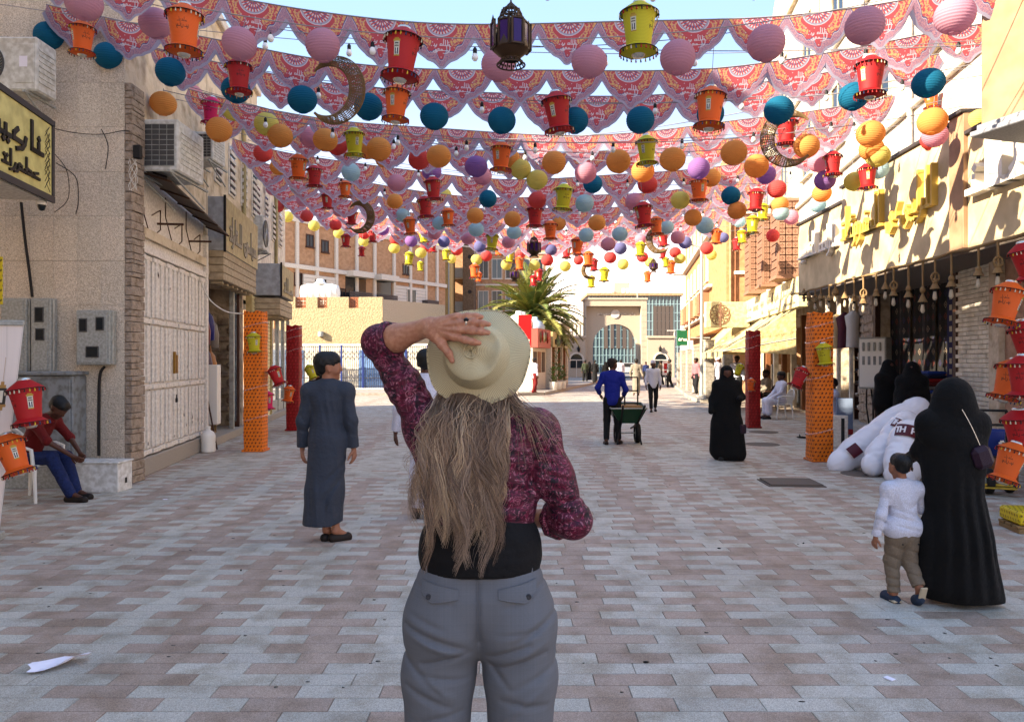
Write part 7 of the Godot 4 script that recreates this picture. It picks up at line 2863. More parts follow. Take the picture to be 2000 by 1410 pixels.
func banners():
	var B := [[8.8, 5.50, 0.50, 0.72], [10.2, 5.48, 0.50, 0.74], [11.1, 5.48, 0.50, 0.76], [12.9, 5.46, 0.48, 0.70], [14.0, 5.46, 0.50, 0.74], [16.2, 5.5, 0.52, 0.78], [18.0, 5.48, 0.52, 0.78], [19.3, 5.46, 0.5, 0.76], [20.7, 5.46, 0.52, 0.8], [22.3, 5.46, 0.52, 0.8], [24.0, 5.46, 0.55, 0.8]]
	for r in B.size():
		var d: float = B[r][0]
		var drop: float = B[r][2]
		var pitch: float = B[r][3]
		var x0 := -5.1 - 0.14 * maxf(0.0, d - 10.3)
		if d < 10.3: x0 = -6.2
		var x1 := 6.4 + 0.03 * d
		var b := MB.new()
		var n := int((x1 - x0) / pitch)
		var per := 22
		var rowsn := 6
		var total := n * per
		var f := func(i: int, j: int) -> Vector3:
			var x: float = x0 + pitch * i / per
			var y: float = B[r][1] + 0.02 * pow(x - 0.6, 2) + 0.03 * sin(x * 1.3 + r)
			var q := j / float(rowsn)
			var l := lobe(fposmod(float(i) / per, 1.0)) * drop
			return V(x + 0.02 * sin(x * 3.0 + q * 2.0), y - q * l, -d + 0.035 * sin(x * 6.0 + r) * q + 0.12 * q * sin(x * 0.9 + r * 1.7) * q)
		for i in total + 1:
			for j in rowsn + 1:
				var p: Vector3 = f.call(i, j)
				var du: Vector3 = f.call(i + 1, j) - f.call(i - 1, j)
				var lb := lobe(fposmod(float(i) / per, 1.0))
				b.at(p, du.cross(Vector3.UP).normalized() * 1.0, V2(float(i) / per, j / float(rowsn) * lb))
		for i in total:
			for j in rowsn:
				var q := i * (rowsn + 1) + j
				b.i.append_array(PackedInt32Array([q, q + rowsn + 1, q + 1, q + 1, q + rowsn + 1, q + rowsn + 2]))
		var t := thing("bunting", "scalloped red printed cloth bunting strung across the street, %s from the viewer" % nth(r), "bunting", Vector3.ZERO, Basis(), "printed buntings over the street")
		part("cloth", b, M.banner, t)
		var cd := MB.new()
		var pts := []
		for i in range(0, total + 1, 6): pts.append(f.call(i, 0) + V(0, 0.003, 0))
		cd.tube(pts, 0.008, 5, false)
		part("cord", cd, M.wire, t)

func crescents():
	var C := [[648, 177, 66, 9.6, 0, "on the left, horns opening left"], [1546, 270, 56, 11.0, 1, "on the right, horns opening right"], [700, 424, 32, 18.5, 0, "far left, small, opening left"], [1290, 468, 27, 21.0, 1, "small, right of centre"], [1153, 528, 17, 26.5, 1, "smallest, far above the gateway"]]
	for k in C.size():
		var a: Array = C[k]
		var d: float = a[3]
		var R: float = a[2] * d / FOCAL
		var t := thing("wicker_crescent", "woven wire crescent moon hanging above the street, " + a[5], "crescent", P(a[0], a[1], d), Y(-12.0) if a[4] == 0 else Y(168.0), "wicker crescents")
		var b := MB.new()
		# crescent: thick in the middle (right side), pointed at the horns
		var ctr := func(q: float) -> Vector3:
			var ang := lerpf(-2.35, 2.35, q)
			return V(cos(ang) * R * 0.80, sin(ang) * R * 0.86, 0)
		var rad := func(q: float) -> float: return maxf(0.012, R * 0.24 * pow(sin(PI * q), 0.8))
		var wires := 22
		for w in wires:
			var pts := []
			for s in 37:
				var q := s / 36.0
				var c: Vector3 = ctr.call(q)
				var o := c.normalized()
				var an := TAU * w / wires + q * 1.5
				pts.append(c + (o * cos(an) + V(0, 0, 1) * sin(an) * 0.8) * rad.call(q))
			b.tube(pts, 0.0045 if d < 15 else 0.007, 4, false)
		for h in 46:
			var q := (h + 0.5) / 46.0
			var c: Vector3 = ctr.call(q)
			var o := c.normalized()
			var pts := []
			for s in 13: pts.append(c + (o * cos(TAU * s / 12) + V(0, 0, 1) * sin(TAU * s / 12) * 0.8) * rad.call(q))
			b.tube(pts, 0.0045 if d < 15 else 0.007, 4, false)
		part("woven_frame", b, M.straw, t)
		var cb := MB.new()
		cb.tube([V(0.2 * R, R * 0.9, 0), V(0.2 * R, R * 0.9 + 0.5, 0)], 0.005, 4, false)
		part("cord", cb, M.wire, t)

# ------------------------------------------------------------------ people
# A bone is [a, b, radius a, radius b, depth scale]; the bones of one surface melt into one skin.
func skin(out: MB, bones: Array, cell: float, k: float, creases := [], cuts := []):
	var lo := Vector3.ONE * 1e6
	var hi := -lo
	for q in bones:
		var fz: float = q[4] if q.size() > 4 else 1.0
		for j in 2:
			var r: float = q[2 + j]
			var e := V(r, r, r * maxf(fz, 1.0)) + Vector3.ONE * (cell * 3.0)
			lo = lo.min(q[j] - e)
			hi = hi.max(q[j] + e)
	var nx := int((hi.x - lo.x) / cell) + 2
	var ny := int((hi.y - lo.y) / cell) + 2
	var nz := int((hi.z - lo.z) / cell) + 2
	var f := PackedFloat32Array()
	f.resize(nx * ny * nz)
	f.fill(9.0)
	for q in bones:
		var a: Vector3 = q[0]
		var b: Vector3 = q[1]
		var ra: float = q[2]
		var rb: float = q[3]
		var fz: float = q[4] if q.size() > 4 else 1.0
		var pad := k + cell * 2.5
		var e := V(1, 1, maxf(fz, 1.0)) * (maxf(ra, rb) + pad)
		var l := (a.min(b) - e - lo) / cell
		var h := (a.max(b) + e - lo) / cell
		var ba := b - a
		ba.z /= fz
		var bb := maxf(ba.length_squared(), 1e-9)
		for z in range(maxi(0, int(l.z)), mini(nz, int(h.z) + 1)):
			for y in range(maxi(0, int(l.y)), mini(ny, int(h.y) + 1)):
				var at := (z * ny + y) * nx
				for x in range(maxi(0, int(l.x)), mini(nx, int(h.x) + 1)):
					var p := V(lo.x + x * cell - a.x, lo.y + y * cell - a.y, (lo.z + z * cell - a.z) / fz)
					var t := clampf(p.dot(ba) / bb, 0.0, 1.0)
					var d := (p - ba * t).length() - ra - (rb - ra) * t
					var o := f[at + x]
					var m := k - absf(o - d)
					f[at + x] = (minf(o, d) - m * m * 0.25 / k) if m > 0.0 else minf(o, d)
	for q in creases:        # [a, b, depth, width]: a fold pressed into (or raised from) the cloth, seen along z
		var a := V2(q[0].x, q[0].y)
		var b := V2(q[1].x, q[1].y)
		var wd: float = q[3]
		var e := Vector2.ONE * wd * 2.2
		var l := (a.min(b) - e - V2(lo.x, lo.y)) / cell
		var h := (a.max(b) + e - V2(lo.x, lo.y)) / cell
		var ba := b - a
		var bb := maxf(ba.length_squared(), 1e-9)
		for y in range(maxi(0, int(l.y)), mini(ny, int(h.y) + 1)):
			for x in range(maxi(0, int(l.x)), mini(nx, int(h.x) + 1)):
				var p := V2(lo.x + x * cell, lo.y + y * cell) - a
				var t := clampf(p.dot(ba) / bb, 0.0, 1.0)
				var add: float = q[2] * exp(-(p - ba * t).length_squared() / (wd * wd)) * (1.0 - 0.6 * absf(t * 2.0 - 1.0))
				for z in nz: f[(z * ny + y) * nx + x] += add
	for q in cuts:           # [point, outward, reach]: the cloth ends flat here
		var n: Vector3 = (q[1] as Vector3).normalized()
		var l: Vector3 = (q[0] - Vector3.ONE * q[2] - lo) / cell
		var h: Vector3 = (q[0] + Vector3.ONE * q[2] - lo) / cell
		for z in range(maxi(0, int(l.z)), mini(nz, int(h.z) + 1)):
			for y in range(maxi(0, int(l.y)), mini(ny, int(h.y) + 1)):
				for x in range(maxi(0, int(l.x)), mini(nx, int(h.x) + 1)):
					var c := (z * ny + y) * nx + x
					f[c] = maxf(f[c], (lo + V(x, y, z) * cell - q[0]).dot(n))
	# surface nets
	var ids := PackedInt32Array()
	ids.resize(nx * ny * nz)
	ids.fill(-1)
	var sy := nx
	var sz := nx * ny
	var offs := [0, 1, sy, sy + 1, sz, sz + 1, sz + sy, sz + sy + 1]
	var cor := [V(0, 0, 0), V(1, 0, 0), V(0, 1, 0), V(1, 1, 0), V(0, 0, 1), V(1, 0, 1), V(0, 1, 1), V(1, 1, 1)]
	var edges := [[0, 1], [2, 3], [4, 5], [6, 7], [0, 2], [1, 3], [4, 6], [5, 7], [0, 4], [1, 5], [2, 6], [3, 7]]
	var far := cell * 4.0
	for z in nz - 1:
		for y in ny - 1:
			var at := (z * ny + y) * nx
			for x in nx - 1:
				var c := at + x
				if absf(f[c]) > far: continue
				var neg := 0
				for o in offs:
					if f[c + o] < 0.0: neg += 1
				if neg == 0 or neg == 8: continue
				var sum := Vector3.ZERO
				var cnt := 0
				for ed in edges:
					var v0 := f[c + offs[ed[0]]]
					var v1 := f[c + offs[ed[1]]]
					if (v0 < 0.0) != (v1 < 0.0):
						sum += (cor[ed[0]] as Vector3).lerp(cor[ed[1]], v0 / (v0 - v1))
						cnt += 1
				var g := V(f[c + 1] - f[c] + f[c + 1 + sy] - f[c + sy] + f[c + 1 + sz] - f[c + sz] + f[c + 1 + sy + sz] - f[c + sy + sz],
					f[c + sy] - f[c] + f[c + 1 + sy] - f[c + 1] + f[c + sy + sz] - f[c + sz] + f[c + 1 + sy + sz] - f[c + 1 + sz],
					f[c + sz] - f[c] + f[c + 1 + sz] - f[c + 1] + f[c + sy + sz] - f[c + sy] + f[c + 1 + sy + sz] - f[c + 1 + sy])
				ids[c] = out.at(lo + (V(x, y, z) + sum / cnt) * cell, g)
	for z in range(1, nz - 1):
		for y in range(1, ny - 1):
			var at := (z * ny + y) * nx
			for x in range(1, nx - 1):
				var c := at + x
				var v0 := f[c]
				if absf(v0) > far: continue
				for ax in 3:
					var o: int = [1, sy, sz][ax]
					var v1 := f[c + o]
					if (v0 < 0.0) == (v1 < 0.0): continue
					var p: int = [sy, sz, 1][ax]
					var q: int = [sz, 1, sy][ax]
					var a := ids[c - p - q]
					var b := ids[c - q]
					var d := ids[c]
					var e := ids[c - p]
					if a < 0 or b < 0 or d < 0 or e < 0: continue
					if v0 < 0.0: out.i.append_array(PackedInt32Array([a, d, b, a, e, d]))
					else: out.i.append_array(PackedInt32Array([a, b, d, a, d, e]))

# joints of a standing figure of height h facing -z; J.l* is the left side (-x)
func pose(h := 1.7) -> Dictionary:
	var s := h / 1.7
	var j := {"hip": V(0, 0.93, 0), "waist": V(0, 1.08, 0), "chest": V(0, 1.30, 0), "neck": V(0, 1.46, 0.01), "head": V(0, 1.60, -0.005)}
	for q in [["l", -1.0], ["r", 1.0]]:
		j[q[0] + "sh"] = V(q[1] * 0.165, 1.385, 0)
		j[q[0] + "el"] = V(q[1] * 0.235, 1.13, 0.01)
		j[q[0] + "wr"] = V(q[1] * 0.245, 0.88, -0.03)
		j[q[0] + "hp"] = V(q[1] * 0.09, 0.90, 0)
		j[q[0] + "kn"] = V(q[1] * 0.10, 0.49, -0.01)
		j[q[0] + "an"] = V(q[1] * 0.10, 0.09, 0.02)
		j[q[0] + "to"] = V(q[1] * 0.12, 0.035, -0.15)
		j[q[0] + "ft"] = Vector3.ZERO
	for k in j: j[k] *= s
	j["s"] = s
	return j

func hand_bones(w: Vector3, dir: Vector3, back: Vector3, s: float, curl: float, side: float) -> Array:
	# dir: from the wrist to the fingers; back: out of the back of the hand; side: +1 thumb on the dir x back side
	var d := dir.normalized()
	var n := (back - d * back.dot(d)).normalized()
	var x := d.cross(n) * side
	var out := []
	for k in 4: out.append([w, w + d * 0.082 * s + x * (0.030 - 0.020 * k) * s, 0.020 * s, 0.0125 * s])
	var lens := [0.068, 0.078, 0.072, 0.056]
	for k in 4:
		var p := w + d * 0.085 * s + x * (0.031 - 0.0205 * k) * s
		var a := d
		for g in 3:
			a = (a * cos(curl) - n * sin(curl)).normalized()
			var l: float = lens[k] * [0.45, 0.32, 0.26][g] * s
			var e := p + a * l
			out.append([p, e, [0.0098, 0.009, 0.0083][g] * s, [0.009, 0.0083, 0.0072][g] * s])
			p = e
	var tp := w + d * 0.025 * s + x * 0.025 * s
	var ta := (d * 0.55 + x * 0.75 - n * 0.25).normalized()
	for g in 3:
		var e: Vector3 = tp + ta * [0.036, 0.032, 0.027][g] * s
		out.append([tp, e, [0.0150, 0.0110, 0.0098][g] * s, [0.0110, 0.0098, 0.0078][g] * s])
		tp = e
		ta = (ta + d * 0.35 - n * 0.1).normalized()
	return out

func head_bones(j: Dictionary, look: Basis) -> Array:
	var s: float = j.s
	var c: Vector3 = j.head
	var f := func(x: float, y: float, z: float) -> Vector3: return c + look * (V(x, y, z) * s)
	var out := [[f.call(0, 0.045, 0.03), f.call(0, 0.035, -0.03), 0.085 * s, 0.080 * s],
		[f.call(0, -0.02, -0.035), f.call(0, -0.075, -0.055), 0.066 * s, 0.040 * s],
		[f.call(0, 0.02, -0.108), f.call(0, -0.018, -0.122), 0.009 * s, 0.0145 * s],           # nose
		[f.call(-0.02, -0.052, -0.094), f.call(0.02, -0.052, -0.094), 0.011 * s, 0.011 * s],     # lips
		[f.call(0, -0.095, -0.083), f.call(0, -0.098, -0.078), 0.016 * s, 0.016 * s],            # chin
		[f.call(-0.045, 0.035, -0.086), f.call(0.045, 0.035, -0.086), 0.016 * s, 0.016 * s]]     # brow
	for sd in [-1.0, 1.0]:
		out.append([f.call(sd * 0.080, 0.02, 0.015), f.call(sd * 0.084, -0.025, 0.005), 0.014 * s, 0.009 * s])
		out.append([f.call(sd * 0.045, -0.015, -0.075), f.call(sd * 0.045, -0.03, -0.065), 0.026 * s, 0.026 * s])
	return out

func body_bones(j: Dictionary, hands := true) -> Array:
	var s: float = j.s
	var out := [[j.hip, j.waist, 0.120 * s, 0.105 * s, 0.75], [j.waist, j.chest, 0.105 * s, 0.125 * s, 0.72], [j.chest, j.neck, 0.11 * s, 0.055 * s, 0.75],
		[j.neck - V(0, 0.02, 0) * s, j.head - V(0, 0.03, -0.01) * s, 0.054 * s, 0.052 * s], [j.lsh, j.rsh, 0.058 * s, 0.058 * s]]
	for q in ["l", "r"]:
		out.append([j[q + "sh"], j[q + "el"], 0.048 * s, 0.038 * s])
		out.append([j[q + "el"], j[q + "wr"], 0.037 * s, 0.025 * s])
		out.append([j[q + "hp"], j[q + "kn"], 0.080 * s, 0.052 * s])
		out.append([j[q + "kn"], j[q + "kn"].lerp(j[q + "an"], 0.35), 0.050 * s, 0.053 * s])
		out.append([j[q + "kn"].lerp(j[q + "an"], 0.35), j[q + "an"], 0.053 * s, 0.034 * s])
		out.append([j[q + "an"], j[q + "to"], 0.036 * s, 0.028 * s])
	return out

func person(label: String, p: Vector3, turn: float, j: Dictionary, look: Basis, o: Dictionary) -> Node3D:
	# o: skin, cell, and garments [name, material, bones, k, creases]
	var t := thing("person", label, "person", p, Y(turn))
	var cell: float = o.get("cell", 0.016)
	var b := MB.new()
	skin(b, body_bones(j) + ([] if o.has("no_head") else head_bones(j, look)) + o.get("extra", []), cell, 0.03)
	if cell < 0.025:      # heads and hands on finer grids of their own
		if not o.has("no_head"): skin(b, head_bones(j, look), cell * 0.45, 0.022)
		for q in [["l", -1.0], ["r", 1.0]]:
			if o.has("no_hands"): continue
			var w: Vector3 = j[q[0] + "wr"]
			var d: Vector3 = j.get(q[0] + "hd", (w - j[q[0] + "el"]).normalized())
			var n: Vector3 = j.get(q[0] + "hn", V(q[1], 0, 0.2))
			skin(b, hand_bones(w, d, n, j.s, o.get("curl", 0.35), q[1]), cell * 0.36, 0.010)
	else:
		for q in [["l", -1.0], ["r", 1.0]]:
			var w: Vector3 = j[q[0] + "wr"]
			skin(b, hand_bones(w, (w - j[q[0] + "el"]).normalized(), V(q[1], 0, 0.2), j.s, 0.3, q[1]), 0.014, 0.012)
	part("body", b, o.skin, t)
	for g in o.wear:
		b = MB.new()
		skin(b, g[2], g[5] if g.size() > 5 else cell, g[3], g[4] if g.size() > 4 else [], g[6] if g.size() > 6 else [])
		part(g[0], b, g[1], t)
	if o.has("eyes"):
		for sd in [-1.0, 1.0]:
			b = MB.new()
			b.ball(j.head + look * (V(sd * 0.034, 0.012, -0.094) * j.s), V(0.014, 0.011, 0.012) * j.s, 10, 8)
			part("eye", b, M.black, t)
	return t

func grow(bones: Array, r: float) -> Array:
	var out := []
	for q in bones: out.append([q[0], q[1], q[2] + r, q[3] + r, q[4] if q.size() > 4 else 1.0])
	return out

func shirt(j: Dictionary, r := 0.018, cuff := 0.92, hem := 0.0) -> Array:
	var s: float = j.s
	var out := [[j.hip + V(0, hem, 0) * s, j.waist, 0.132 * s + r, 0.118 * s + r, 0.78], [j.waist, j.chest, 0.118 * s + r, 0.138 * s + r, 0.75], [j.chest, j.neck - V(0, 0.03, 0) * s, 0.115 * s + r, 0.05 * s + r, 0.78], [j.lsh, j.rsh, 0.050 * s + r, 0.050 * s + r], [j.neck - V(0, 0.035, 0) * s, j.lsh, 0.045 * s + r, 0.045 * s + r], [j.neck - V(0, 0.035, 0) * s, j.rsh, 0.045 * s + r, 0.045 * s + r]]
	for q in ["l", "r"]:
		out.append([j[q + "sh"], j[q + "el"], 0.050 * s + r * 0.6, 0.041 * s + r * 0.35])
		out.append([j[q + "el"], j[q + "el"].lerp(j[q + "wr"], cuff), 0.041 * s + r * 0.35, 0.038 * s + r * 0.4])
	return out

func trousers(j: Dictionary, r := 0.015) -> Array:
	var s: float = j.s
	var out := [[j.hip + V(0, 0.06, 0) * s, j.hip, 0.125 * s + r, 0.13 * s + r, 0.8]]
	for q in ["l", "r"]:
		out.append([j[q + "hp"], j[q + "kn"], 0.092 * s + r, 0.066 * s + r])
		out.append([j[q + "kn"], j[q + "an"], 0.066 * s + r, 0.052 * s + r])
	return out

func robe(j: Dictionary, hem: Vector3, hemr: float, r := 0.02, cuff := 0.97) -> Array:
	var s: float = j.s
	var out := shirt(j, r, cuff)
	out.append([j.hip, hem.lerp(j.hip, 0.45), 0.145 * s + r, 0.15 * s + hemr * 0.15, 0.8])
	out.append([hem.lerp(j.hip, 0.45), hem, 0.15 * s + hemr * 0.15, hemr, 0.85])
	return out

func ends(j: Dictionary, hem := -1.0, cuff := 0.97) -> Array:     # flat cuffs and hem
	var out := []
	for q in ["l", "r"]:
		var d: Vector3 = j[q + "wr"] - j[q + "el"]
		out.append([j[q + "el"] + d * cuff, d, 0.062 * j.s])
	if hem > 0.0: out.append([V(0, hem, 0), Vector3.DOWN, 0.75])
	return out

func ankles(j: Dictionary) -> Array:
	var out := []
	for q in ["l", "r"]: out.append([j[q + "an"] + (j[q + "kn"] - j[q + "an"]) * 0.02, j[q + "an"] - j[q + "kn"], 0.13 * j.s])
	return out

func tufts(c: Vector3, r: float, n: int, depth := 0.006) -> Array:     # parted, uneven hair
	var out := []
	var g := RandomNumberGenerator.new()
	g.seed = n + int(r * 1000)
	for k in n:
		var p := c + V(g.randf_range(-r, r), g.randf_range(-r * 0.6, r * 1.3), 0)
		out.append([p, p + V(g.randf_range(-0.02, 0.02), -g.randf_range(0.02, 0.05), 0), g.randf_range(-depth, depth), g.randf_range(0.006, 0.012)])
	return out

func sandals(j: Dictionary, r := 0.012) -> Array:
	var out := []
	for q in ["l", "r"]:
		var h: Vector3 = j[q + "an"] + (j[q + "an"] - j[q + "to"]) * 0.22
		h.y = lerpf(j[q + "an"].y, j[q + "to"].y, 0.7)
		out.append([h + V(0, -0.022, 0), j[q + "to"] + V(0, -0.012, 0), 0.03 + r, 0.036 + r, 1.0])
	return out

func hair_cap(j: Dictionary, look: Basis, r := 0.016) -> Array:
	var s: float = j.s
	var c: Vector3 = j.head
	var f := func(x: float, y: float, z: float) -> Vector3: return c + look * (V(x, y, z) * s)
	return [[f.call(0, 0.065, 0.035), f.call(0, 0.07, -0.03), 0.083 * s + r, 0.074 * s + r], [f.call(0, 0.012, 0.05), f.call(0, 0.055, 0.04), 0.066 * s + r * 0.5, 0.083 * s + r * 0.6], [f.call(-0.05, 0.085, -0.075), f.call(0.05, 0.085, -0.075), 0.03 * s, 0.03 * s]]

func people():
	rng.seed = 91
	var I := Basis()
	# --- boy in the dark blue thobe, walking away, looking right
	var j := pose(1.68)
	j.lkn = V(-0.09, 0.5, -0.06)
	j.ran = V(0.08, 0.10, 0.045)
	j.rkn = V(0.07, 0.47, 0.0)
	j.rto = V(0.17, 0.035, -0.03)
	j.lan = V(-0.01, 0.09, 0.0)
	j.lto = V(0.04, 0.035, -0.15)
	j.rel = V(0.225, 1.10, 0.03)
	j.rwr = V(0.235, 0.85, -0.01)
	j.lel = V(-0.235, 1.10, 0.0)
	j.lwr = V(-0.25, 0.85, -0.05)
	var look := Y(-68) * Basis(Vector3.RIGHT, 0.05)
	var rb := robe(j, V(-0.05, 0.06, 0.02), 0.185, 0.032, 1.05)
	var cr := []
	for a in [[0.03, 1.36, 0.10, 0.95, 0.013], [-0.03, 1.36, 0.03, 1.0, 0.012], [0.08, 1.33, 0.15, 1.0, 0.010], [-0.10, 1.30, -0.12, 0.75, 0.010], [0.10, 0.95, 0.13, 0.5, -0.012], [0.17, 0.72, -0.06, 0.50, 0.016], [0.16, 0.62, -0.02, 0.36, 0.016], [0.12, 0.52, 0.0, 0.26, -0.014], [-0.14, 0.65, -0.13, 0.16, 0.013], [-0.08, 0.6, -0.06, 0.16, -0.012], [0.02, 0.45, 0.0, 0.16, 0.014], [0.07, 0.4, 0.08, 0.2, -0.012], [-0.24, 1.15, -0.19, 1.08, 0.010], [-0.27, 1.03, -0.21, 1.0, 0.010], [0.19, 1.12, 0.26, 1.06, 0.010], [0.2, 1.0, 0.27, 0.97, 0.010], [-0.16, 1.33, -0.1, 1.15, 0.012], [0.16, 1.33, 0.12, 1.15, 0.012]]:
		cr.append([V(a[0], a[1], 0), V(a[2], a[3], 0), a[4], 0.02])
	var nk: Vector3 = j.neck
	var t := person("boy in long dark blue thobe walking away with head turned right", P(640, 1055, 7.07) * V(1, 0, 1), 0, j, look, {"skin": M.skin_tan, "cell": 0.013, "eyes": true, "wear": [
		["thobe", M.thobe_blue, rb, 0.045, cr, 0.011, ends(j, 0.15, 0.98) + [[V(0.11, 0.17, 0), V(0.3, -1, 0), 0.4]]], ["hair", M.hair_black, hair_cap(j, look), 0.02, tufts(j.head, 0.09, 70), 0.006], ["sandals", M.sandal, sandals(j), 0.02, [], 0.009],
		["collar", M.cloth_white, [[nk + V(-0.012, -0.005, 0.012), nk + V(0.012, -0.005, 0.012), 0.056, 0.056]], 0.02, [], 0.008]]})
	# --- toddler in white shirt
	j = pose(0.95)
	var s: float = j.s
	j.head += V(-0.015, 0.015, 0)
	for k in ["lsh", "rsh"]: j[k].x *= 1.05
	j.lel = V(-0.165, 0.60, 0.02)
	j.lwr = V(-0.185, 0.45, -0.01)
	j.rel = V(0.155, 0.63, -0.03)
	j.rwr = V(0.17, 0.62, -0.17)
	j.rkn = V(0.055, 0.28, -0.01)
	j.ran = V(0.06, 0.13, 0.09)
	j.rto = V(0.065, 0.045, 0.06)
	j.lkn = V(-0.05, 0.27, -0.05)
	j.lan = V(-0.05, 0.06, -0.02)
	j.lto = V(-0.055, 0.025, -0.11)
	var sh := shirt(j, 0.024, 0.95, 0.0)
	sh.append([V(-0.05, 0.515, 0), V(0.05, 0.515, 0), 0.088, 0.088, 0.95])
	cr = []
	for a in [[-0.12, 0.66, 0.06, 0.60, 0.008], [-0.10, 0.60, 0.09, 0.55, 0.009], [-0.09, 0.54, 0.08, 0.50, 0.009], [0.10, 0.70, 0.0, 0.64, 0.007], [-0.13, 0.72, -0.10, 0.60, 0.010], [0.11, 0.70, 0.09, 0.58, 0.010], [-0.20, 0.58, -0.13, 0.55, 0.008], [-0.21, 0.51, -0.15, 0.49, 0.008], [-0.06, 0.74, -0.02, 0.60, -0.006]]:
		cr.append([V(a[0], a[1], 0), V(a[2], a[3], 0), a[4], 0.011])
	var tr := [[V(0, 0.50, 0), V(0, 0.47, 0), 0.085, 0.09, 0.85], [j.lhp, j.lkn, 0.068, 0.052], [j.rhp, j.rkn, 0.068, 0.052], [j.lkn, j.lan, 0.052, 0.042], [j.rkn, j.ran, 0.052, 0.042]]
	var crt := []
	for a in [[-0.11, 0.40, 0.0, 0.36, 0.008], [-0.11, 0.33, -0.01, 0.28, 0.010], [-0.10, 0.25, -0.01, 0.21, 0.010], [-0.10, 0.17, -0.01, 0.15, 0.011], [-0.10, 0.11, -0.01, 0.10, 0.010], [0.01, 0.37, 0.11, 0.33, 0.009], [0.02, 0.29, 0.11, 0.26, 0.010], [0.02, 0.21, 0.10, 0.19, 0.010], [0.0, 0.50, 0.0, 0.38, 0.010]]:
		crt.append([V(a[0], a[1], 0), V(a[2], a[3], 0), a[4], 0.011])
	look = Basis().scaled(Vector3.ONE * 1.36)
	j.head += V(0, 0.005, 0)
	t = person("toddler in white shirt and khaki trousers walking beside the woman in black", P(1764, 1178, 5.25) * V(1, 0, 1), 4, j, look, {"skin": M.skin_tan, "cell": 0.010, "wear": [
		["shirt", M.cloth_shirt, sh, 0.03, cr, 0.007, ends(j, 0.445, 0.96)], ["trousers", M.khaki, tr, 0.02, crt, 0.007, ankles(j)], ["hair", M.hair_black, hair_cap(j, look, 0.012).slice(0, 2), 0.02, tufts(j.head, 0.07, 50, 0.005), 0.006],
		["shoes", M.trainer, sandals(j, 0.004), 0.015, [], 0.006], ["collar", M.cloth_shirt, [[j.neck + V(-0.02, 0.0, 0.0), j.neck + V(0.02, 0.0, 0.0), 0.042, 0.042]], 0.01, [], 0.007]]})
	var bt := MB.new()
	for x in [-0.055, 0.055]: bt.ball(V(x, 0.418, 0.094), V(0.006, 0.006, 0.006), 8, 6)
	part("pocket_buttons", bt, M.black, t)
	bt = MB.new()
	bt.box(V(0.063, 0.085, 0.125), V(0.05, 0.12, 0.014), 0.006, Basis(Vector3.RIGHT, 0.35))
	bt.box(V(-0.053, 0.012, -0.045), V(0.064, 0.02, 0.155), 0.008)
	part("shoe_soles", bt, M.sole, t)
	# --- woman in black abaya nearest on the right
	j = pose(1.50)
	j.head += V(0.0, 0.0, 0.0)
	j.lel = V(-0.17, 1.02, -0.10)
	j.lwr = V(-0.15, 0.95, -0.3)
	j.rel = V(0.18, 1.0, -0.02)
	j.rwr = V(0.18, 0.9, -0.22)
	var ab := robe(j, V(0.10, 0.12, 0.02), 0.15, 0.030, 1.0)
	ab.append_array([[V(0, 1.0, 0), V(0.0, 0.45, 0.0), 0.165, 0.185, 0.8], [V(0.0, 0.45, 0), V(0.03, 0.15, 0.0), 0.185, 0.19, 0.9], [V(0.05, 0.6, 0), V(0.23, 0.055, 0.03), 0.15, 0.09, 0.9], [V(-0.08, 0.5, 0), V(-0.12, 0.15, -0.02), 0.11, 0.12, 0.9], [V(0, 1.2, 0), V(0, 0.95, 0), 0.16, 0.17, 0.75]])
	cr = []
	for k in 9: cr.append([V(-0.14 + k * 0.035, 0.95 - 0.1 * (k % 3), 0), V(-0.17 + k * 0.055, 0.08, 0), 0.02 if k % 2 == 0 else -0.016, 0.022])
	var veil := [[j.head + V(0, 0.03, 0.01), j.head + V(0, -0.06, 0.015), 0.100, 0.095], [j.head + V(0, -0.04, 0.02), j.chest + V(0, 0.0, 0.02), 0.09, 0.17, 0.75], [j.chest + V(-0.05, 0.0, 0.02), j.chest + V(0.04, -0.22, 0.04), 0.14, 0.155, 0.7], [j.head + V(0, -0.03, 0.01), j.lsh + V(-0.01, -0.04, 0), 0.085, 0.07], [j.head + V(0, -0.03, 0.01), j.rsh + V(0.01, -0.04, 0), 0.085, 0.07]]
	t = person("woman in long black abaya and veil walking away at the right", P(1862, 1180, 5.21) * V(1, 0, 1), -4, j, I, {"skin": M.skin_brown, "cell": 0.016, "wear": [["abaya", M.cloth_black, ab, 0.08, cr, 0.016, [[V(0, 0.03, 0), Vector3.DOWN, 0.8]]], ["veil", M.cloth_black, veil, 0.09]]})
	# her handbag hangs at her right side
	var hb := thing("handbag", "dark purple quilted handbag hanging at the woman in black's side", "handbag", P(1912, 868, 5.1))
	var b := MB.new()
	b.box(V(0, -0.08, 0), V(0.13, 0.15, 0.16), 0.03, Basis(Vector3.BACK, 0.35))
	part("bag", b, M.handbag, hb)
	b = MB.new()
	var cp := []
	for k in 14: cp.append(V(-0.02 - 0.0085 * k, k * 0.018 + 0.012 * sin(k * 0.24), 0.05 - 0.001 * k))
	b.tube(cp, 0.0032, 5)
	part("chain_strap", b, M.silver, hb)
	# --- woman in black abaya walking towards the viewer, mid street
	j = pose(1.53)
	j.lel = V(-0.24, 1.05, -0.05)
	j.lwr = V(-0.16, 1.02, -0.24)
	j.rel = V(0.24, 1.0, 0.02)
	j.rwr = V(0.27, 0.80, -0.12)
	ab = robe(j, V(0.0, 0.10, 0.0), 0.2, 0.035, 0.95)
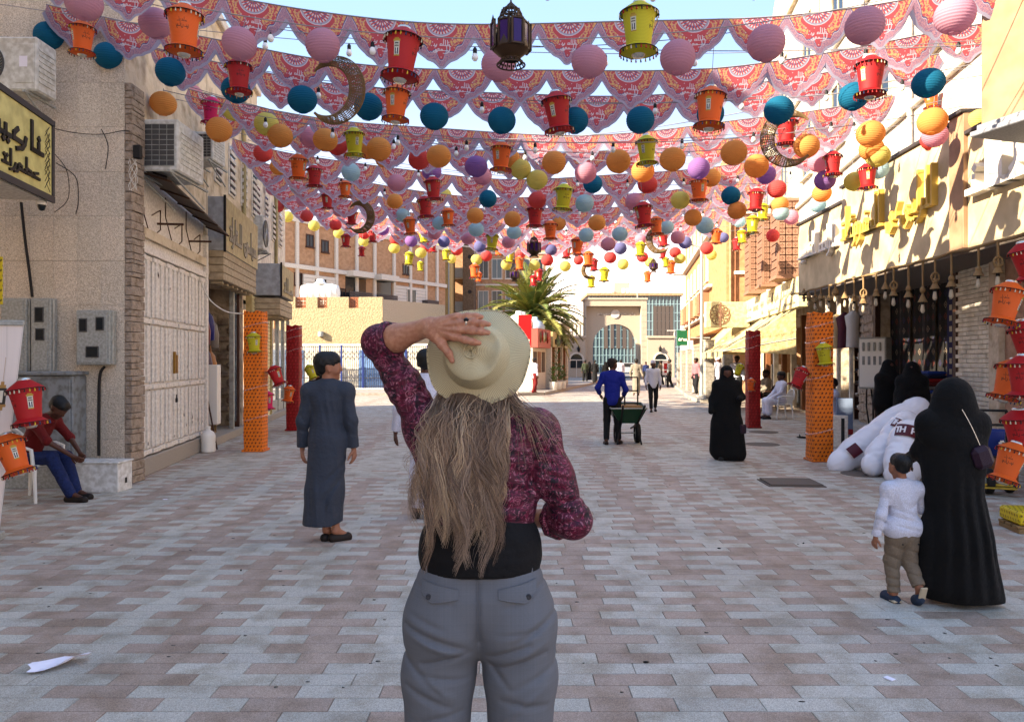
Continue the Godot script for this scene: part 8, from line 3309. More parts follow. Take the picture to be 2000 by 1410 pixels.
	ab.append_array([[V(0, 1.1, 0), V(0, 0.5, 0), 0.22, 0.24, 0.75], [V(-0.1, 0.6, 0), V(-0.14, 0.12, -0.05), 0.16, 0.17], [V(0.1, 0.6, 0), V(0.12, 0.16, 0.05), 0.16, 0.16]])
	veil = [[j.head + V(0, 0.03, 0.01), j.head + V(0, -0.06, 0.015), 0.11, 0.105], [j.head + V(0, -0.05, 0.0), j.chest, 0.10, 0.2, 0.75], [j.chest, j.waist, 0.2, 0.24, 0.7]]
	cr = [[V(0.05, 0.9, -0.2), V(0.1, 0.15, -0.2), 0.015, 0.03], [V(-0.08, 0.8, -0.2), V(-0.1, 0.15, -0.22), 0.015, 0.03]]
	t = person("woman in black abaya and face veil walking towards the viewer", P(1420, 898, 12.8) * V(1, 0, 1), 172, j, I, {"skin": M.skin_brown, "cell": 0.018, "no_hands": true, "extra": sandals(j, 0.005), "wear": [["abaya", M.cloth_black, ab, 0.06, cr], ["veil", M.cloth_black, veil, 0.05], ["shoes", M.black, sandals(j), 0.02]]})
	single("black_clutch_bag", "small black bag held low by the veiled woman mid street", "handbag", one_box(V(0.12, 0.16, 0.05), 0.02), M.handbag, P(1452, 838, 12.65), Y(20))
	# --- man in cobalt shirt pushing the wheelbarrow
	j = pose(1.66)
	j.lel = V(-0.29, 1.12, 0.02)
	j.lwr = V(-0.23, 0.98, -0.22)
	j.rel = V(0.27, 1.08, -0.02)
	j.rwr = V(0.24, 0.95, -0.24)
	j.lkn = V(-0.1, 0.48, -0.08)
	j.lan = V(-0.12, 0.09, 0.06)
	j.lto = V(-0.13, 0.035, -0.1)
	j.rkn = V(0.1, 0.48, 0.0)
	j.ran = V(0.13, 0.09, -0.04)
	j.rto = V(0.18, 0.035, -0.18)
	look = Y(-35)
	cr = [[V(-0.12, 1.25, 0.12), V(0.1, 1.2, 0.13), 0.012, 0.02], [V(-0.14, 1.0, 0.12), V(0.12, 1.05, 0.13), 0.012, 0.02], [V(0.14, 1.3, 0.1), V(0.05, 1.1, 0.13), 0.012, 0.02]]
	person("man in cobalt blue shirt pushing a wheelbarrow down the street", P(1196, 868, 15.2) * V(1, 0, 1), -3, j, look, {"skin": M.skin_brown, "cell": 0.018, "wear": [["shirt", M.cobalt, shirt(j, 0.032, 0.8, -0.02), 0.045, cr, 0.016, ends(j, 0.77, 0.8)], ["trousers", M.dark_trousers, trousers(j, 0.006), 0.03, [], 0.018, ankles(j)], ["hair", mat(Color(0.12, 0.09, 0.08), 0.8), hair_cap(j, look, 0.004), 0.02, [], 0.01], ["sandals", M.sandal, sandals(j), 0.02]]})
	# --- man in white shirt and cap walking towards the viewer
	j = pose(1.62)
	j.lan = V(-0.09, 0.13, 0.18)
	j.lkn = V(-0.09, 0.48, -0.02)
	j.lto = V(-0.09, 0.04, 0.06)
	j.ran = V(0.08, 0.09, -0.12)
	j.rkn = V(0.09, 0.48, -0.1)
	j.rto = V(0.1, 0.035, -0.28)
	person("man in white shirt and white cap walking towards the viewer", P(1276, 804, 25.0) * V(1, 0, 1), 178, j, I, {"skin": M.skin_brown, "cell": 0.02, "eyes": true, "wear": [["shirt", M.cloth_shirt, shirt(j, 0.03, 0.93, -0.02), 0.045, cr, 0.018, ends(j, 0.76, 0.93)], ["trousers", M.dark_trousers, trousers(j, 0.006), 0.03, [], 0.02, ankles(j)], ["cap", M.cloth_white, [[j.head + V(0, 0.085, 0.03), j.head + V(0, 0.085, -0.03), 0.08, 0.08]], 0.02, [], 0.01], ["beard", M.hair_black, [[j.head + V(-0.03, -0.09, -0.06), j.head + V(0.03, -0.09, -0.06), 0.035, 0.035]], 0.02, [], 0.01], ["shoes", M.black, sandals(j), 0.02]]})
	# --- man in white thobe behind the woman with the hat
	j = pose(1.72)
	j.lel = V(-0.29, 1.14, 0.02)
	j.lwr = V(-0.33, 0.90, -0.06)
	person("man in white thobe walking away, mostly hidden by the woman in the hat", P(832, 1010, 8.1) * V(1, 0, 1), 0, j, I, {"skin": M.skin_brown, "cell": 0.016, "wear": [["thobe", M.cloth_white, robe(j, V(0.02, 0.05, 0), 0.19, 0.03, 1.0), 0.05, [[V(-0.12, 1.1, 0.1), V(-0.14, 0.3, 0.15), 0.012, 0.03], [V(-0.3, 1.1, 0), V(-0.24, 1.04, 0), 0.012, 0.02]], 0.014, ends(j, 0.12, 0.95)], ["hair", M.hair_black, hair_cap(j, I), 0.02, [], 0.01], ["sandals", M.sandal, sandals(j), 0.02]]})
	# --- man in grey robe walking away far down the street
	j = pose(1.72)
	j.lel = V(-0.27, 1.14, 0.02)
	j.rwr = V(0.32, 0.92, 0.05)
	person("man in pale grey robe walking away in the distance", P(1243, 773, 36.0) * V(1, 0, 1), -10, j, I, {"skin": M.skin_brown, "cell": 0.028, "wear": [["robe", M.grey_robe, robe(j, V(0.0, 0.05, 0.05), 0.17, 0.03, 0.98), 0.05, cr, 0.024, ends(j, 0.15, 0.95)], ["hair", M.hair_black, hair_cap(j, I), 0.02]]})
	seated_people()
	far_people()
	shop_women()
	hat_woman()

func sit(h: float) -> Dictionary:
	var j := pose(h)
	var s: float = j.s
	for k in ["hip", "waist", "chest", "neck", "head", "lsh", "rsh", "lel", "rel", "lwr", "rwr"]: j[k].y -= 0.40 * s
	for q in [["l", -1.0], ["r", 1.0]]:
		j[q[0] + "hp"] = V(q[1] * 0.09, 0.50, 0) * s
		j[q[0] + "kn"] = V(q[1] * 0.11, 0.50, -0.42) * s
		j[q[0] + "an"] = V(q[1] * 0.11, 0.09, -0.42) * s
		j[q[0] + "to"] = V(q[1] * 0.12, 0.035, -0.58) * s
	return j

func seated_people():
	# man in red polo on the plastic chair, leaning forward, facing right
	var j := sit(1.62)
	j.waist = V(0, 0.66, -0.06)
	j.chest = V(0, 0.86, -0.17)
	j.neck = V(0, 0.99, -0.27)
	j.head = V(0, 1.09, -0.38)
	j.lsh = V(-0.17, 0.93, -0.22)
	j.rsh = V(0.17, 0.93, -0.22)
	j.lel = V(-0.20, 0.72, -0.40)
	j.rel = V(0.20, 0.72, -0.40)
	j.lwr = V(-0.10, 0.55, -0.60)
	j.rwr = V(0.08, 0.54, -0.62)
	j.lkn = V(-0.12, 0.50, -0.40)
	j.rkn = V(0.13, 0.52, -0.40)
	j.lan = V(-0.10, 0.10, -0.55)
	j.lto = V(-0.10, 0.035, -0.72)
	j.ran = V(0.10, 0.10, -0.62)
	j.rto = V(0.10, 0.035, -0.79)
	var look := Basis(Vector3.RIGHT, -0.75)
	person("young man in red polo shirt and jeans sitting bent forward at the left", V(-5.78, 0.0, -9.15), -96, j, look, {"skin": M.skin_brown, "cell": 0.015, "wear": [["polo_shirt", M.red_shirt, shirt(j, 0.024, 0.0), 0.04, [[V(0.1, 0.8, -0.05), V(0.15, 0.65, -0.1), 0.012, 0.02]]], ["jeans", M.jeans, trousers(j, 0.012), 0.035, [[V(0.13, 0.55, -0.3), V(0.2, 0.45, -0.38), 0.012, 0.02], [V(0.16, 0.3, -0.45), V(0.06, 0.25, -0.42), 0.010, 0.02]]], ["hair", M.hair_black, hair_cap(j, look, 0.01), 0.02, [], 0.01], ["sandals", M.sandal, sandals(j), 0.02]]})
	# man in white on the chair outside the right shops, facing left
	j = sit(1.7)
	j.lwr = V(-0.1, 0.6, -0.35)
	j.rwr = V(0.1, 0.6, -0.35)
	j.lel = V(-0.22, 0.75, -0.12)
	j.rel = V(0.22, 0.75, -0.12)
	var rb := shirt(j, 0.03, 0.95)
	for q in ["l", "r"]:
		rb.append([j[q + "hp"], j[q + "kn"], 0.11, 0.10])
		rb.append([j[q + "kn"], j[q + "an"] + V(0, 0.1, 0), 0.10, 0.10])
	rb.append([j.lkn, j.rkn, 0.09, 0.09])
	person("man in white thobe sitting on a white chair by the right shops", P(1527, 818, 21.9) * V(1, 0, 1), 95, j, Basis(), {"skin": M.skin_brown, "cell": 0.024, "wear": [["thobe", M.cloth_white, rb, 0.05], ["hair", M.hair_black, hair_cap(j, Basis()), 0.02], ["sandals", M.sandal, sandals(j), 0.02]]})
	person("second seated man in pale shirt further back by the right shops", P(1497, 802, 25.5) * V(1, 0, 1), 100, j, Basis(), {"skin": M.skin_brown, "cell": 0.028, "wear": [["shirt", M.grey_robe, shirt(j, 0.03, 0.9), 0.05], ["trousers", M.dark_trousers, trousers(j, 0.02), 0.04], ["hair", M.hair_black, hair_cap(j, Basis()), 0.02]]})
	# man in white crouching behind the orange post
	j = sit(1.65)
	for k in j:
		if j[k] is Vector3: j[k] += V(0, -0.05, 0)
	j.lel = V(-0.25, 0.8, -0.2)
	j.lwr = V(-0.22, 0.72, -0.45)
	rb = shirt(j, 0.035, 0.95)
	for q in ["l", "r"]: rb.append([j[q + "hp"], j[q + "kn"], 0.12, 0.11])
	person("man in white thobe bending over goods behind the right orange post", P(1628, 842, 17.0) * V(1, 0, 1) , 80, j, Basis(Vector3.RIGHT, -0.4), {"skin": M.skin_brown, "cell": 0.022, "wear": [["thobe", M.cloth_white, rb, 0.05], ["hair", M.hair_black, hair_cap(j, Basis(Vector3.RIGHT, -0.4)), 0.02]]})
	single("low_stool", "low stool under the bending man in white", "stool", one_box(V(0.4, 0.38, 0.4), 0.02), M.wood_dark, P(1628, 842, 17.0) * V(1, 0, 1) + V(0, 0.19, 0), Y(80))

func far_people():
	# [u, v feet, height, what, label, colour]
	var L := [[1143, 748, 1.68, "shirt", "man in dark green shirt walking far off near the gateway", M.green_shirt, 10.0], [1151, 745, 1.55, "abaya", "small figure in black abaya beside the man in green", M.cloth_black, 5.0], [1162, 750, 1.68, "robe", "man in dark grey robe walking far off near the gateway", M.dark_trousers, 0.0], [1183, 748, 1.55, "abaya", "woman in black under the gateway arch", M.cloth_black, 10.0], [1262, 748, 1.55, "shirt", "person in blue top near the gateway's right side", M.jeans, 180.0], [1291, 752, 1.65, "shirt", "man in olive shirt by the gateway's right wing", M.khaki, 30.0], [1308, 757, 1.7, "shirt", "man in grey shirt near the red notice", M.cabinet, 60.0], [1360, 770, 1.6, "shirt", "person in pink shirt between the stone pillars", M.pink_shirt, 120.0], [1403, 776, 1.66, "robe", "man in white robe and headcloth behind the stone pillar", M.cloth_white, 200.0], [1044, 768, 1.6, "shirt", "person in white top and red skirt by the first stall", M.cloth_white, -60.0], [1094, 752, 1.65, "shirt", "person in white shirt beside the coffee stall", M.cloth_white, -90.0], [1440, 790, 1.65, "shirt", "man in pale blue under the cream awning", M.cloth_shirt, 150.0], [1213, 750, 1.7, "robe", "man in white robe beyond the man in blue", M.cloth_white, 10.0]]
	for a in L:
		var d: float = EYE * FOCAL / (a[1] - 705.0)
		var base := 0.0
		if a[0] < 1100 or a[0] > 1355:
			base = 0.14
			d = (EYE - 0.14) * FOCAL / (a[1] - 705.0)
		var j := pose(a[2])
		j.lan.z -= 0.1
		j.ran.z += 0.12
		j.lkn.z -= 0.08
		var w := []
		match a[3]:
			"shirt": w = [["shirt", a[5], shirt(j, 0.03, 0.9, -0.06), 0.05], ["trousers", M.dark_trousers if a[0] != 1044 else M.red_shirt, trousers(j, 0.025), 0.04]]
			"robe": w = [["robe", a[5], robe(j, V(0, 0.04, 0), 0.18, 0.03), 0.05, [], 0.034, ends(j, 0.12)]]
			"abaya": w = [["abaya", a[5], robe(j, V(0, 0.08, 0), 0.24, 0.05), 0.06], ["veil", a[5], [[j.head + V(0, 0.03, 0.01), j.chest, 0.115, 0.2, 0.8]], 0.05]]
		if a[3] != "abaya": w.append(["hair", M.hair_black if a[0] != 1403 else M.cloth_white, hair_cap(j, Basis(), 0.014 if a[0] != 1403 else 0.03), 0.02])
		person(a[4], V((a[0] - 1000.0) / FOCAL * d, base, -d), a[6], j, Basis(), {"skin": M.skin_brown, "cell": 0.034, "wear": w})
	# woman in black partly hidden behind the boy
	var j := pose(1.55)
	person("figure in black robe standing behind the boy by the fence", P(622, 822, 21.0) * V(1, 0, 1), 0, j, Basis(), {"skin": M.skin_brown, "cell": 0.03, "wear": [["abaya", M.cloth_black, robe(j, V(0, 0.08, 0), 0.24, 0.05), 0.06], ["veil", M.cloth_black, [[j.head + V(0, 0.04, 0.01), j.chest, 0.12, 0.22, 0.8]], 0.05]]})

func shop_women():
	for k in 2:
		var j := pose([1.62, 1.58][k])
		var ab := robe(j, V(0, 0.10, 0), 0.28, 0.06, 1.0)
		ab.append([j.chest, j.hip, 0.24, 0.3, 0.8])
		person(["woman in black abaya at the rug shop, behind the sack heap", "second woman in black abaya close beside her at the rug shop"][k], P([1735, 1782][k], 878, [14.3, 13.6][k]) * V(1, 0, 1), [20, -30][k], j, Basis(), {"skin": M.skin_brown, "cell": 0.024, "wear": [["abaya", M.cloth_black, ab, 0.06], ["veil", M.cloth_black, [[j.head + V(0, 0.04, 0.01), j.chest, 0.12, 0.24, 0.8], [j.chest, j.waist, 0.24, 0.26, 0.8]], 0.05]]})

# ------------------------------------------------------------------ the woman in the hat, seen from behind
func hat_woman():
	rng.seed = 101
	# joints in metres relative to a point on the ground between her feet; she faces -z
	var o := V(-0.10, 0, -2.42)
	var t := thing("person", "woman in straw hat, printed maroon blouse and grey trousers seen from behind", "person", o)
	var j := {"s": 1.0, "hip": V(0, 0.93, 0), "waist": V(0.0, 1.10, 0.0), "chest": V(0.005, 1.32, 0.0), "neck": V(0.01, 1.49, 0.01), "head": V(0.0, 1.63, -0.02),
		"lsh": V(-0.165, 1.44, 0.0), "lel": V(-0.315, 1.705, 0.0), "lwr": V(-0.150, 1.752, 0.112),
		"rsh": V(0.175, 1.425, 0.0), "rel": V(0.292, 1.15, 0.0), "rwr": V(0.16, 1.115, -0.20),
		"lhp": V(-0.105, 0.90, 0.0), "lkn": V(-0.135, 0.47, 0.0), "lan": V(-0.13, 0.09, 0.02), "lto": V(-0.15, 0.035, -0.14),
		"rhp": V(0.105, 0.90, 0.0), "rkn": V(0.125, 0.47, 0.0), "ran": V(0.12, 0.09, 0.02), "rto": V(0.14, 0.035, -0.14)}
	var b := MB.new()
	var look := Basis(Vector3.RIGHT, 0.35)
	skin(b, body_bones(j) + head_bones(j, look), 0.014, 0.03)
	# bare forearms on a finer grid
	skin(b, [[j.lel, j.lel.lerp(j.lwr, 0.35), 0.040, 0.041], [j.lel.lerp(j.lwr, 0.35), j.lwr, 0.041, 0.026], [j.lwr, j.lwr + V(0.02, 0.003, 0.0), 0.026, 0.026]], 0.007, 0.02)
	# left hand laid flat on the hat
	var w := V(-0.150, 1.752, 0.112)
	skin(b, palm_on_hat(w), 0.0034, 0.009, tendons(w))
	skin(b, [[j.rel.lerp(j.rwr, 0.2), j.rwr, 0.040, 0.028]], 0.008, 0.02)
	skin(b, hand_bones(j.rwr, V(-0.6, -0.1, -0.7), V(0.3, 0.4, -0.2), 1.0, 0.45, -1.0), 0.005, 0.01)
	var body := part("body", b, M.skin_light, t)
	# ring
	b = MB.new()
	var rp := []
	var rc := w + V(0.116, 0.012, 0.054)
	for k in 13: rp.append(rc + V(0, cos(TAU * k / 12) * 0.0115, sin(TAU * k / 12) * 0.0115))
	b.tube(rp, 0.0042, 6, false)
	var rg := part("ring", b, M.silver, t)
	b = MB.new()
	b.ball(rc + V(0, 0.006, 0.0125), V(0.008, 0.006, 0.004), 10, 6)
	part("stone", b, M.black, rg)
	# blouse
	var bl := [[V(0, 1.10, 0), V(0.0, 1.2, 0), 0.158, 0.166, 0.68], [V(0.0, 1.2, 0), V(0.005, 1.36, 0), 0.166, 0.172, 0.66], [V(0.005, 1.36, 0), V(0.01, 1.46, 0), 0.155, 0.085, 0.7], [j.lsh + V(0, -0.01, 0), j.rsh, 0.075, 0.075, 0.95],
		[V(-0.12, 1.36, 0), V(-0.06, 1.2, 0), 0.09, 0.10, 0.9], [V(0.12, 1.36, 0), V(0.06, 1.2, 0), 0.09, 0.10, 0.9],
		[j.lsh, j.lsh.lerp(j.lel, 0.5), 0.068, 0.056], [j.lsh.lerp(j.lel, 0.5), j.lel + V(-0.008, 0.008, 0), 0.056, 0.049], [j.lel, j.lel.lerp(j.lwr, 0.10), 0.050, 0.052],
		[j.rsh, j.rsh.lerp(j.rel, 0.5), 0.067, 0.057], [j.rsh.lerp(j.rel, 0.5), j.rel, 0.057, 0.055], [j.rel, j.rel.lerp(j.rwr, 0.22), 0.056, 0.056]]
	var cr := []
	for a in [[-0.10, 1.13, 0.10, 1.12], [-0.05, 1.17, 0.14, 1.16], [0.02, 1.20, 0.15, 1.21], [-0.14, 1.22, 0.0, 1.24], [0.03, 1.27, 0.16, 1.25], [0.08, 1.34, 0.16, 1.28], [0.0, 1.40, 0.12, 1.36]]:
		cr.append([V(a[0], a[1], 0.12), V(a[2], a[3], 0.11), 0.011, 0.012])
	for q in 6:
		var c: Vector3 = j.lsh.lerp(j.lel, 0.22 + q * 0.13)
		cr.append([c + V(-0.06, -0.03, 0.04), c + V(0.05, 0.035, 0.06), 0.010, 0.013])
		c = j.rsh.lerp(j.rel, 0.2 + q * 0.14)
		cr.append([c + V(-0.06, 0.02, 0.04), c + V(0.05, -0.015, 0.055), 0.010, 0.013])
	for q in 3:
		cr.append([j.rel + V(-0.06, -0.01 + q * 0.03, 0.04), j.rel + V(0.05, 0.02 + q * 0.03, 0.05), 0.011, 0.011])
	cr.append([V(0.165, 1.36, 0.03), V(0.15, 1.22, 0.06), 0.02, 0.014])
	b = MB.new()
	skin(b, bl, 0.0085, 0.035, cr)
	part("blouse", b, M.blouse, t)
	# turned-up cuffs
	for q in [[j.lel, j.lwr, 0.19, 0.050], [j.rel, j.rwr, 0.32, 0.056]]:
		b = MB.new()
		var ax: Vector3 = ((q[1] as Vector3) - q[0]).normalized()
		var c: Vector3 = (q[0] as Vector3).lerp(q[1], q[2])
		var sx := ax.cross(V(0, 0.3, 1)).normalized()
		var sy := ax.cross(sx)
		for k in 2:
			var pts := []
			for s in 25: pts.append(c + ax * (k * 0.012) + (sx * cos(TAU * s / 24) + sy * sin(TAU * s / 24)) * (q[3] + 0.003 * sin(s * 1.9)))
			b.tube(pts, 0.009, 7, false)
		part("cuff", b, M.blouse, t)
	# dark undershirt hanging below the blouse
	b = MB.new()
	skin(b, [[V(0, 1.14, 0), V(0, 1.05, 0), 0.150, 0.170, 0.72], [V(-0.03, 1.07, 0), V(-0.042, 1.06, 0), 0.148, 0.152, 0.80], [V(0.03, 1.07, 0), V(0.042, 1.06, 0), 0.148, 0.152, 0.80], [V(0, 1.06, 0), V(0, 1.045, 0), 0.17, 0.180, 0.76]], 0.009, 0.03, [[V(-0.15, 1.03, 0.11), V(0.15, 1.05, 0.11), 0.006, 0.012], [V(-0.15, 1.08, 0.1), V(0.1, 1.09, 0.11), 0.006, 0.012], [V(-0.17, 1.02, 0.11), V(0.17, 1.03, 0.11), 0.005, 0.010]], [[V(0, 0.996, 0), Vector3.DOWN, 0.3]])
	part("undershirt", b, M.undershirt, t)
	trousers_of(t)
	hair_of(t, j)
	hat_of(t)

func palm_on_hat(w: Vector3) -> Array:
	# the hand lies across the crown, fingers pointing right, thumb pointing down
	var out := []
	var kn := [V(0.092, 0.030, 0.040), V(0.098, 0.010, 0.048), V(0.094, -0.012, 0.050), V(0.082, -0.034, 0.046)]
	for k in 4:
		out.append([w + V(0, -0.006, 0), w + kn[k], 0.024, 0.0135])
		out.append([w + V(0.03, (1.5 - k) * 0.008, 0.008), w + kn[k], 0.019, 0.0125])
	# pinky side is up: three long fingers seen, the fourth lies behind
	var tips := [[kn[0], V(0.126, 0.034, 0.048), V(0.150, 0.034, 0.050), V(0.168, 0.032, 0.048)],
		[kn[1], V(0.142, 0.012, 0.062), V(0.170, 0.009, 0.066), V(0.192, 0.006, 0.064)],
		[kn[2], V(0.140, -0.016, 0.066), V(0.168, -0.020, 0.071), V(0.190, -0.023, 0.070)],
		[kn[3], V(0.118, -0.047, 0.064), V(0.143, -0.054, 0.068), V(0.162, -0.058, 0.067)]]
	for k in 4:
		var f: Array = tips[k]
		for g in 3: out.append([w + f[g], w + f[g + 1], [0.0112, 0.0100, 0.0092][g], [0.0102, 0.0094, 0.0076][g]])
	var th := [V(0.022, -0.030, 0.016), V(0.046, -0.064, 0.034), V(0.066, -0.092, 0.042), V(0.077, -0.118, 0.042)]
	for g in 3: out.append([w + th[g], w + th[g + 1], [0.019, 0.0135, 0.0108][g], [0.0138, 0.0110, 0.0082][g]])
	out.append([w + V(0.0, -0.008, 0), w + th[0], 0.024, 0.020])
	for q in out:
		for m in 2: q[m] = w + (q[m] - w) * V(0.95, 0.86, 1.0)
	return out

func tendons(w: Vector3) -> Array:
	var out := []
	for k in 4: out.append([w + V(0.035, 0.012 - k * 0.009, 0.026), w + V(0.088, 0.028 - k * 0.020, 0.046), -0.003, 0.005])
	for k in 3: out.append([w + V(0.06, 0.018 - k * 0.020, 0.040), w + V(0.10, 0.020 - k * 0.021, 0.048), 0.003, 0.006])
	return out

func trousers_of(t: Node3D):
	var tb := [[V(0, 0.965, 0), V(0, 0.93, 0), 0.176, 0.190, 0.70],
		[V(-0.085, 0.92, 0.01), V(-0.105, 0.83, 0.02), 0.128, 0.131, 0.95], [V(0.085, 0.92, 0.01), V(0.105, 0.83, 0.02), 0.128, 0.131, 0.95],
		[V(-0.115, 0.84, 0.0), V(-0.132, 0.66, 0.0), 0.122, 0.110, 0.95], [V(0.115, 0.84, 0.0), V(0.128, 0.66, 0.0), 0.122, 0.110, 0.95],
		[V(-0.132, 0.66, 0.0), V(-0.135, 0.45, 0.0), 0.112, 0.100], [V(0.128, 0.66, 0.0), V(0.125, 0.45, 0.0), 0.112, 0.100],
		[V(-0.135, 0.45, 0.0), V(-0.13, 0.10, 0.01), 0.100, 0.098], [V(0.125, 0.45, 0.0), V(0.12, 0.10, 0.01), 0.100, 0.098]]
	var cr := [[V(0, 1.0, 0), V(0, 0.80, 0), 0.006, 0.007], [V(0, 0.84, 0), V(0, 0.76, 0), 0.012, 0.018]]
	for a in [[-0.22, 0.845, -0.04, 0.785, 0.014, 0.011], [-0.19, 0.815, -0.05, 0.765, -0.010, 0.012], [-0.03, 0.770, -0.17, 0.735, 0.013, 0.010], [-0.24, 0.75, -0.12, 0.65, 0.014, 0.011], [-0.21, 0.72, -0.08, 0.63, -0.009, 0.012], [-0.22, 0.66, -0.09, 0.60, 0.012, 0.011], [-0.17, 0.70, -0.04, 0.68, 0.008, 0.009], [-0.2, 0.88, -0.10, 0.845, 0.006, 0.010],
		[0.24, 0.88, 0.10, 0.80, 0.013, 0.011], [0.15, 0.80, 0.03, 0.755, 0.014, 0.010], [0.20, 0.80, 0.08, 0.735, -0.009, 0.012], [0.20, 0.765, 0.04, 0.715, 0.012, 0.010], [0.24, 0.72, 0.11, 0.66, 0.010, 0.012], [0.22, 0.98, 0.08, 0.91, 0.008, 0.010], [-0.20, 0.97, -0.08, 0.92, 0.006, 0.010], [0.07, 0.62, 0.2, 0.60, 0.012, 0.012], [0.03, 0.73, 0.09, 0.66, 0.010, 0.010], [0.17, 0.84, 0.06, 0.83, 0.005, 0.009], [0.2, 0.66, 0.08, 0.57, -0.008, 0.012], [-0.06, 0.58, -0.2, 0.55, 0.010, 0.012]]:
		cr.append([V(a[0], a[1], 0), V(a[2], a[3], 0), a[4], a[5]])
	var b := MB.new()
	skin(b, tb.slice(0, 7), 0.0068, 0.032, cr)
	skin(b, tb.slice(7), 0.014, 0.03)
	var tr := part("trousers", b, M.trousers_grey, t)
	# waistband, seam, pocket flaps with buttons, belt loops
	var surf := func(x: float, y: float) -> Vector3:       # a point just proud of the seat at (x, y)
		var best := -1.0
		for q in tb:
			var a: Vector3 = q[0]
			var c: Vector3 = q[1]
			var fz: float = q[4] if q.size() > 4 else 1.0
			var h := clampf((y - a.y) / (c.y - a.y), 0.0, 1.0)
			var m := a.lerp(c, h)
			var r := lerpf(q[2], q[3], h)
			var s := r * r - (x - m.x) * (x - m.x) - (y - m.y) * (y - m.y)
			if s > 0.0: best = maxf(best, m.z + sqrt(s) * fz)
		return V(x, y, best + 0.0045)
	b = MB.new()
	for k in 2:
		var pts := []
		for s in 14: pts.append(surf.call(-0.003 + k * 0.006, 1.0 - s * 0.0145))
		b.tube(pts, 0.0012, 4, false)
	part("centre_seam", b, M.trousers_grey, tr)
	for sd in [-1.0, 1.0]:
		b = MB.new()
		for r in 4:
			for c in 10:
				var f := func(i: int, k: int) -> Vector3:
					var x := lerpf(0.060, 0.174, i / 10.0)
					var top := lerpf(0.966, 0.987, i / 10.0)
					var low := lerpf(0.940, 0.926, minf(1.0, i / 7.5)) if i < 8 else lerpf(0.926, 0.955, (i - 7.5) / 2.5)
					var p: Vector3 = surf.call(sd * x, lerpf(top, low, k / 4.0))
					return p + V(0, 0, 0.003)
				var qd := [f.call(c, r + 1), f.call(c + 1, r + 1), f.call(c + 1, r), f.call(c, r)]
				if sd < 0: qd = [qd[1], qd[0], qd[3], qd[2]]
				b.quad(qd[0], qd[1], qd[2], qd[3])
		var edge := []
		for i in 11:
			var x := lerpf(0.060, 0.174, i / 10.0)
			var low := lerpf(0.940, 0.926, minf(1.0, i / 7.5)) if i < 8 else lerpf(0.926, 0.955, (i - 7.5) / 2.5)
			edge.append(surf.call(sd * x, low) + V(0, 0, 0.002))
		b.tube(edge, 0.0022, 5, false)
		edge = []
		for i in 11: edge.append(surf.call(sd * lerpf(0.060, 0.174, i / 10.0), lerpf(0.966, 0.987, i / 10.0)) + V(0, 0, 0.002))
		b.tube(edge, 0.0022, 5, false)
		b.tube([surf.call(sd * 0.060, 0.966) + V(0, 0, 0.002), surf.call(sd * 0.061, 0.940) + V(0, 0, 0.002)], 0.0022, 5, false)
		var fl := part("pocket_flap", b, M.trousers_grey, tr)
		b = MB.new()
		var bp: Vector3 = surf.call(sd * 0.150, 0.944)
		b.xf = Transform3D(Basis(Vector3.RIGHT, PI / 2), bp + V(0, 0, 0.003))
		b.lathe([V2(0.0085, 0.0), V2(0.0085, 0.003), V2(0.006, 0.004), V2(0.005, 0.003), V2(0.001, 0.003)], 16)
		part("button", b, mat(Color(0.16, 0.17, 0.20), 0.4), fl)
		b = MB.new()
		b.box(surf.call(sd * 0.158, 1.01) + V(0, 0, 0.004), V(0.012, 0.036, 0.005), 0.002)
		part("belt_loop", b, M.trousers_grey, tr)

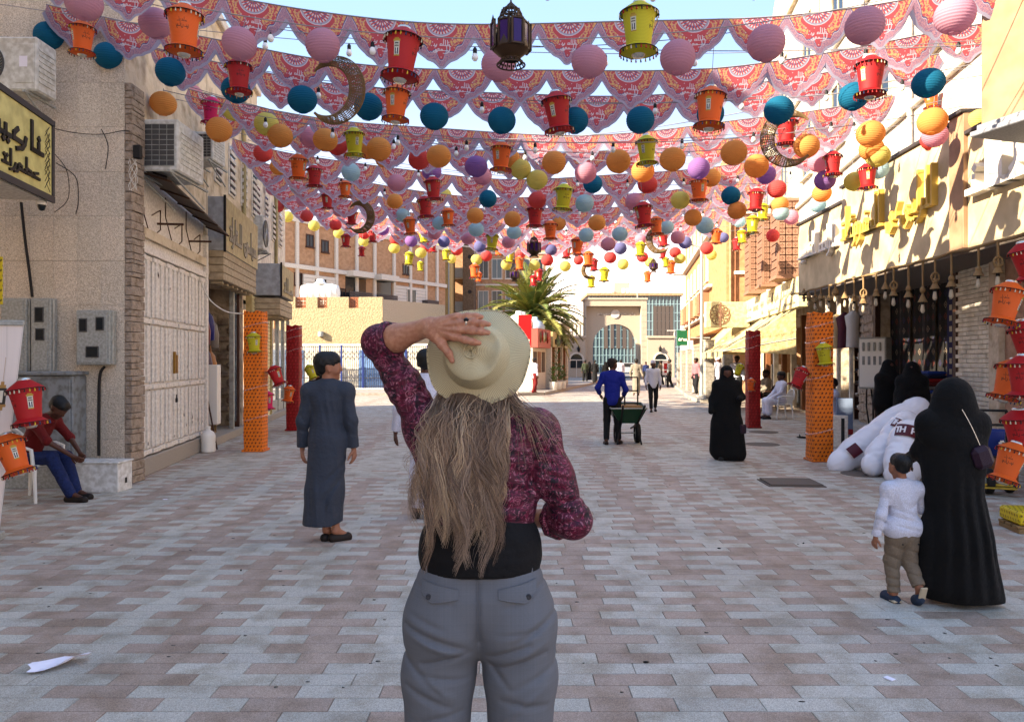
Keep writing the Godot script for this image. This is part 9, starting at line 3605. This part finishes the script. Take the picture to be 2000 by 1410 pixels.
func hair_of(t: Node3D, j: Dictionary):
	rng.seed = 131
	# a soft dark mass under the strands
	var b := MB.new()
	skin(b, [[V(0.0, 1.62, -0.02), V(0.0, 1.56, 0.0), 0.09, 0.085, 0.75], [V(-0.01, 1.54, 0.02), V(-0.045, 1.40, 0.095), 0.085, 0.095, 0.5], [V(-0.045, 1.40, 0.095), V(-0.05, 1.24, 0.115), 0.095, 0.07, 0.4], [V(0.06, 1.55, 0.0), V(0.10, 1.50, 0.03), 0.05, 0.035, 0.7]], 0.010, 0.03)
	var hr := part("hair", b, mat(Color(0.36, 0.29, 0.23), 0.6, M.grain, 6.0), t)
	var tones := [Color(0.55, 0.455, 0.38), Color(0.49, 0.40, 0.335), Color(0.65, 0.545, 0.44), Color(0.41, 0.33, 0.28), Color(0.72, 0.61, 0.49), Color(0.37, 0.295, 0.255), Color(0.60, 0.515, 0.45), Color(0.80, 0.70, 0.57)]
	b = MB.new()
	var locks := []
	for k in 46:
		var q := (k + 0.5) / 46.0
		locks.append([lerpf(-1.0, 1.0, q) + rng.randf_range(-0.03, 0.03), rng.randf_range(-0.10, 0.10) - (0.09 if k % 4 == 0 else 0.0), rng.randf() * TAU, rng.randf_range(1.6, 2.9) * TAU, rng.randf_range(0.006, 0.016), rng.randf_range(0.0, 0.024), tones[rng.randi() % 8], rng.randf_range(-0.02, 0.02)])
	for k in 2600:
		var lk: Array = locks[k % 46]
		var bang: float = lk[0] + rng.randf_range(-0.03, 0.03)
		var root := V(bang * 0.115 - 0.005, 1.56 + rng.randf_range(-0.02, 0.02), 0.048 - 0.05 * bang * bang + rng.randf_range(-0.008, 0.008))
		var stray := rng.randf() < 0.12
		var tipx: float = -0.062 + bang * 0.128 + lk[7] + rng.randf_range(-0.006, 0.006) * (4.0 if stray else 1.0)
		var tipy: float = 1.14 + 0.06 * absf(bang) + lk[1] + rng.randf_range(-0.01, 0.09) + (rng.randf_range(0.0, 0.18) if stray else 0.0)
		var amp: float = lk[4] * rng.randf_range(0.85, 1.15)
		var pts := []
		var rad := []
		var n := 24
		var off := V2(rng.randf_range(-1, 1), rng.randf_range(-1, 1)) * 0.0085
		var thick := rng.randf_range(0.0007, 0.0013)
		var dph := rng.randf_range(-0.25, 0.25)
		for s in n:
			var u := s / (n - 1.0)
			var wv := sin(u * lk[3] + lk[2] + dph) * amp * smoothstep(0.12, 0.7, u) * 1.5
			var pinch := 1.0 - 0.5 * smoothstep(0.6, 1.0, u)
			var x := lerpf(root.x, tipx, pow(u, 0.72)) + wv + off.x * pinch
			var y := lerpf(root.y, tipy, u)
			var zb := 0.105 + 0.042 * sin(clampf(u * 1.6, 0, 1) * PI * 0.5) - 0.05 * pow(absf(x + 0.04) / 0.15, 2)
			if u < 0.36: zb = lerpf(root.z, zb, smoothstep(0.05, 0.36, u))
			pts.append(V(x, y, zb + lk[5] * smoothstep(0.0, 0.3, u) + off.y * pinch + cos(u * lk[3] + lk[2]) * amp * u * 0.6))
			rad.append(thick * (1.0 - 0.8 * pow(u, 3)))
		b.col = lin((lk[6] as Color).lerp(tones[rng.randi() % 7], 0.45)) * rng.randf_range(0.88, 1.15)
		b.tube(pts, rad, 4, false)
	# wind-blown strands over the right shoulder
	for k in 80:
		var q := rng.randf()
		var root := V(0.05 + 0.06 * q, 1.57 - 0.05 * rng.randf(), 0.02 - 0.02 * q)
		var tip := V(0.12 + 0.14 * rng.randf(), 1.46 - 0.20 * rng.randf() * q, 0.06 - 0.02 * rng.randf())
		var pts := []
		var rad := []
		for s in 16:
			var u := s / 15.0
			var p := root.lerp(tip, u)
			p.y += 0.025 * sin(u * PI) * (1.2 - q) + 0.012 * sin(u * 7 + q * 5)
			p.z += 0.065 * sin(u * PI * 0.75)
			pts.append(p)
			rad.append(0.0010 * (1.0 - 0.7 * u))
		b.col = lin(tones[rng.randi() % 7]) * rng.randf_range(0.9, 1.2)
		b.tube(pts, rad, 4, false)
	part("hair_strands", b, M.hair_ash, hr)

func hat_of(t: Node3D):
	# the crown points back and up at the viewer because her head is tilted back
	var axis := V(-0.13, 0.16, 1.0).normalized()
	var x := Vector3.UP.cross(axis).normalized()
	var y := axis.cross(x)
	var ctr := V(-0.008, 1.664, 0.055)
	var b := MB.new()
	var seg := 96
	var prof := []     # (radius, height along the axis) from the brim edge to the top of the crown
	for k in 16: prof.append(V2(lerpf(0.158, 0.102, k / 15.0), -0.012 + 0.028 * pow(k / 15.0, 2.0) + 0.006 * sin(k / 15.0 * PI)))
	for k in 12: prof.append(V2(0.102 - 0.016 * k / 11.0, 0.018 + 0.062 * (k + 1) / 12.0))
	for k in 16:
		var a := PI / 2 * (k + 1) / 16.0
		prof.append(V2(maxf(0.0008, 0.086 * cos(a)), 0.080 + 0.026 * sin(a)))
	var m := prof.size()
	var base := []
	for k in m:
		for s in seg + 1:
			var a := TAU * (s % seg) / seg
			var r: float = prof[k].x
			var h: float = prof[k].y
			var brim := clampf((r - 0.102) / 0.056, 0.0, 1.0)
			if k < 16:
				h += brim * (0.010 * sin(a * 3.0 + 0.6) + 0.005 * sin(a * 5.0 + 2.0)) - brim * brim * 0.010 * maxf(0.0, sin(a + 0.6))
				r += brim * (0.005 * sin(a * 2.0 + 1.0) + 0.0025 * sin(a * 7.0))
			else:
				# dented crown
				var p2 := V2(cos(a), sin(a)) * r
				h -= 0.026 * exp(-((p2 - V2(0.040, -0.030)).length_squared()) / 0.0010) + 0.022 * exp(-((p2 - V2(0.055, 0.030)).length_squared()) / 0.0008) + 0.012 * exp(-((p2 - V2(-0.03, 0.02)).length_squared()) / 0.0010)
				r *= 1.0 + 0.02 * sin(a * 3.0 + 1.0)
			# crochet stitches: small bumps round and across
			var st := 0.0004 * cos(a * 48.0) + 0.0012 * sin(a * 4.0 + k * 0.3) + 0.0010 * sin(a * 7.0 - k * 0.21)
			base.append(V(cos(a) * r, sin(a) * r, h + st))
	for side in 2:
		var off := b.v.size()
		for k in m:
			for s in seg + 1:
				var p: Vector3 = base[k * (seg + 1) + s]
				var pk: Vector3 = base[mini(k + 1, m - 1) * (seg + 1) + s] - base[maxi(k - 1, 0) * (seg + 1) + s]
				var ps: Vector3 = base[k * (seg + 1) + (s + 1) % seg] - base[k * (seg + 1) + (s + seg - 1) % seg]
				var nn := ps.cross(pk).normalized()
				if nn.length() < 0.5: nn = V(0, 0, 1)
				if side == 1:
					p -= V(0, 0, 0.004)
					nn = -nn
				b.at(ctr + x * p.x + y * p.y + axis * p.z, x * nn.x + y * nn.y + axis * nn.z, V2(s * 3.0 / seg, k * 1.5 / m))
		for k in m - 1:
			for s in seg:
				var q := off + k * (seg + 1) + s
				if side == 0: b.i.append_array(PackedInt32Array([q, q + seg + 1, q + 1, q + 1, q + seg + 1, q + seg + 2]))
				else: b.i.append_array(PackedInt32Array([q, q + 1, q + seg + 1, q + 1, q + seg + 2, q + seg + 1]))
	var hat := part("hat", b, M.hat, t)
	b = MB.new()
	for r in 2:
		var pts := []
		for s in 49:
			var a := TAU * s / 48
			var rr: float = [0.158, 0.022, 0.048][r]
			var hh: float = [-0.012, 0.1045, 0.0995][r]
			var brim := 1.0 if r == 0 else 0.0
			var h := hh + brim * (0.010 * sin(a * 3.0 + 0.6) + 0.005 * sin(a * 5.0 + 2.0) - 0.010 * maxf(0.0, sin(a + 0.6)))
			rr += brim * (0.005 * sin(a * 2.0 + 1.0) + 0.0025 * sin(a * 7.0))
			pts.append(ctr + x * cos(a) * rr + y * sin(a) * rr + axis * h)
		b.tube(pts, 0.0028 if r == 0 else 0.0022, 6, false)
	part("braided_rounds", b, M.hat, hat)
